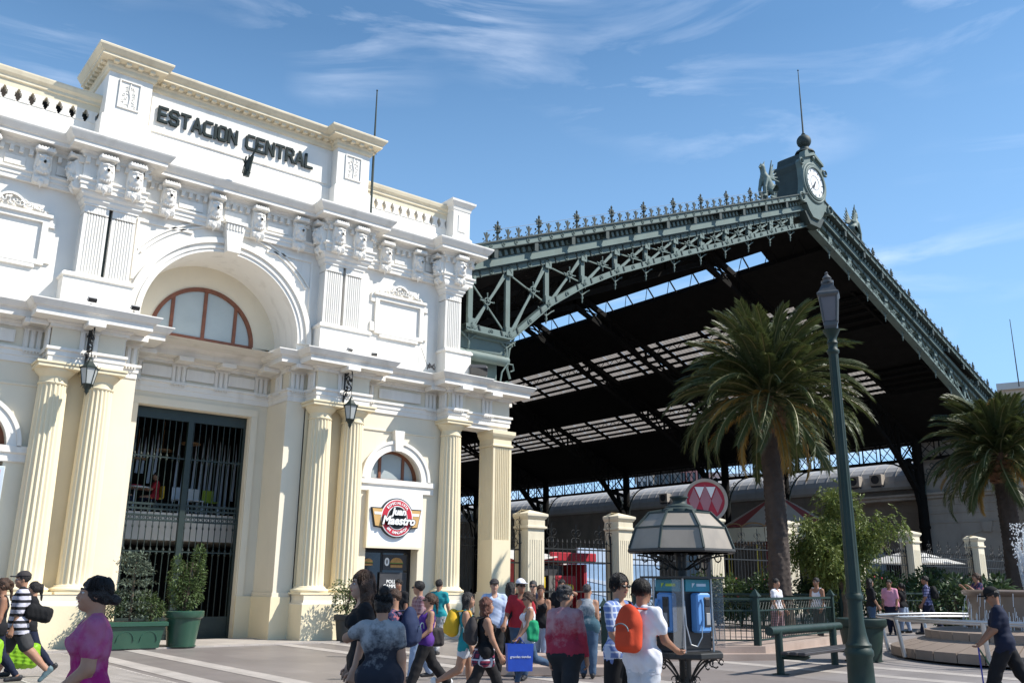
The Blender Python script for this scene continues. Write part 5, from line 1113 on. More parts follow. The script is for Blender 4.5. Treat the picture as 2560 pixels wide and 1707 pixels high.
sg = MB().bbox(-.35, .7, -1.35, -1.28, .95, 1.75, .02).build('loto_sign', M['kiosk_red'], KI); MB().box(-.65, -.36, -1.34, -1.29, .95, 1.75).build('side_board', M['far_grey'], KI)
put('lettering', text_mesh('loto', .46, .01, M['yellow_sign'], .02), KI, (.18, -1.36, 1.35), UPR); MB().box(-.9, -.55, -1.0, -.95, 1.25, 1.7).build('yellow_notice', M['yellow_sign'], KI)
mat('banner_blue', (.26, .40, .60), .6, .3, .8); mat('banner_white', (.42, .52, .66), .6, .06, 1)
BN = thing('blue_banner', 'pale blue printed banner hanging behind the fence left of the phone kiosk', 'banner', (28.4, 28.0, .2))
MB().box(-2.4, 2.6, 0, .06, .1, 2.3).build('sheet', M['banner_blue'], BN); 
for k in range(2): MB().prism([(-2.4, 1.2+.45*k), (2.6, .5+.45*k), (2.6, .72+.45*k), (-2.4, 1.32+.45*k)], -.02, 0, 'y').build('wave', M['banner_white'], BN)
MB().box(-2.4, 2.6, -.03, .07, 2.3, 2.9).build('valance', M['banner_white'], BN)
WF = thing('white_shutter', 'white slatted shutter wall behind the gate right of the red kiosk', 'shutter', (25.9, 28.3, .2))
for k in range(14): MB().box(-1.0+.14*k, -.9+.14*k, 0, .05, .1, 1.75).build('slat', M['white_plastic'], WF)
MB().box(-1.0, 1.0, -.02, .06, 1.75, 2.15).build('yellow_band', M['cornice_cream'], WF); MB().box(-1.0, 1.0, -.02, .06, 2.16, 2.6).build('white_band', M['white_plastic'], WF)
PS = thing('white_parasol', 'white square parasol standing behind the fence by the right wing', 'parasol', (54.2, 28.5, .5))
MB().add([(-2.2, -2.2, 2.55), (2.2, -2.2, 2.55), (2.2, 2.2, 2.55), (-2.2, 2.2, 2.55), (0, 0, 3.4)], [(0, 1, 4), (1, 2, 4), (2, 3, 4), (3, 0, 4)]).build('canopy', M['canvas'], PS)
MB().tube([(0, 0, 0), (0, 0, 3.45)], .04, 8).build('pole', M['dark_grey'], PS)
# carousel
mat('shaded_red', (.26, .05, .05), .8, .15, 1)  # red and white canopy stripes muted to carry the hall's shade in their colour
CR = thing('carousel', 'carousel with red and white striped tent roof behind the palm', 'carousel', tuple(at_d(1945, 1300, 72)[:2])+(.5,)); CR.scale = (.86, .86, 1.08)
ns = 16
for k in range(ns):
    a0, a1 = 2*PI*k/ns, 2*PI*(k+1)/ns; r_ = 5.2
    MB().add([(r_*math.cos(a0), r_*math.sin(a0), 4.9), (r_*math.cos(a1), r_*math.sin(a1), 4.9), (.3*math.cos(a1), .3*math.sin(a1), 7.2), (.3*math.cos(a0), .3*math.sin(a0), 7.2)], [(0, 1, 2, 3)]).build('canopy_panel', M['shaded_red' if k % 2 else 'shade_stone'], CR)
    am = (a0+a1)/2; w2 = 2*r_*math.sin(PI/ns)
    o = MB().bbox(-w2/2+.02, w2/2-.02, -.06, .06, 0, .95, .03).build('rounding_board', M['cornice_cream'], CR, loc=(r_*math.cos(am)*.985, r_*math.sin(am)*.985, 3.9), rot=(0, 0, am+PI/2)); MB().bbox(-.5, .5, -.10, -.06, .22, .72, .01).build('mirror', M['poster_blue' if k % 2 else 'pale_blue'], o).rotation_euler = (0, 0, PI)
    MB().tube([(w2*.5*math.cos(t*PI/8), 0, .95+.28*math.sin(t*PI/8)) for t in range(9)], .05, 5).build('scallop', M['tan_wood'], o)
for k in range(8): a = k*PI/4+.2; MB().tube([(4.6*math.cos(a), 4.6*math.sin(a), 0), (4.6*math.cos(a), 4.6*math.sin(a), 4)], .05, 6).build('pole', M['yellow_sign'], CR)
MB().lathe([(5.2, 0), (5.2, .35), (0, .35)], 32).lathe([(1.2, .3), (1.2, 4.2)], 16).build('platform', M['kiosk_red'], CR)
# far crossing walls at the end of the hall so that the interior stays dark
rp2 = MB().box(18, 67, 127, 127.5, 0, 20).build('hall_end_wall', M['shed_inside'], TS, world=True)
# ================================================================== metro sign
MS = thing('metro_sign', 'round red metro sign with three white lozenges on a drum behind the phone kiosk', 'sign', tuple(at_d(1763, 1252, 30)[:2])+(.1,), 0)
MS.rotation_euler = (0, 0, -YAW-.12)
zc = at_d(1763, 1252, 30).z-.1
mat('metro_red', (.42, .02, .04), .4, .08, 2); mat('metro_pink', (.40, .17, .19), .35, .06, 2)
MB().lathe([(.66, -.22), (.70, -.22), (.70, .22), (.66, .22), (.60, .19), (.60, -.19)], 40).build('drum', M['shade_stone'], MS, 40, loc=(0, 0, zc), rot=(PI/2, 0, .0))
MB().prism([(.61*math.cos(a*PI/20), .61*math.sin(a*PI/20)) for a in range(40)], -.14, .14, 'y').build('face', M['metro_red'], MS, loc=(0, 0, zc))
for k in (-1, 0, 1): MB().prism([(k*.36, -.5), (k*.36+.18, 0), (k*.36, .5), (k*.36-.18, 0)] if k == 0 else [(k*.36, -.40), (k*.36+.17, 0), (k*.36, .40), (k*.36-.17, 0)], -.16, -.14, 'y').build('lozenge', M['metro_pink'], MS, loc=(0, 0, zc))
for k in (-1, 1): MB().prism([(k*.18-.15, .44), (k*.18+.15, .44), (k*.18, .08)], -.155, -.135, 'y').build('white_wedge', M['logo_white'], MS, loc=(0, 0, zc))
MB().tube([(0, 0, 0), (0, 0, zc-.68)], .08, 10).build('pole', M['dark_grey'], MS)
# ================================================================== phone kiosk
mat('phone_blue', (.10, .26, .55), .4, .06, 3); mat('smoke_panel', (.26, .225, .185), .45, .12, 1.5, .02, 10, stain=(.12, .11, .10), stain_amt=.5, stain_scale=(4, 4, 2), stain_lo=.5); mat('teal_sign', (.02, .20, .27), .4, .1, 3); mat('clear_panel', (.30, .31, .32), .15, .1, 2).node_tree.nodes['Principled BSDF'].inputs['Alpha'].default_value = .22
kp = at_d(1712, 1632, 10.9); PK = thing('phone_kiosk', 'octagonal street phone kiosk with grey panelled dome and blue telephones', 'phone kiosk', (kp.x, kp.y, 0), -.06); PK.scale = (.80, .80, 1)
def oct_(r_, z, ph=PI/8): return [(r_*math.cos(ph+k*PI/4), r_*math.sin(ph+k*PI/4), z) for k in range(8)]
rings = [oct_(.79, 2.02), oct_(.68, 2.26), oct_(.47, 2.43), oct_(.26, 2.46)]
for k in range(8):
    k2 = (k+1) % 8
    for j in range(3):
        A = [Vector(rings[j][k]), Vector(rings[j][k2]), Vector(rings[j+1][k2]), Vector(rings[j+1][k])]; c = sum(A, Vector())/4
        MB().add([c+(p-c)*.95 for p in A], [(0, 1, 2, 3)]).build('roof_panel', M['smoke_panel' if j < 2 else 'shed_dark'], PK)
        MB().bar(A[0]*1.004, A[3]*1.004, .028, .03).build('roof_rib', M['shed_dark'], PK); MB().bar(A[3]*1.002, A[2]*1.002, .022, .02).build('roof_rib', M['shed_dark'], PK)
MB().lathe([(.81, 1.985), (.82, 2.0), (.81, 2.025), (.72, 2.03), (.72, 1.985)], 8, ph=PI/8).build('eave_ring', M['black_iron'], PK)
MB().lathe([(.28, 2.44), (.27, 2.485), (.20, 2.50), (.20, 2.52), (.17, 2.535), (.11, 2.55), (.09, 2.58), (.11, 2.61), (.135, 2.62), (.135, 2.635), (0, 2.64)], 16).build('finial', M['shed_dark'], PK, 40)
MB().lathe([(.11, .0), (.11, .1), (.085, .16), (.085, .80), (.11, .84)], 12).lathe([(.075, .9), (.075, 1.95), (.12, 2.0)], 12).build('post', M['black_iron'], PK, 40)
MB().lathe([(.0, .845), (.54, .845), (.56, .86), (.56, .90), (.54, .912), (0, .912)], 8, ph=PI/8).build('shelf', M['black_iron'], PK)
for k in range(8):
    a = k*PI/4; ca, sa = math.cos(a), math.sin(a); b = MB()
    b.tube([(ca*(.08+.36*t/6), sa*(.08+.36*t/6), .58+.25*math.sin(t/6*PI/2)) for t in range(7)], .012, 5)
    for rr_, zz, q in ((.42, .78, .045), (.16, .60, .04), (.50, .80, .03)): b.tube([(ca*(rr_+q*math.cos(t*.8)), sa*(rr_+q*math.cos(t*.8)), zz+q*math.sin(t*.8)) for t in range(8)], .009, 4)
    b.build('shelf_bracket', M['black_iron'], PK)
    b = MB(); b.tube([(ca*(.08+.55*t/6), sa*(.08+.55*t/6), 1.80+.16*math.sin(t/6*PI/2)) for t in range(7)], .011, 5)
    for rr_, zz, q in ((.32, 1.86, .06), (.52, 1.93, .045), (.2, 1.93, .04)): b.tube([(ca*(rr_+q*math.cos(t*.8)), sa*(rr_+q*math.cos(t*.8)), zz+q*math.sin(t*.8)) for t in range(9)], .009, 4)
    b.build('roof_bracket', M['black_iron'], PK)
MB().box(-.26, .26, -.26, .26, .915, 1.70).build('core', M['dark_grey'], PK)
MB().box(-.42, .42, -.42, .42, 1.70, 1.725).build('canopy_plate', M['black_iron'], PK)
for k in range(4):
    a = k*PI/2+PI/4*0; ca, sa = math.cos(a), math.sin(a)
    def loc_(x, y, z): return (ca*x-sa*y, sa*x+ca*y, z)
    rot_ = (0, 0, a)
    def kb_(nm, b, m, parent=PK): o = b.build(nm, M[m], parent); o.rotation_euler = rot_; return o
    q = kb_('telephone', MB().bbox(-.13, .15, -.40, -.262, 1.12, 1.545, .02), 'phone_blue')
    MB().bbox(.0, .12, -.415, -.398, 1.18, 1.50, .01).build('phone_face', M['poster_grey'], q)
    MB().bbox(.015, .105, -.422, -.41, 1.40, 1.48, .005).build('display', M['logo_black'], q)
    MB().bbox(.02, .10, -.425, -.41, 1.20, 1.33, .005).build('keypad', M['grey_metal'], q)
    MB().tube([(-.08, -.43, 1.47), (-.085, -.455, 1.42), (-.085, -.455, 1.26), (-.08, -.43, 1.20)], [.028, .018, .018, .028], 8).build('handset', M['phone_blue'], q, 60)
    MB().tube([(-.08, -.43, 1.20), (-.10, -.44, 1.08), (-.18, -.42, .98), (-.26, -.38, 1.0), (-.28, -.32, 1.2), (-.26, -.28, 1.46)], .009, 5).build('cord', M['steel'], q)
    sg_ = kb_('sign_panel', MB().box(-.24, .24, -.30, -.27, 1.56, 1.69), 'teal_sign'); MB().prism([(-.12, 1.60), (-.06, 1.65), (-.12, 1.65)], -.305, -.30, 'y').box(-.03, .16, -.305, -.30, 1.615, 1.645).build('sign_mark', M['lime' if k % 2 else 'pale_blue'], sg_)
    kb_('divider', MB().box(.285, .292, -.50, -.30, .96, 1.69), 'clear_panel')
    kb_('divider_post', MB().tube([(.285, -.285, .91), (.285, -.285, 1.70)], .016, 6), 'steel')
    bl = kb_('phone_backboard', MB().box(-.27, .27, -.275, -.262, .95, 1.54), 'logo_black')
# ================================================================== street lamp
lp = Vector((12.86, 7.73)); SLp = thing('street_lamp', 'tall dark green fluted street lamp with four sided lantern beside the bench', 'street lamp', (lp.x, lp.y, 0), .5)
MB().lathe([(.24, 0), (.25, .06), (.23, .10), (.195, .18), (.185, .62), (.21, .66), (.205, .72), (.18, .76), (.19, .80), (.155, .84), (.13, .95), (.11, 1.10), (.105, 1.45)], 24).lathe([(.125, 1.45), (.13, 1.50), (.105, 1.54)], 24).build('base', M['street_green'], SLp, 45)
fl = MB(); vs = []; fs = []; K = 48; zz = [1.54, 1.58, 2.5, 3.5, 4.5, 5.2, 5.25]
for j, z in enumerate(zz):
    r_ = .108-.034*(z-1.54)/3.7
    for i in range(K): rr_ = r_*(1-(.10*math.sin(PI*(i % 4)/4) if 0 < j < len(zz)-1 else 0)); vs.append((rr_*math.cos(2*PI*i/K), rr_*math.sin(2*PI*i/K), z))
for j in range(len(zz)-1):
    for i in range(K): fs.append((j*K+i, j*K+(i+1) % K, (j+1)*K+(i+1) % K, (j+1)*K+i))
fl.add(vs, fs).build('shaft', M['street_green'], SLp, 40)
MB().lathe([(.075, 5.25), (.095, 5.28), (.095, 5.32), (.07, 5.35), (.075, 5.42), (.09, 5.44), (.075, 5.47), (.07, 5.52), (.11, 5.60), (.14, 5.66)], 20).build('neck', M['street_green'], SLp, 45)
mat('lamp_pane', (.15, .13, .135), .15, .1, 3, trans=.15)
def sq(b, prof, m=None): return b.lathe(prof, 4, ph=PI/4)
mat('lantern_grey', (.075, .078, .08), .4, .15, 5)
sq(MB(), [(0.120, 5.66), (0.148, 5.72), (0.148, 5.78), (0.128, 5.80)]).build('lantern_base', M['lantern_grey'], SLp)
for k in range(4):
    a0 = PI/4+k*PI/2; a1 = a0+PI/2
    MB().add([(.136*math.cos(a0), .136*math.sin(a0), 5.80), (.136*math.cos(a1), .136*math.sin(a1), 5.80), (.19*math.cos(a1), .19*math.sin(a1), 6.22), (.19*math.cos(a0), .19*math.sin(a0), 6.22)], [(0, 1, 2, 3)]).build('pane', M['lamp_pane'], SLp)
    MB().tube([(.14*math.cos(a0), .14*math.sin(a0), 5.79), (.195*math.cos(a0), .195*math.sin(a0), 6.23)], .018, 6).build('lantern_rib', M['lantern_grey'], SLp)
sq(MB(), [(0.204, 6.20), (0.240, 6.24), (0.240, 6.27), (0.200, 6.30), (0.136, 6.40), (0.128, 6.42), (0.136, 6.44), (0.088, 6.47)]).build('lantern_roof', M['lantern_grey'], SLp)
MB().lathe([(.10, 6.46), (.10, 6.50), (.06, 6.52), (.075, 6.55), (.05, 6.58), (.02, 6.62), (.03, 6.64), (0, 6.67)], 12).build('finial', M['lantern_grey'], SLp, 45)
# ================================================================== bench
ba_, bb_ = Vector((15.35, 10.95)), Vector((18.55, 11.6)); BE = thing('park_bench', 'green tube bench with three dark wooden slats beside the street lamp', 'bench', (ba_.x, ba_.y, 0), math.atan2(bb_.y-ba_.y, bb_.x-ba_.x))
BL = (bb_-ba_).length; mat('slat_wood', (.035, .032, .034), .5, .25, 4, .08, 30, stain=(.09, .085, .085), stain_amt=.5, stain_scale=(1, 8, 8), stain_lo=.5)
for x in (.12, BL-.35): MB().lathe([(.075, 0), (.075, .80)], 14, (x, 0, 0)).lathe([(.16, 0), (.16, .012)], 14, (x, 0, 0)).build('post', M['street_green'], BE, 45); MB().tube([(x, 0, .33), (x, -.5, .33), (x, -.58, .38)], .05, 8).build('seat_bracket', M['street_green'], BE, 45)
MB().tube([(-.25, .02, .80), (BL+.1, .02, .80)], .085, 16).build('back_rail', M['street_green'], BE, 45)
for k in range(3): MB().bbox(-.1, BL, -.60+.17*k, -.455+.17*k, .375, .435, .012).build('slat', M['slat_wood'], BE)
# ================================================================== metro entrance enclosure: plinth and railings
mat('pink_stone', (.37, .29, .245), .7, .12, 1.2, .06, 25, stain=(.22, .16, .13), stain_amt=.45, stain_scale=(1.4, 1.4, 1.4), stain_lo=.5, grain=.1)
A_ = on_z(1895, 1613, .3); B_ = on_z(2084, 1588, .3); L_ = on_z(1814, 1613, .3); A_, B_, L_ = [Vector((p.x, p.y)) for p in (A_, B_, L_)]
L2_ = A_+(L_-A_).normalized()*2.9; B2_ = B_+Vector((2.0, 6.5))
nrm = Vector((-(B_-A_).y, (B_-A_).x)).normalized()
for nm, off, z1 in (('plinth_step', .75, .15), ('plinth', .32, .30)):
    o1 = A_+(A_-L_).normalized()*off*.9+(A_-B_).normalized()*off*.9
    pts = [L2_+(A_-B_).normalized()*off, o1, B_+(A_-L_).normalized()*off*.2-nrm*off*.9+(B_-A_).normalized()*off, B2_+(B_-A_).normalized()*off, B2_+(L2_-A_)]
    o = MB().prism([(p.x, p.y) for p in pts], -.02, z1, 'z').build(nm, M['pink_stone']); o['kind'] = 'structure'
def railing(a, c, label, name='railing', h_=1.08, z0=.3, bars=.13, grp='green railings round the metro entrance', posts=(1, 1)):
    d = c-a; ln = d.length; t = thing(name, label, 'railing', (a.x, a.y, z0), math.atan2(d.y, d.x), grp)
    for z, q in ((.12, .025), (h_*.72, .025), (h_*.96, .04)): MB().box(.05, ln-.05, -q, q, z-q*.7, z+q*.7).build('rail', M['street_green'], t)
    n2 = max(2, round(ln/bars)); bm = MB().tube([(0, 0, .1), (0, 0, h_*.74)], .010, 5).mesh('bar', M['street_green'])
    for k in range(1, n2): put('bar', bm, t, (ln*k/n2, 0, 0))
    xm = MB().tube([(-.09, 0, h_*.73), (.09, 0, h_*.95)], .008, 4).tube([(.09, 0, h_*.73), (-.09, 0, h_*.95)], .008, 4).mesh('cross', M['street_green'])
    for k in range(int(ln/.2)): put('cross', xm, t, (.1+.2*k, 0, 0))
    for e, on in ((0, posts[0]), (ln, posts[1])):
        if on: MB().box(e-.07, e+.07, -.07, .07, -.02, h_+.02).add([(e-.11, -.11, h_+.02), (e+.11, -.11, h_+.02), (e+.11, .11, h_+.02), (e-.11, .11, h_+.02), (e, 0, h_+.20)], [(0, 3, 2, 1), (0, 1, 4), (1, 2, 4), (2, 3, 4), (3, 0, 4)]).build('post', M['street_green'], t)
railing(A_, B_, 'green iron railing with pyramid capped posts behind the bench', posts=(1, 1)); railing(A_, L2_, 'green iron railing running back behind the phone kiosk', posts=(0, 1))
railing(B_, B2_, 'green iron railing running back from the right corner post of the metro entrance', posts=(0, 1))
mid = (A_+B_)/2
# long green fence before the planting
fa = Vector(at_d(1640, 1468, 31)[:2]); fb_ = Vector(at_d(2100, 1468, 33.5)[:2]); fc = Vector(at_d(2430, 1462, 38)[:2])
railing(fa, fb_, 'low green fence in front of the shrubs behind the palm', 'garden_fence', 1.0, .42, .16, 'low green fences before the planting'); railing(fb_, fc, 'low green fence in front of the shrubs left of the fountain', 'garden_fence', 1.0, .48, .16, 'low green fences before the planting')
# dark railing by the crowd
ra = Vector(at_d(1335, 1520, 20.5)[:2]); rb_ = Vector(at_d(1510, 1515, 20.5)[:2]); railing(ra, rb_, 'grey green handrail behind the walking crowd', 'crowd_railing', 1.15, .0, .22)
sp3 = MB().bbox(-1.6, 1.8, -.3, .6, 0, .35, .02).bbox(-2.0, 1.8, -.7, -.3, 0, .18, .02).build('stone_steps', M['pink_stone'], loc=tuple(at_d(1400, 1600, 18.2)[:2])+(0,), rot=(0, 0, -.6)); tag(sp3, 'pinkish stone steps behind the woman in the red sweater', 'steps')
# ================================================================== fountain
fcx, fcy = 23.35, 9.1; fz = ground_z(fcx)
mat('wet_stone', (.20, .15, .115), .35, .15, 1.5, .08, 20, stain=(.12, .09, .075), stain_amt=.6, stain_scale=(2, 2, .5), stain_lo=.45); mat('step_stone', (.235, .185, .15), .7, .12, 1.2, .06, 20, stain=(.17, .13, .11), stain_amt=.5, stain_scale=(1.5, 1.5, 1.5), stain_lo=.5, grain=.1)
FO = thing('fountain', 'round stepped stone fountain with bowl, jets and chrome ring rail', 'fountain', (fcx, fcy, fz-.03))
ns = 36
stone_l = MB(); a1 = 2*PI/ns
def wedge(r0_, r1_, z0, z1, z0b=None, gap=.004):
    b = MB(); z0b = z1 if z0b is None else z0b
    A = [(r1_*math.cos(gap), r1_*math.sin(gap)), (r1_*math.cos(a1-gap), r1_*math.sin(a1-gap)), (r0_*math.cos(a1-gap), r0_*math.sin(a1-gap)), (r0_*math.cos(gap), r0_*math.sin(gap))]
    return b.add([(x, y, z0) for x, y in A]+[(A[0][0], A[0][1], z1), (A[1][0], A[1][1], z1), (A[2][0], A[2][1], z0b), (A[3][0], A[3][1], z0b)], [(0, 1, 5, 4), (1, 2, 6, 5), (2, 3, 7, 6), (3, 0, 4, 7), (4, 5, 6, 7)])
w1 = wedge(2.5, 3.5, 0, .20, .46).mesh('step_stone', M['step_stone']); w2_ = wedge(1.8, 2.7, .40, .58, .66).mesh('step_stone', M['step_stone'])
MB().lathe([(3.45, 0), (3.45, .17), (2.5, .43), (2.5, .5), (0, .5)], 48).build('core', M['groove'], FO)
for k in range(ns): put('step_stone', w1, FO, (0, 0, 0), (0, 0, a1*k)); put('step_stone', w2_, FO, (0, 0, 0), (0, 0, a1*(k+.5)))
MB().lathe([(1.65, .60), (1.70, .62), (1.72, 1.35), (1.80, 1.40), (1.82, 1.46), (1.76, 1.50), (1.55, 1.50), (1.5, 1.42), (0, 1.40)], 48).build('bowl', M['wet_stone'], FO, 40)
mat('water', (.35, .40, .42), .08, .1, 3, .3, 8); mat('water_spray', (.86, .88, .90), .5, .04, 6, trans=.35)
MB().lathe([(1.58, 1.455), (0, 1.455)], 48).build('water_surface', M['water'], FO)
rr = random.Random(12)
MB().tube([(3.75*math.cos(2*PI*k/72), 3.75*math.sin(2*PI*k/72),   .86) for k in range(72)], .032, 8, closed=True).build('ring_rail', M['steel'], FO, 60); MB().tube([(3.45*math.cos(2*PI*k/72), 3.45*math.sin(2*PI*k/72),   .80) for k in range(72)], .026, 8, closed=True).build('ring_rail', M['steel'], FO, 60)
for k in range(10):
    a = 2*PI*k/10+2.55
    MB().tube([(3.75*math.cos(a), 3.75*math.sin(a), .86), (3.6*math.cos(a), 3.6*math.sin(a), .02)], .05, 8).build('ring_leg', M['steel'], FO, 60)
def jet(x, y, h_, r_, lab):
    g_ = random.Random(int(x*100+7)); b = MB()
    for k in range(26):
        a = g_.uniform(0, 6.28); q = r_*g_.random()*.5; zt = 1.45+h_*g_.uniform(.45, 1.0); sp = g_.uniform(.3, .9)*r_
        b.tube([(x+q*math.cos(a), y+q*math.sin(a), 1.45), (x+(q+sp*.35)*math.cos(a), y+(q+sp*.35)*math.sin(a), 1.45+(zt-1.45)*.6), (x+(q+sp*.7)*math.cos(a), y+(q+sp*.7)*math.sin(a), zt)], [.022, .03, .006], 5)
    for k in range(420):
        t = g_.random(); a = g_.uniform(0, 2*PI); q = r_*(.3+g_.random()*1.2)*(.35+t*.8); s_ = g_.uniform(.006, .024); b.sphere((x+q*math.cos(a), y+q*math.sin(a), 1.45+h_*t*1.1), s_, 4, 3)
    b.build(lab, M['water_spray'], FO, 60)
jv = Vector((-.55, 1.0, 0)); jet(-.30, .25, 1.15, .17, 'water_jet'); jet(-.1, -.45, 1.7, .2, 'water_jet'); jet(.6, -.9, 1.4, .2, 'water_jet'); jet(.5, .6, 1.5, .2, 'water_jet')
b = MB()
for k in range(150):
    a = R(130)+rr.random()*R(130); z = rr.uniform(.6, 1.45); r_ = 1.78+rr.uniform(0, .10)+(1.45-z)*.12; b.tube([(r_*math.cos(a), r_*math.sin(a), z), (r_*1.02*math.cos(a), r_*1.02*math.sin(a), z-rr.uniform(.1, .4))], .006, 3)
b.build('falling_water', M['water_spray'], FO)
# ================================================================== pots, cart, bicycle
def round_pot(x, y, z, r_, h_, m, lab, name='plant_pot'):
    t = thing(name, lab, 'plant pot', (x, y, z)); MB().lathe([(r_*.62, 0), (r_*.68, .02), (r_*.86, h_*.78), (r_*.95, h_*.80), (r_, h_*.84), (r_, h_*.98), (r_*.96, h_), (r_*.88, h_), (r_*.85, h_*.9), (0, h_*.9)], 28).build('body', M[m], t, 40)
    MB().lathe([(r_*.72, -.005), (r_*.74, .02), (r_*.6, .03)], 28).build('saucer', M[m], t, 40); MB().lathe([(r_*.85, h_*.905), (0, h_*.93)], 16).build('soil', M['groove'], t); return t
mat('pot_green', (.025, .075, .048), .35, .1, 2, coat=.2); mat('pot_black', (.03, .032, .032), .5, .15, 2)
round_pot(8.45, 23.75, .035, .50, .86, 'pot_green', 'round green plant pot with leafy bush before the portal grille'); round_pot(13.1, 23.75, .02, .36, .72, 'pot_black', 'black plant pot with thin bush before the right pedestal')
bp_ = on_z(2160, 1650, .05); round_pot(bp_.x, bp_.y, ground_z(bp_.x), .55, .92, 'street_green', 'large round green pot standing behind the street lamp')
PB = thing('planter_box', 'rectangular green planter box with bushes left of the round pot', 'planter', (7.0, 23.75, .035))
MB().add([(-.82, -.26, 0), (.82, -.26, 0), (.82, .26, 0), (-.82, .26, 0), (-.92, -.33, .60), (.92, -.33, .60), (.92, .33, .60), (-.92, .33, .60)], [(0, 3, 2, 1), (0, 1, 5, 4), (1, 2, 6, 5), (2, 3, 7, 6), (3, 0, 4, 7), (4, 5, 6, 7)]).build('body', M['pot_green'], PB)
MB().molding([(-.92, .33), (-.92, -.33), (.92, -.33), (.92, .33), (-.92, .33)], [(0, .50), (.05, .52), (.05, .60), (.02, .62), (-.08, .62)]).build('rim', M['pot_green'], PB)
for k in range(3):
    xx = -.55+.55*k; MB().tube([(xx+.2*math.cos(PI*t/8), -.30, .18+.22*math.sin(PI*t/8)) for t in range(9)], .015, 5).build('swag', M['pot_green'], PB)
MB().box(-.85, .85, -.27, .27, .60, .615).build('soil', M['groove'], PB)
cp = on_z(1262, 1662); HCt = thing('hand_cart', 'grey metal hand cart with tall handle in the walking crowd', 'cart', (cp.x, cp.y, 0), -.6)
for sx in (-1, 1): MB().tube([(sx*.22, 0, .1), (sx*.22, .02, 1.05), (sx*.22, .15, 1.12)], .018, 8).build('upright', M['steel'], HCt, 60); MB().lathe([(.09, -.02), (.09, .02), (.03, .025)], 14).build('wheel', M['logo_black'], HCt, loc=(sx*.26, .05, .09), rot=(0, PI/2, 0))
MB().tube([(-.22, .15, 1.12), (.22, .15, 1.12)], .02, 8).build('handle', M['steel'], HCt); MB().bbox(-.21, .21, -.1, .02, .15, .95, .02).build('box', M['dark_grey'], HCt); MB().bbox(-.24, .24, -.3, .05, .06, .10, .01).build('foot_plate', M['steel'], HCt)
by = on_z(-28, 1676); BY = thing('bicycle', 'black bicycle cut by the left picture edge', 'bicycle', (by.x, by.y, 0), -YAW+.15)
def wheel(x):
    w_ = MB().tube([(x+.325*math.cos(a*PI/16), 0, .345+.325*math.sin(a*PI/16)) for a in range(32)], .024, 8, closed=True).build('wheel', M['logo_black'], BY, 60)
    MB().tube([(x+.295*math.cos(a*PI/16), 0, .345+.295*math.sin(a*PI/16)) for a in range(32)], .012, 6, closed=True).build('rim', M['steel'], w_, 60)
    for k in range(14): a = k*2*PI/14; MB().tube([(x, 0, .345), (x+.29*math.cos(a), 0, .345+.29*math.sin(a))], .003, 3).build('spoke', M['steel'], w_)
wheel(0); wheel(-1.05)
b = MB()
for p, q in (((0, 0, .345), (-.14, 0, .95)), ((-.12, 0, .85), (-.62, 0, .33)), ((-.12, 0, .88), (-.70, 0, .82)), ((-.62, 0, .33), (-.72, 0, .92)), ((-.62, 0, .33), (-1.05, 0, .345)), ((-.70, 0, .8), (-1.05, 0, .345))): b.tube([p, q], .018, 8)
b.build('frame', M['poster_blue'], BY, 60); MB().tube([(-.14, -.28, 1.0), (-.10, 0, 1.02), (-.14, .28, 1.0)], .014, 6).build('handlebar', M['logo_black'], BY); MB().bbox(-.86, -.6, -.07, .07, .92, .97, .02).build('saddle', M['logo_black'], BY)
# ================================================================== vegetation
mat('palm_leaf', (.066, .082, .026), .5, .35, .8, trans=.22, spec=.35); mat('palm_leaf_dry', (.34, .20, .045), .6, .3, 1.0, trans=.25); mat('palm_rachis', (.22, .20, .09), .5, .2, 2)
mat('palm_trunk', (.055, .041, .034), .9, .3, 2.5, .25, 20); mat('palm_boot', (.13, .065, .035), .85, .3, 4, .25, 25)
def frond_mesh(seed, ln, bend, np_=70, lw=.46, mats=('palm_rachis', 'palm_leaf')):
    g_ = random.Random(seed); b = MB(); pts = []; p = Vector((0, 0, 0)); a = 0.0; n = 14
    for i in range(n+1):
        pts.append(p.copy()); t = i/n; a = -bend*(t**1.5); p = p+Vector((math.cos(a), 0, math.sin(a)))*(ln/n)
    side = g_.uniform(-.25, .25)
    for i, q in enumerate(pts): q.y += side*(i/n)**2*ln*.25
    b.tube(pts, [.035*(1-.85*i/n)+.006 for i in range(n+1)], 5)
    for k in range(np_):
        t = .10+.90*(k+.5)/np_; f = t*n; i = min(n-1, int(f)); q = pts[i].lerp(pts[i+1], f-i); tg = (pts[i+1]-pts[i]).normalized()
        up_ = Vector((-tg.z, 0, tg.x)); sd2 = Vector((0, 1, 0))
        le = lw*math.sin(PI*(.12+.80*t))**.6*g_.uniform(.85, 1.1)
        for s_ in (-1, 1):
            d = (tg*(.55+.35*t)+sd2*s_*(.85-.3*t)+up_*g_.uniform(-.05, .30)).normalized(); w_ = tg*.027+up_*.009
            m1 = q+d*le*.55; tip = q+d*le+Vector((0, 0, -.26*le))+tg*.04
            b.add([q-w_, q+w_, m1+w_*.9, tip, m1-w_*.9], [(0, 1, 2, 4), (4, 2, 3)], 1)
    return b.mesh('frond', [M[mats[0]], M[mats[1]]])
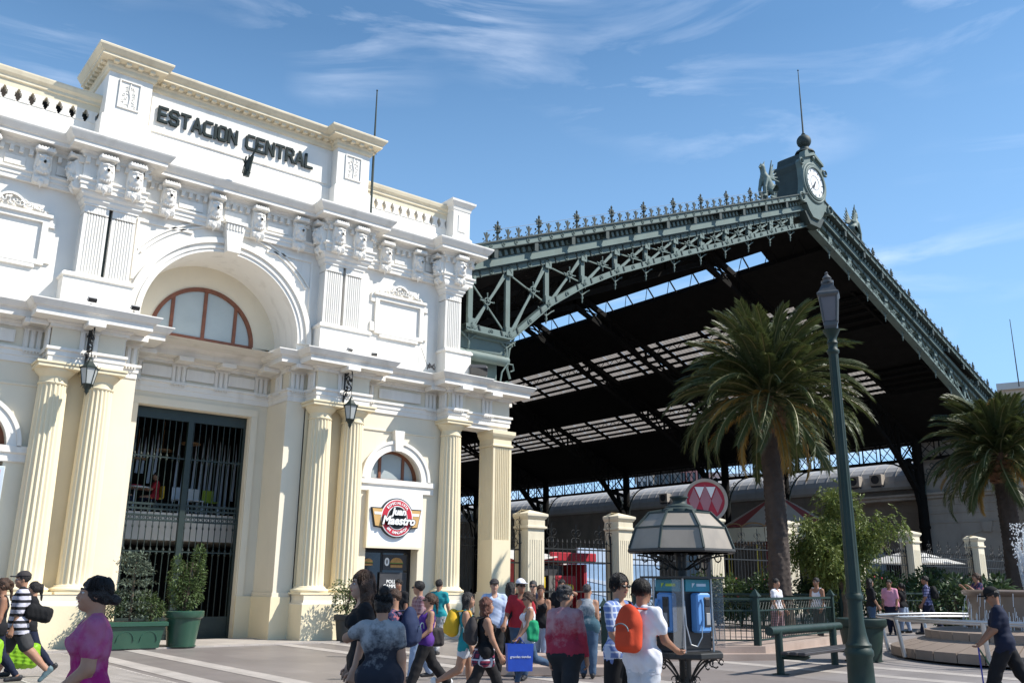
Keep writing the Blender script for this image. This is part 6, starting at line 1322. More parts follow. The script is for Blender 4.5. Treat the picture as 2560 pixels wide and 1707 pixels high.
def palm(pos, htr, r_, ln, nf, seed, label, dry=.10):
    t = thing('palm_tree', label, 'palm tree', pos, 0, 'date palms in the plaza'); g_ = random.Random(seed)
    b = MB(); vs = []; fs = []; K = 44; J = int(htr/.055)
    for j in range(J+1):
        z = htr*j/J; f = z/htr; rr_ = r_*(1+.35*math.exp(-z/.5)-.06*f)+(.16 if f > .86 else 0)*min(1, (f-.86)/.04 if f > .86 else 0)
        for i in range(K):
            a = 2*PI*i/K; row = z/(.15 if f < .86 else .26)+.5*math.sin(3*a+z*1.3)*.25+((i*7//9) % 3)*.13; ph = row % 1; colu = (i/K*11+(int(row) % 2)*.5) % 1
            d = (.03*ph*ph*(.35+math.sin(PI*colu)) if f < .86 else .03*ph+.09*math.sin(PI*colu)*ph)
            d += .012*math.sin(7*a+z*3+math.sin(z*5)); vs.append(((rr_+d)*math.cos(a)+.05*math.sin(z*.5), (rr_+d)*math.sin(a), z))
    for j in range(J):
        for i in range(K): fs.append((j*K+i, j*K+(i+1) % K, (j+1)*K+(i+1) % K, (j+1)*K+i))
    mi = []
    b.add(vs, fs); b.mi = [1 if (k//K)/J > .86 else 0 for k in range(len(fs))]; b.build('trunk', [M['palm_trunk'], M['palm_boot']], t, 35)
    MB().lathe([(r_*1.25, htr-.1), (r_*1.1, htr+.4), (r_*.5, htr+.9), (0, htr+1.1)], 14).build('crown_heart', M['palm_boot'], t, 60)
    var = [frond_mesh(seed*10+i, ln*(.88+.08*i), .80+.32*i) for i in range(4)]; dryv = [frond_mesh(seed*10+7, ln*.9, 1.2, 40, .4, ('palm_rachis', 'palm_leaf_dry'))]
    for k in range(nf):
        f = (k+.5)/nf; az = k*2.39996+g_.uniform(-.2, .2); el = R(82-104*f**1.05)+g_.uniform(-.08, .08)
        dr = (f > .72 and g_.random() < .13) or g_.random() < .03
        me = dryv[0] if dr else var[min(3, int(g_.random()*1.6+f*2.2))]
        o = put('frond', me, t, (.2*math.cos(az)*(1+f), .2*math.sin(az)*(1+f), htr+.75-.75*f)); o.rotation_mode = 'QUATERNION'
        from mathutils import Quaternion
        o.rotation_quaternion = Quaternion((0, 0, 1), az) @ Quaternion((0, 1, 0), -el) @ Quaternion((1, 0, 0), g_.uniform(-.5, .5)); s_ = g_.uniform(.85, 1.1); o.scale = (s_, s_, s_)
    for k in range(5):     # hanging dead fronds
        az = g_.uniform(0, 6.28); o = put('frond', dryv[0], t, (.45*math.cos(az), .45*math.sin(az), htr-.3)); o.rotation_mode = 'QUATERNION'; o.rotation_quaternion = Quaternion((0, 0, 1), az) @ Quaternion((0, 1, 0), R(48)); o.scale = (.85, .6, .8)
    return t
palm((24.55, 17.25, .1), 7.25, .32, 3.05, 140, 3, 'tall date palm with thick scaly trunk left of the street lamp')
p2 = at_d(2522, 1300, 40); palm((p2.x, p2.y, .3), 6.1, .34, 2.5, 120, 5, 'date palm behind the fountain at the right edge')
# leafy things
def leaf_cloud(b, c, r, n, ls, g_, droop=.3, shell=.55, fl=(1, 1, 1), m=0):
    for k in range(n):
        u = Vector((g_.gauss(0, 1), g_.gauss(0, 1), g_.gauss(0, 1))).normalized(); q = (shell+(1-shell)*g_.random())
        p = Vector((c[0]+u.x*r[0]*q, c[1]+u.y*r[1]*q, c[2]+u.z*r[2]*q)); d = (u+Vector((g_.uniform(-.7, .7), g_.uniform(-.7, .7), g_.uniform(-.7, .7)-droop))).normalized()
        s_ = d.cross(Vector((g_.uniform(-1, 1), g_.uniform(-1, 1), 1))).normalized(); l_ = ls*g_.uniform(.7, 1.3); w_ = s_*l_*.22
        b.add([p, p+d*l_*.5+w_, p+d*l_, p+d*l_*.5-w_], [(0, 1, 2, 3)], m)
mat('leaf_dark', (.045, .075, .028), .5, .4, 2.5, trans=.18); mat('leaf_mid', (.075, .115, .035), .5, .35, 2.0, trans=.22); mat('leaf_light', (.15, .19, .045), .55, .35, 1.4, trans=.28); mat('leaf_blue', (.085, .11, .075), .6, .3, 3, trans=.1); mat('bark', (.10, .075, .055), .9, .3, 6, .2, 30); mat('petal', (.5, .06, .08), .6, .3, 5)
def bush(name, lab, cat, pos, clumps, ls, m, seed, stems=5, h_=1.0, group=None, flowers=0):
    t = thing(name, lab, cat, pos, 0, group); g_ = random.Random(seed); b = MB()
    for c, r, n in clumps: leaf_cloud(b, c, r, n, ls, g_)
    b.build('foliage', M[m], t); b = MB()
    for k in range(stems): a = g_.uniform(0, 6.28); q = g_.uniform(.1, .3); b.tube([(0, 0, 0), (q*.5*math.cos(a), q*.5*math.sin(a), h_*.45), (q*math.cos(a), q*math.sin(a), h_*.9)], [.02, .014, .006], 5)
    b.build('stem', M['bark'], t)
    if flowers:
        b = MB()
        for k in range(flowers): c, r, n = g_.choice(clumps); u = Vector((g_.gauss(0, 1), g_.gauss(0, 1), abs(g_.gauss(0, 1)))).normalized(); b.sphere((c[0]+u.x*r[0], c[1]+u.y*r[1], c[2]+u.z*r[2]), .035, 5, 3)
        b.build('flower', M['petal'], t)
    return t
g_ = random.Random(2)
# layered conifer and a flowering bush in the planter box
t = thing('potted_conifer', 'blue green conifer with flat tiers standing in the planter box', 'shrub', (7.15, 23.78, .65)); b = MB()
for z, r_ in ((.18, .62), (.42, .66), (.66, .62), (.92, .58), (1.16, .52), (1.38, .46), (1.56, .36)):
    for k in range(9): a = g_.uniform(0, 6.28); leaf_cloud(b, (r_*.6*math.cos(a), r_*.45*math.sin(a), z+g_.uniform(-.04, .04)), (r_*.45, r_*.4, .07), 46, .075, g_, .1, .2)
b.build('foliage', M['leaf_blue'], t); MB().tube([(0, 0, 0), (0, 0, 1.55)], [.035, .012], 6).build('stem', M['bark'], t)
bush('planter_bush', 'low brownish green bush at the left in the planter box', 'shrub', (6.55, 23.75, .64), [((0, 0, .32), (.42, .3, .3), 900), ((.2, 0, .5), (.3, .25, .25), 500)], .06, 'leaf_dark', 8, 5, .5)
bush('planter_bush', 'low glossy bush at the right in the planter box', 'shrub', (7.62, 23.7, .64), [((0, 0, .3), (.36, .3, .28), 900), ((-.15, 0, .45), (.3, .25, .3), 500)], .06, 'leaf_mid', 9, 5, .5)
bush('potted_bush', 'tall leafy bush growing in the round green pot', 'shrub', (8.45, 23.75, .82), [((0, 0, .5), (.46, .4, .42), 1500), ((.18, 0, .95), (.3, .28, .4), 900), ((-.22, 0, .85), (.28, .28, .35), 800), ((.25, 0, 1.38), (.17, .17, .34), 420), ((-.28, 0, 1.2), (.14, .14, .25), 220)], .075, 'leaf_mid', 10, 7, 1.4)
bush('potted_bush', 'thin leafy bush growing in the black pot by the right pedestal', 'shrub', (13.1, 23.75, .68), [((-.1, 0, .45), (.36, .32, .38), 480), ((.2, 0, .7), (.3, .28, .35), 360), ((-.3, 0, .75), (.2, .2, .3), 160)], .085, 'leaf_mid', 11, 7, 1.0)
# pepper tree behind the lamp: drooping sprays on real limbs
tp_ = at_d(2110, 1480, 33.5); PT = thing('pepper_tree', 'light green drooping pepper tree behind the street lamp', 'tree', (tp_.x, tp_.y, .4)); g_ = random.Random(21)
limbs = []; b = MB(); b.tube([(0, 0, 0), (.05, 0, .6), (-.03, .05, 1.2)], [.17, .13, .11], 8)
for k in range(13):
    a = k*2.4+g_.uniform(-.3, .3); e = g_.uniform(.7, 2.4); q = g_.uniform(.5, 1.15); z1 = 1.5+g_.uniform(.6, 2.9)*(1.25-q*.5)
    P_ = [Vector((-.03, .05, 1.0+.05*k)), Vector((q*.45*math.cos(a), q*.45*math.sin(a), 1.2+(z1-1.2)*.55)), Vector((q*1.05*math.cos(a), q*1.05*math.sin(a), z1)), Vector((q*1.6*math.cos(a), q*1.6*math.sin(a), z1+.1))]
    b.tube(P_, [.06, .04, .025, .01], 6); limbs.append(P_)
limbs.append([Vector((0, 0, 1.2)), Vector((-.2, 0, 2.6)), Vector((-.25, 0, 3.6)), Vector((-.28, 0, 4.5))]); b.tube(limbs[-1], [.08, .05, .03, .01], 6)
b.build('trunk', M['bark'], PT, 60); b = MB()
for P_ in limbs:
    for k in range(150):
        f = g_.uniform(.8, 2.95); i = int(f); p = P_[i].lerp(P_[min(3, i+1)], f-i)+Vector((g_.gauss(0, .28), g_.gauss(0, .28), g_.gauss(0, .2)))
        d = Vector((g_.gauss(0, .6), g_.gauss(0, .6), g_.uniform(-.9, .35))).normalized()
        for j in range(9):
            t_ = j/9; q = p+d*.42*t_+Vector((0, 0, -.30*t_*t_))
            for s_ in (-1, 1):
                dd = (d+Vector((g_.uniform(-.9, .9), g_.uniform(-.9, .9), g_.uniform(-.9, .2)))).normalized(); ww = dd.cross(Vector((g_.uniform(-1, 1), g_.uniform(-1, 1), 1))).normalized()*.020; l_ = g_.uniform(.10, .17)
                b.add([q, q+dd*l_*.5+ww, q+dd*l_, q+dd*l_*.5-ww], [(0, 1, 2, 3)])
b.build('crown', M['leaf_light'], PT)
# shrubs along the garden fence
names = ['dense oleander bush left of the near palm trunk', 'dense oleander bush close to the phone kiosk', 'oleander bush right of the near palm trunk', 'oleander bush under the pepper tree, left side', 'oleander bush under the pepper tree, right side', 'oleander bush behind the walking family', 'oleander bush behind the man with backpack', 'oleander bush left of the fountain jets', 'oleander bush behind the fountain jets', 'oleander bush left of the man in a white shirt']
pxs = [(1850, 33), (1790, 33.5), (2000, 34), (2055, 35), (2165, 35.5), (2225, 36.5), (2290, 37.5), (2355, 38.5), (2430, 39.5), (1905, 34)]
for i, (px, d) in enumerate(pxs):
    p = at_d(px, 1470, d); g_ = random.Random(60+i); cl = [((g_.uniform(-.7, .7), g_.uniform(-.4, .4), .55+g_.uniform(0, .9)), (g_.uniform(.5, .75), .5, g_.uniform(.4, .6)), 420) for _ in range(5)]
    bush('oleander_bush', names[i], 'shrub', (p.x, p.y, ground_z(p.x)), cl, .15, 'leaf_dark' if i % 3 else 'leaf_mid', 80+i, 6, 1.3, 'oleander bushes behind the garden fence', 7)
for i, (px, d, lab) in enumerate(((2375, 33, 'spiky bush beside the photographer at the fountain'), (2480, 34, 'spiky bush behind the fountain bowl'))):
    p = at_d(px, 1470, d); bush('spiky_bush', lab, 'shrub', (p.x, p.y, ground_z(p.x)), [((0, 0, .7), (.9, .7, .7), 700), ((.4, 0, 1.1), (.5, .5, .6), 350)], .22, 'leaf_dark', 120+i, 8, 1.2)

# unseen tree added right of the camera, outside the picture, so that shade falls on the nearest passers-by
TR = thing('added_tree', 'unseen leafy tree added beside the viewer to shade the nearest passers-by', 'tree', (8.9, -.6, 0)); g_ = random.Random(44)
b = MB().tube([(0, 0, 0), (.05, .1, 2.5), (-.1, .3, 5.5)], [.28, .22, .17], 10); cl = []
for k in range(12):
    a = k*2.4; q = g_.uniform(1.2, 2.6); z1 = g_.uniform(7.2, 9.6); e = (-1.0+q*1.05*math.cos(a), 1.2+q*.7*math.sin(a), z1+1.0); b.tube([(-.1, .3, 5.0+.05*k), (e[0]*.5, .3+e[1]*.4, 6.6), e], [.09, .06, .02], 6); cl.append(e)
b.build('trunk', M['bark'], TR, 60); b = MB()
for e in cl: leaf_cloud(b, e, (1.15, 1.0, .8), 900, .20, g_, .2, .2)
b.build('crown', M['leaf_mid'], TR)
# ================================================================== people
def fabric(name, c, kind=None, c2=None, c3=None, sc_=1.0, dust=0.):
    m = mat(name, c, .85, .12, 5, .25, 14, spec=.2); nt = m.node_tree; nn = nt.nodes; l = nt.links; b = nn['Principled BSDF']
    src = b.inputs['Base Color'].links[0].from_socket; t = nn.new('ShaderNodeTexCoord'); sx = nn.new('ShaderNodeSeparateXYZ'); l.new(t.outputs['Object'], sx.inputs[0])
    def wave(ax, freq, lo, hi):
        mu = nn.new('ShaderNodeMath'); mu.operation = 'MULTIPLY'; mu.inputs[1].default_value = freq; l.new(sx.outputs[ax], mu.inputs[0])
        si = nn.new('ShaderNodeMath'); si.operation = 'SINE'; l.new(mu.outputs[0], si.inputs[0]); r = nn.new('ShaderNodeMapRange'); r.inputs[1].default_value = lo; r.inputs[2].default_value = hi; l.new(si.outputs[0], r.inputs[0]); return r.outputs[0]
    def mixc(f, c_):
        nonlocal src
        mx = nn.new('ShaderNodeMixRGB'); l.new(f, mx.inputs[0]); l.new(src, mx.inputs[1]); mx.inputs[2].default_value = (*c_, 1); src = mx.outputs[0]
    if kind == 'stripe': mixc(wave(2, 60*sc_, .1, .3), c2)
    if kind == 'plaid':
        mixc(wave(2, 95*sc_, .55, .8), c2); mixc(wave(0, 95*sc_, .55, .8), c2)
        if c3: mixc(wave(2, 50*sc_, .85, .95), c3); mixc(wave(0, 50*sc_, .85, .95), c3)
    if kind == 'floral':
        v = nn.new('ShaderNodeTexNoise'); v.inputs['Scale'].default_value = 16; v.inputs['Detail'].default_value = 4; l.new(t.outputs['Object'], v.inputs[0]); r = nn.new('ShaderNodeMapRange'); r.inputs[1].default_value = .52; r.inputs[2].default_value = .6; l.new(v.outputs[0], r.inputs[0]); mixc(r.outputs[0], c2)
    if dust:
        v = nn.new('ShaderNodeTexNoise'); v.inputs['Scale'].default_value = 7; v.inputs['Detail'].default_value = 6; v.inputs['Roughness'].default_value = .7; l.new(t.outputs['Object'], v.inputs[0])
        z = nn.new('ShaderNodeMapRange'); z.inputs[1].default_value = .80; z.inputs[2].default_value = 1.25; z.inputs[3].default_value = -.25; z.inputs[4].default_value = .22; l.new(sx.outputs[2], z.inputs[0])
        ad = nn.new('ShaderNodeMath'); l.new(v.outputs[0], ad.inputs[0]); l.new(z.outputs[0], ad.inputs[1]); r = nn.new('ShaderNodeMapRange'); r.inputs[1].default_value = .45; r.inputs[2].default_value = .72; r.inputs[4].default_value = dust; l.new(ad.outputs[0], r.inputs[0]); mixc(r.outputs[0], (.50, .50, .51))
    l.new(src, b.inputs['Base Color']); return m
def skin(name, c): m = mat(name, c, .55, .06, 12, .05, 60, spec=.35); m.node_tree.nodes['Principled BSDF'].inputs['Subsurface Weight'].default_value = .06; return m
skin('skin_a', (.36, .195, .125)); skin('skin_b', (.27, .135, .082)); skin('skin_c', (.45, .27, .19))
for nm, c in (('hair_black', (.012, .010, .010)), ('hair_brown', (.055, .028, .016)), ('hair_red', (.10, .032, .018)), ('hair_grey', (.035, .032, .033))): mat(nm, c, .5, .45, 22, .8, 90, spec=.35, stain=(.16, .155, .16) if nm == 'hair_grey' else None, stain_amt=.8, stain_scale=(14, 14, 14), stain_lo=.48)
fabric('f_black', (.012, .012, .014)); fabric('f_black2', (.018, .017, .018)); fabric('f_navy', (.012, .016, .035)); fabric('f_purple', (.085, .03, .20)); fabric('f_teal', (.02, .24, .27)); fabric('f_white', (.62, .62, .66)); fabric('f_red', (.34, .025, .035)); fabric('f_pink', (.60, .27, .36)); fabric('f_lblue', (.42, .50, .66)); fabric('f_denim', (.05, .085, .14)); fabric('f_ldenim', (.26, .33, .45)); fabric('f_greyjean', (.25, .245, .25), 'floral', (.42, .42, .42)); fabric('f_darkjean', (.022, .024, .028), dust=0); fabric('f_greyshort', (.05, .05, .052)); fabric('f_wshort', (.48, .50, .54))
fabric('f_magenta', (.34, .015, .13), dust=.20); fabric('f_dusty', (.022, .024, .034), dust=.62); fabric('f_dustred', (.30, .03, .055), dust=.42); fabric('f_dustteal', (.045, .095, .125), dust=.7)
fabric('f_stripe', (.50, .49, .56), 'stripe', (.018, .018, .022)); fabric('f_plaid', (.20, .20, .34), 'plaid', (.02, .025, .07), None, .8); fabric('f_bluecheck', (.13, .19, .40), 'plaid', (.45, .50, .62)); fabric('f_redplaid', (.18, .025, .05), 'plaid', (.02, .02, .05), (.5, .5, .55)); fabric('f_rose', (.20, .10, .115), 'plaid', (.30, .20, .22)); fabric('f_floral', (.03, .035, .085), 'floral', (.30, .10, .12))
mat('shoe_white', (.55, .55, .55), .6, .1, 6); mat('shoe_dark', (.02, .02, .022), .5, .2, 6); mat('shoe_tan', (.42, .22, .08), .6, .2, 6); mat('shoe_grey', (.10, .16, .18), .6, .2, 6); mat('eye', (.01, .008, .007), .15, .1, 5); mat('lip', (.28, .075, .07), .5, .1, 9); mat('sclera', (.55, .52, .5), .4, .05, 9)
def vec(*a): return np.array(a, float)
def rotx(v, a): c, s_ = math.cos(a), math.sin(a); return vec(v[0], v[1]*c-v[2]*s_, v[1]*s_+v[2]*c)
def rotz(v, a): c, s_ = math.cos(a), math.sin(a); return vec(v[0]*c-v[1]*s_, v[0]*s_+v[1]*c, v[2])
def person(px, head_y, d, facing, label, H=None, sex='f', fat=1.0, legs=(0, 0, 0, 0), arms=((0.05, .07, .2), (0.05, .07, .2)), lean=0., head=(0., 0.), top=('f_black', .5), bottom=('f_denim', 'long'), shoes='shoe_dark', hair=('hair_black', 'short'), sk='skin_a', vox=.017, hem=None, belly=0., zoff=0., cap=None, glasses=False, loose=.012, face=True, group='people in the plaza', sit=None):
    """local frame: +y forward, +x right hand side. facing: 0 away from camera, 90 to picture right, 180 towards camera"""
    gp_ = at_d(px, head_y, d); gz = ground_z(gp_.x)+zoff
    if H is None: H = gp_.z-gz
    W_ = (1.0 if sex == 'm' else .93); F = fat
    # joints ------------------------------------------------------
    tl, sl_, fh = .245*H, .245*H, .038*H
    def leg(th, kn):
        k = vec(0, math.sin(th)*tl, -math.cos(th)*tl); a = k+vec(0, math.sin(th-kn)*sl_, -math.cos(th-kn)*sl_); return k, a
    kL, aL = leg(legs[0], legs[1]); kR, aR = leg(legs[2], legs[3])
    hz = -min(aL[2], aR[2])+fh+.01*H if sit is None else sit
    hip = vec(0, 0, hz); U = vec(0, math.sin(lean), math.cos(lean)); Fw = vec(0, math.cos(lean), -math.sin(lean))
    hw = .052*H; HL, HR = hip+vec(-hw, 0, 0), hip+vec(hw, 0, 0); KL, AL = HL+kL, HL+aL; KR, AR = HR+kR, HR+aR
    waist = hip+U*.10*H; chest = hip+U*.205*H; neckb = hip+U*.30*H; sw = .099*H*W_
    SL_, SR_ = hip+U*.278*H+vec(-sw, 0, 0), hip+U*.278*H+vec(sw, 0, 0); hc = hip+U*.398*H+Fw*.012*H
    ua, fa_ = .168*H, .145*H; AR_ = []
    for S_, a, sgn in ((SL_, arms[0], -1), (SR_, arms[1], 1)):
        if len(a) == 2: E_, Wr = hip+vec(*a[0])*H, hip+vec(*a[1])*H      # explicit elbow and wrist
        else:
            p, ab, el = a; d0 = vec(math.sin(ab)*sgn, math.sin(p)*math.cos(ab), -math.cos(p)*math.cos(ab)); E_ = S_+d0*ua
            f_ = vec(-math.sin(max(0, el-.1))*sgn*.25+math.sin(ab)*sgn*.5, math.sin(p+el), -math.cos(p+el)); f_ /= np.linalg.norm(f_); Wr = E_+f_*fa_
        AR_.append((S_, E_, Wr, sgn))
    def hd(x, y, z): v = rotz(rotx(vec(x, y, z)*H/1.7, head[1]), head[0]); return hc+v
    pts = [HL, HR, KL, KR, AL, AR, neckb, hc+vec(0, 0, .09*H)]+[q for a in AR_ for q in a[1:3]]
    lo = np.min(pts, 0)-.14*H/1.7-.06; hi = np.max(pts, 0)+.14*H/1.7+.06; lo[2] = max(lo[2]-.1, -.02)
    # part builders -----------------------------------------------
    k = .035
    def torso(S_, o, up_to=1.0):
        S_.cone(HL+vec(.01, -.005, .02), HR+vec(-.01, -.005, .02), .078*H*F+o, .078*H*F+o, k, 1.22)
        S_.cone(hip+U*.03*H, waist, .088*H*F+o, (.078 if sex == 'm' else .068)*H*F+o, k, 1.38)
        S_.cone(waist, chest, (.078 if sex == 'm' else .068)*H*F+o, .090*H*(.5+.5*F)+o, k, 1.42)
        S_.cone(chest+vec(-.035*H, 0, 0), chest+vec(.035*H, 0, 0), .072*H*(.5+.5*F)+o, .072*H*(.5+.5*F)+o, k, 1.30)
        S_.cone(SL_+vec(.012*H, 0, -.012*H), SR_+vec(-.012*H, 0, -.012*H), .038*H+o, .038*H+o, k, 1.15)
        S_.cone(neckb-U*.035*H, neckb, .060*H+o*.6, .034*H+o*.6, k, 1.15)
        if sex == 'f':
            for sx in (-1, 1): S_.ell(chest+vec(sx*.046*H, 0, 0)+Fw*.052*H*(.75+.25*F)+U*.0*H, np.array([.040, .033, .038])*H*(.75+.25*F)+o, .03)
        if belly: S_.ell(waist+Fw*(.035*H+belly*.45)-U*.005*H, np.array([.078*H*F, .05*H+belly*.55, .095*H])+o, .05)
    def arm(S_, a, o, t=2.0):
        s0, e, w_, sg = a; m_ = .55+.45*F
        if t <= 0: return
        q = min(1, t); S_.cone(s0+(e-s0)*.06, s0+(e-s0)*q, .032*H*m_+o, (.032-(.006)*q)*H*m_+o, .018)
        if t > 1: q = min(1, t-1); S_.cone(e, e+(w_-e)*q, .026*H*m_+o, (.026-.009*q)*H*m_+o, .015)
    def legp(S_, h_, kn, an, o, t=2.0, flare=0.):
        m_ = .45+.55*F; q = min(1, t); S_.cone(h_+vec(0, 0, .0), h_+(kn-h_)*q, .060*H*m_+o, (.060-.021*q)*H*m_+o+flare*(q if t <= 1 else .3), .025)
        if t > 1:
            q = min(1, t-1); c_ = kn+(an-kn)*.3+vec(0, -.012*H, 0); S_.cone(kn, kn+(an-kn)*q, .039*H*m_+o+flare*.3, (.039-.016*q)*H*m_+o+flare*q, .02)
            if q > .5: S_.cone(kn+(an-kn)*.12+vec(0, -.012*H, 0), kn+(an-kn)*.5+vec(0, -.006*H, 0), .034*H*m_+o, .028*H*m_+o, .03)
    # body --------------------------------------------------------
    S = SDF(lo, hi, vox); torso(S, -.004)
    S.cone(neckb-U*.01*H, hc+vec(0, -.015*H, -.03*H), .033*H*(.8+.2*F), .030*H*(.8+.2*F), .02)
    s17 = H/1.7; r_ = lambda x, y, z: np.array([x, y, z])*s17
    S.ell(hd(0, -.012, .028), r_(.076, .092, .088), .02); S.ell(hd(0, .022, -.045), r_(.058*(.8+.2*F), .070, .072), .03); S.cone(hd(0, .075, -.085), hd(0, .06, -.10), .024*s17, .022*s17, .02)
    S.cone(hd(0, .088, .012), hd(0, .104, -.026), .010*s17, .017*s17, .012)
    for sx in (-1, 1):
        S.ell(hd(sx*.033, .092, .006), r_(.020, .014, .012), .01, True); S.ell(hd(sx*.038, .068, -.03), r_(.022, .022, .022), .02); S.cone(hd(sx*.014, .086, .024), hd(sx*.050, .072, .026), .010*s17, .008*s17, .01); S.ell(hd(sx*.077, -.008, -.008), r_(.010, .022, .032), .004)
    S.cone(hd(-.020, .083, -.055), hd(.020, .083, -.055), .010*s17, .010*s17, .008)
    ex = MB()
    for a in AR_:
        arm(S, a, 0); s0, e, w_, sg = a; d0 = (w_-e)/np.linalg.norm(w_-e); sd_ = np.cross(d0, vec(0, 0, 1) if abs(d0[2]) < .8 else vec(0, 1, 0)); sd_ /= np.linalg.norm(sd_)+1e-9
        if abs(d0[2]) >= .8: sd_ = vec(0, 1, 0)-d0*d0[1]; sd_ /= np.linalg.norm(sd_)
        nm_ = np.cross(d0, sd_)*sg; nm_ = nm_ if np.dot(nm_, vec(-sg, 0, 0)) > 0 else -nm_
        pe = w_+d0*.052*H; 
        for o_ in (-.016, 0, .016): S.cone(w_+sd_*o_*.6*H, pe+sd_*o_*H, .014*H, .0115*H, .012)
        for i, (o_, ln_) in enumerate(((-.021, .040), (-.007, .048), (.007, .045), (.021, .034))):
            b0 = pe+sd_*o_*H-d0*.008*H; c0 = b0+(d0*.95+nm_*.30)*ln_*H*.5; c1 = c0+(d0*.6+nm_*.8)*ln_*H*.35; c2 = c1+(d0*.1+nm_*1.0)*ln_*H*.25; ex.tube([b0, c0, c1, c2], [.0062*H, .0058*H, .0052*H, .004*H], 6)
        t0 = w_+d0*.016*H+sd_*.018*H; t1 = t0+(d0*.6+sd_*.7+nm_*.4)*.022*H; ex.tube([t0, t1, t1+(d0*.85+nm_*.45)*.022*H], [.0075*H, .0065*H, .005*H], 6)
    legp(S, HL, KL, AL, 0); legp(S, HR, KR, AR, 0)
    feet = []
    for an, kn, hp in ((AL, KL, HL), (AR, KR, HR)):
        sh_ = (an-kn)/np.linalg.norm(an-kn); fd = vec(0, -sh_[2], sh_[1]); fd = fd if fd[1] > 0 else -fd; lift = max(0., an[2]-fh-.012*H)
        if lift < .05*H: fd = vec(0, 1, 0)
        dn = np.cross(vec(1, 0, 0), fd); dn = dn if dn[2] < 0 else -dn; heel = an-fd*.022*H+dn*.018*H; toe = an+fd*.095*H+dn*.026*H; feet.append((heel, toe, dn)); S.cone(heel, toe, .019*H, .013*H, .015)
    body = put('person', S.mesh('person', M[sk], ex), None, (gp_.x, gp_.y, gz)); bear = math.atan2(gp_.x, gp_.y); body.rotation_euler = (0, 0, -(bear+R(facing))); tag(body, label, 'person', group)
    # clothes -----------------------------------------------------
    tm, sl2 = top[0], top[1]; hz0 = hip+U*((hem if hem is not None else -.045)*H)
    T = SDF(lo, hi, vox); torso(T, loose); legp(T, HL, KL, AL, loose*.7+.004, .28); legp(T, HR, KR, AR, loose*.7+.004, .28)
    for a in AR_: arm(T, a, loose*.8+.003, sl2)
    if sl2 <= 0:
        for a in AR_: T.cone(a[0]+(a[1]-a[0])*.12, a[1], .050*H, .04*H, 0, 1, True)
        T.ell(neckb+Fw*.045*H-U*.01*H, np.array([.062, .07, .055])*H, 0, True)
    else: T.ell(neckb+Fw*.055*H+U*.005*H, np.array([.040, .05, .042])*H, 0, True)
    T.cut(hz0, -U); T.noise(.006, 24, int(px)); put('top', T.mesh('top', M[tm], relax=1), body)
    bm, bl = bottom; B = SDF((lo[0], lo[1], lo[2]), (hi[0], hi[1], waist[2]+.06), vox); o = .006 if bl not in ('loose', 'wide') else .016
    t_ = {'short': .42, 'knee': 1.18, 'long': 1.93, 'loose': 1.93, 'wide': 1.93, 'legging': 1.9, 'shorts': .8}[bl]; flr = {'loose': .006, 'wide': .022, 'knee': .020, 'short': .008, 'shorts': .03}.get(bl, .0)
    B.cone(HL+vec(.01, -.005, .02), HR+vec(-.01, -.005, .02), .078*H*F+o, .078*H*F+o, k, 1.22); B.cone(hip+U*.02*H, hip+U*.075*H, .086*H*F+o, .078*H*F+o, k, 1.36)
    legp(B, HL, KL, AL, o, t_, flr); legp(B, HR, KR, AR, o, t_, flr); B.cut(hip+U*(min(.08, (hem if hem is not None else -.045)+.035))*H, U); B.noise(.004, 24, int(px)+3); put('trousers' if bl not in ('short', 'shorts', 'knee') else 'shorts', B.mesh('bottom', M[bm], relax=1), body)
    for heel, toe, dn in feet:
        Q = SDF(np.minimum(heel, toe)-.09, np.maximum(heel, toe)+.11, .011); Q.cone(heel+dn*.002, toe+dn*.002, .024*H, .019*H, .02).cone(heel-dn*.01*H, heel-dn*.028*H, .021*H, .023*H, .02).cone(heel-dn*.012*H, (heel+toe)/2-dn*.006*H, .024*H, .021*H, .02); Q.cut(heel-dn*.03*H, -dn); put('shoe', Q.mesh('shoe', M[shoes]), body)
    # hair --------------------------------------------------------
    hm_, hs = hair; G = SDF(hc-np.array([.26, .32, .62])*s17, hc+np.array([.26, .28, .22])*s17, .0125)
    G.ell(hd(0, -.014, .034), r_(.086, .102, .097), .02)
    if hs in ('short', 'crop', 'cap'): G.ell(hd(0, .078, -.035), r_(.085, .095, .088), .0, True); G.ell(hd(0, .02, -.12), r_(.12, .13, .088), 0, True)
    else:
        G.ell(hd(0, -.03, -.015), r_(.084, .078, .07), .03); G.ell(hd(0, .085, -.045), r_(.078, .088, .098), 0, True)
    if hs == 'tousled': 
        for i in range(12): a = i*.9; G.ell(hd(.06*math.cos(a), -.03+.05*math.sin(a), .07+.02*math.sin(i*2)), r_(.036, .036, .03), .01)
    if hs in ('long', 'longer'):
        zl = -.30 if hs == 'long' else -.42
        for sx in (-1, 0, 1): G.cone(hd(sx*.062, -.035, .0), hd(sx*.088, -.06, zl), .052*s17, .030*s17, .03)
        for sx in (-1, 1): G.cone(hd(sx*.078, .012, .02), hd(sx*.085, .0, zl*.8), .026*s17, .022*s17, .02)
        G.ell(hd(0, .10, -.03), r_(.058, .07, .10), 0, True)
    if hs == 'bob':
        for sx in (-1, 0, 1): G.cone(hd(sx*.062, -.03, .0), hd(sx*.075, -.045, -.15), .056*s17, .045*s17, .03)
        for sx in (-1, 1): G.cone(hd(sx*.08, .02, .02), hd(sx*.082, .02, -.11), .026*s17, .024*s17, .02)
    if hs == 'bun': G.ell(hd(0, -.075, .135), r_(.056, .054, .05), .008)
    if hs == 'lowbun': G.ell(hd(0, -.135, -.035), r_(.045, .05, .04), .012)
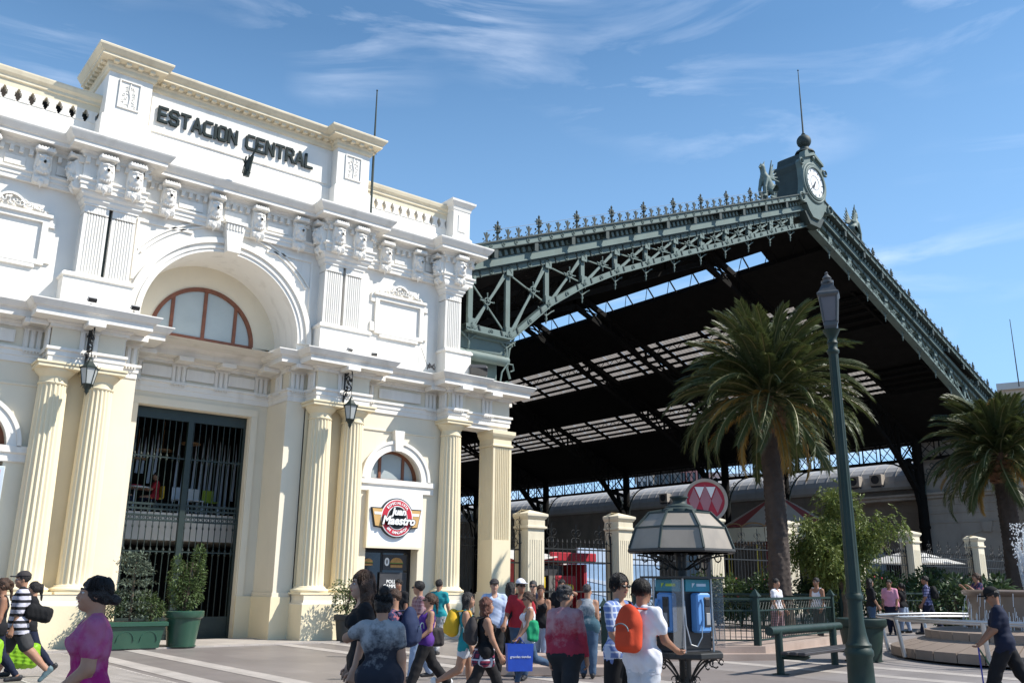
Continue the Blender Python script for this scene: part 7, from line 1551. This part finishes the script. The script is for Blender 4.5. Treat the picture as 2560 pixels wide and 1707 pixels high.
    if hs == 'pony': G.ell(hd(0, -.115, .045), r_(.032, .035, .035), .02); G.cone(hd(0, -.13, .03), hd(0, -.15, -.22), .036*s17, .016*s17, .02)
    G.noise(.007, 60, int(px)+9); put('hair', G.mesh('hair', M[hm_]), body)
    if cap:
        Cc = SDF(hc-np.array([.22, .3, .1])*s17, hc+np.array([.22, .3, .22])*s17, .0115); Cc.ell(hd(0, -.012, .045), r_(.094, .110, .094), .0); Cc.cut(hd(0, 0, .045), hd(0, 0, 0)-hd(0, 0, 1)); Cc.rbox(hd(0, .125, .050), (.062*s17, .062*s17, .010*s17), .008, .008, False, -head[0]*-1); put('cap', Cc.mesh('cap', M[cap]), body)
    if face:
        for sx in (-1, 1):
            if glasses: continue
            put('eye', MB().sphere((0, 0, 0), .0125*s17, 8, 6, sz=.7).mesh('eye', M['sclera']), body, tuple(hd(sx*.033, .080, .006))); put('iris', MB().sphere((0, 0, 0), .0075*s17, 8, 6).mesh('iris', M['eye']), body, tuple(hd(sx*.033, .088, .006)))
        for sx in (-1, 1): put('eyebrow', MB().tube([hd(sx*.016, .094, .030), hd(sx*.034, .091, .036), hd(sx*.052, .078, .030)], [.005*s17, .006*s17, .003*s17], 5).mesh('eyebrow', M[hm_]), body)
        put('mouth', MB().tube([hd(-.024, .088, -.056), hd(-.008, .0955, -.0535), hd(.008, .0955, -.0535), hd(.024, .088, -.056)], [.003*s17, .0075*s17, .0075*s17, .003*s17], 6).mesh('mouth', M['lip']), body)
    if glasses:
        b = MB()
        for sx in (-1, 1): b.tube([hd(sx*.012, .099, .008), hd(sx*.034, .103, .004), hd(sx*.058, .092, .010)], [.014*s17, .019*s17, .013*s17], 8, flat=.9); b.tube([hd(sx*.06, .09, .013), hd(sx*.082, .0, .012)], .004*s17, 5)
        put('sunglasses', b.mesh('sunglasses', M['logo_black'], 60), body)
    return dict(o=body, hip=hip, U=U, F=Fw, chest=chest, SL=SL_, SR=SR_, arms=AR_, H=H, waist=waist, neck=neckb, hd=hd)
def strands(P, m, style, n=260, seed=1):
    """loose locks laid over the hair mass"""
    g_ = random.Random(seed); b = MB(); hd = P['hd']
    for k in range(n):
        ph = g_.uniform(.75, 2*PI-.75); th1 = g_.uniform(1.25, 1.75); r_ = g_.uniform(.98, 1.07); pts = []
        for i in range(6):
            th = .08+(th1-.08)*i/5; pts.append(hd(.088*r_*math.sin(th)*math.sin(ph), -.014+.104*r_*math.sin(th)*math.cos(ph), .034+.099*r_*math.cos(th)))
        x, y = .088*r_*math.sin(ph), -.014+.104*r_*math.cos(ph)
        if style == 'long':
            zl = g_.uniform(-.30, -.20); wv = g_.uniform(.004, .012); p0 = g_.uniform(0, 6)
            y2 = min(y, .03)
            for i in range(1, 7): t = i/6; pts.append(hd(x*(1+.15*t)+wv*math.sin(p0+5*t), y2-.03*t+wv*math.cos(p0+4*t), .0+(zl)*t))
        elif style in ('bun', 'lowbun'):
            c = (0, -.075, .12) if style == 'bun' else (0, -.125, -.03); e = pts[-1]; q = hd(*c); pts = pts[2:]+[e*.4+q*.6+vec(0, 0, .004), q]
        elif style == 'short': pts.append(hd(x*1.02, y*1.03-.002, -.01+g_.uniform(-.04, .03)))
        b.tube(pts, [.0030]*(len(pts)-1)+[.0008], 3)
    put('hair_strand', b.mesh('hair_strand', M[m], 180), P['o'])
def worn(P, name, label, cat, me, group=None):
    o = put(name, me, None, P['o'].location); o.rotation_euler = P['o'].rotation_euler; return tag(o, label, cat, group)
def backpack(P, m, label, w_=.15, h_=.23, dp=.09, side=0., strap=True, z=0.):
    c = P['chest']-P['F']*(.085*P['H']+dp*.75)-P['U']*(.03+z)+vec(side, 0, 0); o = worn(P, 'backpack', label, 'backpack', SDF(c-np.array([w_+.1, dp+.12, h_+.1]), c+np.array([w_+.1, dp+.12, h_+.1]), .015).rbox(c+vec(0, 0, -h_*.25), (w_, dp*.95, h_*.72), min(.085, dp*.9)).ell(c+vec(0, .01, h_*.25), (w_*.95, dp*.95, h_*.75), .04).rbox(c+vec(0, -dp*.8, -h_*.38), (w_*.72, .045, h_*.40), .04, .02).noise(.004, 22, 4).mesh('backpack', M[m]))
    a = MB().tube([c+vec(-w_*.62*math.cos(t*PI/10), -dp-.045, -.02+.07*math.sin(t*PI/10)) for t in range(11)], .006, 5); put('zip', a.mesh('zip', M['shoe_grey']), o)
    if strap:
        for S_, sg in ((P['SL'], -1), (P['SR'], 1)):
            q = S_*.60+P['neck']*.40+P['U']*.018; put('strap', MB().tube([c+vec(sg*w_*.5, dp*.6, h_*.8), q-P['F']*.04, q+P['F']*.045+P['U']*-.005, q+P['F']*.095-P['U']*.12, P['chest']+vec(sg*.10*P['H'], 0, 0)-P['U']*.10], .022, 6, flat=.45).mesh('strap', M[m]), o)
    return o
fabric('b_orange', (.50, .06, .025)); fabric('b_yellow', (.62, .38, .03)); fabric('b_grey', (.045, .04, .04)); fabric('b_black', (.012, .012, .013)); fabric('b_navy', (.02, .03, .07)); mat('b_blue', (.02, .07, .42), .4, .12, 5, .15, 10); fabric('b_green', (.02, .28, .13)); mat('b_lime', (.25, .50, .02), .45, .15, 5, .15, 10, trans=.2)
W1 = (.42, .15, -.30, .55)      # walking stride
# near figures
P = person(250, 1443, 7.0, 268, 'woman in a stained magenta T-shirt with a low bun at lower left', sex='f', fat=1.28, legs=(.15, .1, -.1, .1), arms=((.05, .16, .80), (.05, .12, .25)), head=(.05, .05), top=('f_magenta', .62), bottom=('f_denim', 'long'), hair=('hair_black', 'lowbun'), sk='skin_a', vox=.0125, hem=-.09)
strands(P, 'hair_black', 'lowbun', 300, 1)
P = person(912, 1428, 8.8, 262, 'woman with shoulder length dark hair and black top behind the bun woman', sex='f', fat=.95, legs=(.2, .2, -.2, .3), head=(.12, 0), top=('f_black', .9), bottom=('f_black2', 'long'), hair=('hair_brown', 'long'), sk='skin_c', vox=.0135)
strands(P, 'hair_brown', 'long', 420, 2)
P = person(958, 1486, 8.3, 8, 'woman with dusty dark T-shirt and top bun seen from behind', H=1.53, sex='f', fat=1.12, legs=(.1, .1, -.1, .15), arms=(((-.205, .06, .215), (-.055, .075, .265)), (.02, .16, .12)), head=(.25, -.05), top=('f_dusty', .55), bottom=('f_darkjean', 'long'), hair=('hair_black', 'bun'), sk='skin_a', vox=.0125, hem=-.08, face=False)
strands(P, 'hair_black', 'bun', 320, 3)
P = person(1602, 1451, 9.6, 35, 'man in white T-shirt carrying an orange backpack beside the phone kiosk', sex='m', fat=.95, legs=(.1, .1, -.05, .1), arms=((.1, .1, .3), (.25, .22, .9)), head=(-.2, 0), top=('f_white', .62), bottom=('f_wshort', 'loose'), shoes='shoe_white', hair=('hair_black', 'short'), sk='skin_b', vox=.0145, hem=-.075, loose=.02, face=False)
strands(P, 'hair_black', 'short', 260, 4)
backpack(P, 'b_orange', 'orange backpack on the back of the man in white', .145, .24, .085, -.02)
P = person(1545, 1437, 10.2, 125, 'man in blue checked shirt and sunglasses facing the man with orange backpack', sex='m', fat=.95, legs=(.1, .05, -.1, .1), arms=((.05, .1, .2), (.2, .1, .5)), head=(-.15, -.1), top=('f_bluecheck', .8), bottom=('f_black', 'loose'), hair=('hair_black', 'tousled'), sk='skin_a', vox=.0145, hem=-.06, glasses=True)
strands(P, 'hair_black', 'short', 260, 4)
o = worn(P, 'shoulder_bag', 'black shoulder bag hanging from the man in checked shirt', 'bag', SDF((-.4, -.3, .6), (.5, .5, 1.3), .016).rbox(P['hip']+vec(-.12, .17, .08), (.15, .06, .16), .05).noise(.004, 20, 2).mesh('shoulder_bag', M['b_black'])); put('strap', MB().tube([P['hip']+vec(-.2, .14, .2), P['SL']*.7+P['neck']*.3+vec(0, .06, .02), P['SL']*.7+P['neck']*.3+vec(0, -.05, .03), P['chest']+vec(0, -.12, 0)], .02, 6, flat=.4).mesh('strap', M['b_black']), o)
P = person(1412, 1459, 10.9, 22, 'woman in a dusty red sweater and dark jeans walking away', sex='f', fat=1.12, legs=(.3, .1, -.28, .35), arms=((-.15, .08, .25), (.1, .2, .2)), head=(-.6, 0), top=('f_dustred', 1.95), bottom=('f_darkjean', 'loose'), hair=('hair_grey', 'tousled'), sk='skin_a', hem=-.02, face=True)
strands(P, 'hair_grey', 'lowbun', 260, 5)
P = person(1468, 1461, 17.2, 5, 'woman in dusty blue tank top and jeans seen from behind', sex='f', fat=1.18, legs=(.05, .05, -.05, .05), head=(-.5, 0), top=('f_dustteal', 0), bottom=('f_denim', 'loose'), hair=('hair_grey', 'crop'), sk='skin_a', hem=-.06, face=False)
P = person(1322, 1475, 15.6, 255, 'woman in white top carrying green and blue bags', sex='f', fat=.95, legs=(.35, .1, -.35, .9), arms=((.25, .12, .45), (.15, .12, .3)), head=(.2, -.25), top=('f_white', 0), bottom=('f_denim', 'legging'), shoes='shoe_tan', hair=('hair_brown', 'pony'), sk='skin_a', hem=-.08, glasses=True)
hb = P['arms'][0][2]; o = worn(P, 'shopping_bag', 'shiny blue shopping bag held by the woman in white top', 'bag', MB().add([hb+vec(-.03+a*.07, b_*.20*(1 if z else 1.1), -.10-(.42 if z else 0)) for z in (1, 0) for a, b_ in ((-1, -1), (1, -1), (1, 1), (-1, 1))], [(0, 1, 2, 3), (0, 4, 5, 1), (1, 5, 6, 2), (2, 6, 7, 3), (3, 7, 4, 0)]).mesh('shopping_bag', M['b_blue'])); put('handle', MB().tube([hb+vec(-.03, -.1, -.12), hb+vec(-.03, 0, .0), hb+vec(-.03, .1, -.12)], .008, 5).mesh('handle', M['b_blue']), o)
b = text_mesh('grandes tiendas', .055, .002, M['logo_white']); o2 = put('print', b, o, tuple(hb+vec(-.105, 0, -.30))); o2.rotation_euler = (PI/2, 0, -PI/2)
o = worn(P, 'green_bag', 'green cloth bag under the arm of the woman in white top', 'bag', SDF((-.5, -.4, .5), (.4, .5, 1.4), .016).rbox(P['hip']+vec(-.17, -.02, .10), (.06, .10, .16), .05).noise(.01, 16, 2).mesh('green_bag', M['b_green']))
P = person(1214, 1480, 12.6, 78, 'red haired woman with grey backpack and plaid shirt tied at waist', sex='f', fat=1.05, legs=(.5, .1, -.42, .25), arms=((.1, .1, .2), (.25, .14, .25)), head=(0, 0), top=('f_black', 0), bottom=('f_black2', 'legging'), hair=('hair_red', 'bob'), sk='skin_a', hem=-.02)
backpack(P, 'b_grey', 'dark grey backpack on the red haired woman', .13, .19, .075)
c = P['hip']; S = SDF(c-np.array([.3, .3, .25]), c+np.array([.3, .3, .2]), .014); S.cone(c+vec(0, 0, .05), c+vec(0, -.02, -.10), .155, .19, 0, 1.2).cone(c+vec(0, 0, .12), c+vec(0, -.02, -.24), .10, .14, 0, 1.2, True).cut(c+vec(0, 0, .07), (0, 0, 1)).noise(.008, 22, 1).cut(c+vec(0, 0, -.17), (0, 0, -1)); put('tied_shirt', S.mesh('tied_shirt', M['f_redplaid']), P['o'])
P = person(1168, 1481, 13.6, 95, 'girl in denim shorts with a yellow backpack walking right', sex='f', fat=.95, legs=(.15, .05, -.25, .85), arms=((.05, .1, .25), (.1, .1, .2)), head=(0, .0), top=('f_teal', 0), bottom=('f_wshort', 'short'), shoes='shoe_white', hair=('hair_black', 'long'), sk='skin_a', hem=-.07)
backpack(P, 'b_yellow', 'bright yellow backpack on the girl in denim shorts', .13, .20, .10)
P = person(1068, 1476, 14.6, 255, 'pregnant woman in a purple top with hand on her back', sex='f', fat=1.0, legs=(.38, .05, -.40, .35), lean=-.10, arms=((.1, .15, .8), ((.19, -.13, .16), (.10, -.10, .075))), head=(0, .0), top=('f_purple', 0), bottom=('f_black2', 'wide'), shoes='shoe_white', hair=('hair_brown', 'pony'), sk='skin_a', belly=.14, glasses=True, hem=-.07)
o = worn(P, 'handbag', 'grey handbag behind the pregnant woman', 'bag', SDF((-.4, -.6, .6), (.5, .2, 1.3), .016).rbox(P['hip']+vec(.10, -.20, .05), (.07, .12, .14), .05).noise(.006, 18, 3).mesh('handbag', M['b_grey']))
P = person(1098, 1443, 22.0, 20, 'young man in turquoise T-shirt and washed jeans seen from behind', H=1.72, sex='m', fat=.92, legs=(.25, .05, -.25, .25), arms=((.0, .12, .2), (.1, .2, .35)), head=(-.1, 0), top=('f_teal', .6), bottom=('f_greyjean', 'loose'), hair=('hair_black', 'short'), sk='skin_a', face=False, vox=.02)
P = person(1050, 1453, 16.5, 250, 'man in rose plaid shirt behind the pregnant woman', H=1.66, sex='m', fat=1.1, legs=(.2, .05, -.2, .3), arms=((.2, .1, .9), (.1, .1, .5)), head=(-.9, 0), top=('f_rose', .8), bottom=('f_ldenim', 'loose'), hair=('hair_black', 'short'), sk='skin_a', vox=.018, glasses=True)
P = person(988, 1466, 11.5, 285, 'woman in floral top carrying a navy backpack behind the bun woman', H=1.55, sex='f', fat=1.1, legs=(.2, .05, -.2, .3), head=(.6, 0), top=('f_floral', .5), bottom=('f_darkjean', 'long'), hair=('hair_brown', 'short'), sk='skin_a', glasses=True)
backpack(P, 'b_navy', 'navy backpack on the woman in floral top', .16, .24, .10)
P = person(998, 1448, 21.5, 200, 'man with black hair standing by the shop door', H=1.70, sex='m', legs=(.05, 0, -.05, 0), top=('f_black', .6), bottom=('f_darkjean', 'loose'), sk='skin_b', vox=.02)
P = person(1236, 1449, 17.5, 175, 'older man in light blue shirt and dark cap facing the camera', H=1.70, sex='m', fat=1.1, legs=(.15, .05, -.15, .2), arms=((.1, .12, .5), (.1, .12, .5)), top=('f_lblue', 1.9), bottom=('f_black2', 'loose'), hair=('hair_grey', 'cap'), cap='b_grey', sk='skin_c', vox=.018, loose=.02)
P = person(1276, 1458, 17.8, 60, 'woman in black with long black hair by the man in white cap', H=1.66, sex='f', legs=(.2, 0, -.2, .2), arms=((.05, .12, .2), (.1, .2, .6)), top=('f_black', 1.9), bottom=('f_black2', 'long'), hair=('hair_black', 'longer'), sk='skin_a', vox=.018)
P = person(1303, 1447, 16.8, 195, 'man in red T-shirt and white cap looking aside', H=1.70, sex='m', fat=1.05, legs=(.1, .05, -.1, .1), arms=((.05, .2, .2), (.2, .25, .6)), head=(.7, 0), top=('f_red', .9), bottom=('f_denim', 'loose'), hair=('hair_black', 'cap'), cap='f_white', sk='skin_b', vox=.018, glasses=True)
P = person(1333, 1451, 19.5, 185, 'woman with glasses and dark jacket behind the man in red', H=1.68, sex='f', top=('f_navy', 1.9), bottom=('f_black2', 'long'), hair=('hair_grey', 'short'), sk='skin_c', vox=.02, glasses=True)
P = person(1352, 1462, 18.4, 190, 'woman in black tank top standing by the handrail', H=1.60, sex='f', fat=1.15, legs=(.1, .05, -.1, .05), top=('f_black', 0), bottom=('f_ldenim', 'long'), hair=('hair_brown', 'short'), sk='skin_b', vox=.02)
P = person(1404, 1447, 20.5, 170, 'man in black shirt with one arm raised behind the red sweater', H=1.72, sex='m', arms=(((-.17, .05, .29), (-.06, .12, .33)), (.05, .12, .3)), top=('f_black', .7), bottom=('f_greyshort', 'loose'), sk='skin_b', vox=.02)
# left group
P = person(66, 1413, 17.0, 268, 'man in striped T-shirt and dark cap walking left with a sports bag', H=1.76, sex='m', fat=1.08, legs=(-.48, .30, .30, .08), arms=((.05, .1, .2), (-.12, .1, .25)), head=(0, -.03), top=('f_stripe', .95), bottom=('f_greyshort', 'shorts'), shoes='shoe_grey', hair=('hair_black', 'cap'), cap='b_grey', sk='skin_a', loose=.035, hem=-.10)
o = worn(P, 'sports_bag', 'black sports bag on the back of the striped shirt man', 'bag', SDF((-.6, -.7, .6), (.5, .2, 1.4), .016).rbox(P['hip']+vec(-.14, -.27, .18), (.13, .20, .12), .08, 0, False, 0, .25).noise(.008, 20, 3).mesh('sports_bag', M['b_black'])); put('strap', MB().tube([P['hip']+vec(-.14, -.3, .28), P['SR']*.6+P['neck']*.4+vec(0, -.07, .03), P['SR']*.6+P['neck']*.4+vec(0, .05, .03), P['chest']+vec(-.05, .14, -.05), P['hip']+vec(-.2, -.05, .2)], .02, 6, flat=.4).mesh('strap', M['b_black']), o)
P = person(16, 1423, 16.6, 262, 'woman in black camisole and sunglasses at the left picture edge', H=1.66, sex='f', fat=1.05, legs=(.3, .05, -.3, .4), top=('f_black', 0), bottom=('f_navy', 'legging'), hair=('hair_brown', 'pony'), sk='skin_b', glasses=True)
o = worn(P, 'lime_bag', 'lime green plastic bag carried by the woman at the left edge', 'bag', SDF((-.6, -.6, .2), (.6, .6, 1.1), .016).rbox(P['arms'][0][2]+vec(0, 0, -.27), (.10, .16, .20), .08).noise(.012, 18, 3).mesh('lime_bag', M['b_lime']))
P = person(92, 1440, 18.4, 272, 'person with dark ponytail walking behind the striped shirt man', H=1.62, sex='f', legs=(-.45, .3, .4, .1), top=('f_black', .6), bottom=('f_navy', 'legging'), shoes='shoe_dark', hair=('hair_black', 'pony'), sk='skin_a', vox=.02)
o = worn(P, 'lime_bag', 'lime green plastic bag seen between the legs of the striped shirt man', 'bag', SDF((-.6, -.6, .0), (.6, .6, 1.1), .016).rbox(vec(-.15, .05, .36), (.12, .28, .20), .10).noise(.012, 18, 6).mesh('lime_bag', M['b_lime']))
# right side
P = person(2492, 1450, 15.4, 268, 'man in dark clothes and cap walking with a cane at the right', H=1.69, sex='m', fat=1.05, lean=.10, legs=(.42, .12, -.38, .22), arms=((.25, .08, .55), (.35, .1, .35)), head=(0, -.45), top=('f_navy', .75), bottom=('f_black', 'wide'), hair=('hair_black', 'cap'), cap='b_black', sk='skin_b', hem=-.08, loose=.02, glasses=True)
for k_, lab in ((0, 'dark walking cane held by the man in dark clothes'), (1, 'second thin green cane behind the man in dark clothes')):
    h0 = P['arms'][k_][2]+np.array([0, .06, -.06]); worn(P, 'walking_cane', lab, 'cane', MB().tube([h0+vec(0, -.05, .03), h0, vec(h0[0], h0[1]+(-.02 if k_ == 0 else -.42), .0)], [.014, .013, .011], 6).mesh('walking_cane', M['poster_blue' if k_ == 0 else 'pot_green']))
far = [(2172, 1446, 30, 70, 'woman in black with long dark hair left of the man in pink', 'f', 'f_black', 1.0, 'f_denim', 'hair_black', 'long', 1.0, (.1, .05, -.1, .1)),
       (2221, 1449, 31, 190, 'heavy man in pink shirt near the chrome ring rail', 'm', 'f_pink', .9, 'f_navy', 'hair_black', 'short', 1.35, (.05, 0, -.05, 0)),
       (2252, 1457, 31.5, 300, 'girl in dark top and jeans right of the man in pink', 'f', 'f_black', .4, 'f_ldenim', 'hair_black', 'pony', .95, (.1, 0, -.1, .1)),
       (2312, 1437, 31, 275, 'man in grey checked shirt with black backpack walking left', 'm', 'f_plaid', .9, 'f_navy', 'hair_black', 'short', 1.0, (.3, .05, -.3, .3)),
       (1938, 1446, 26.5, 120, 'man in white T-shirt before the near palm trunk', 'm', 'f_white', .6, 'f_rose', 'hair_black', 'short', 1.0, (.1, 0, -.1, .1)),
       (2040, 1444, 28, 215, 'man in white tank top right of the near palm trunk', 'm', 'f_white', 0, 'f_greyshort', 'hair_black', 'short', 1.0, (.1, 0, -.1, .1)),
       (2440, 1432, 31, 240, 'person with a camera raised before the bushes at the fountain', 'f', 'f_floral', .9, 'f_wshort', 'hair_brown', 'pony', 1.05, (.1, 0, -.1, .1))]
for i, (px, hy, d, fc_, lab, sx, tp1, sl1, bt, hm1, hs1, ft, lg) in enumerate(far):
    P = person(px, hy, d, fc_, lab, sex=sx, fat=ft, legs=lg, top=(tp1, sl1), bottom=(bt, 'loose'), hair=(hm1, hs1), sk=('skin_a', 'skin_b')[i % 2], vox=.024, arms=((.1, .15, .4), (.1, .15, .4)) if i != 6 else ((.6, .2, 1.7), (.6, .2, 1.7)))
    if i == 3: backpack(P, 'b_black', 'black backpack on the man in grey checked shirt', .15, .2, .09)
# diners behind the grille
def diner(x, y, rz, m, lab):
    P = person(400, 1200, 30, 0, lab, H=1.66, sex='m', legs=(1.5, 1.5, 1.5, 1.5), arms=((.6, .1, 1.0), (.6, .1, 1.0)), top=(m, .8), bottom=('f_navy', 'long'), vox=.026, sit=.5, group='diners in the gallery'); P['o'].location = (x, y, 3.60); P['o'].rotation_euler = (0, 0, rz)
diner(9.0, 28.85, 1.5, 'f_red', 'diner in red shirt on the yellow chair behind the grille'); diner(7.75, 28.55, -1.6, 'f_black', 'diner in black on the white chair at the left behind the grille')
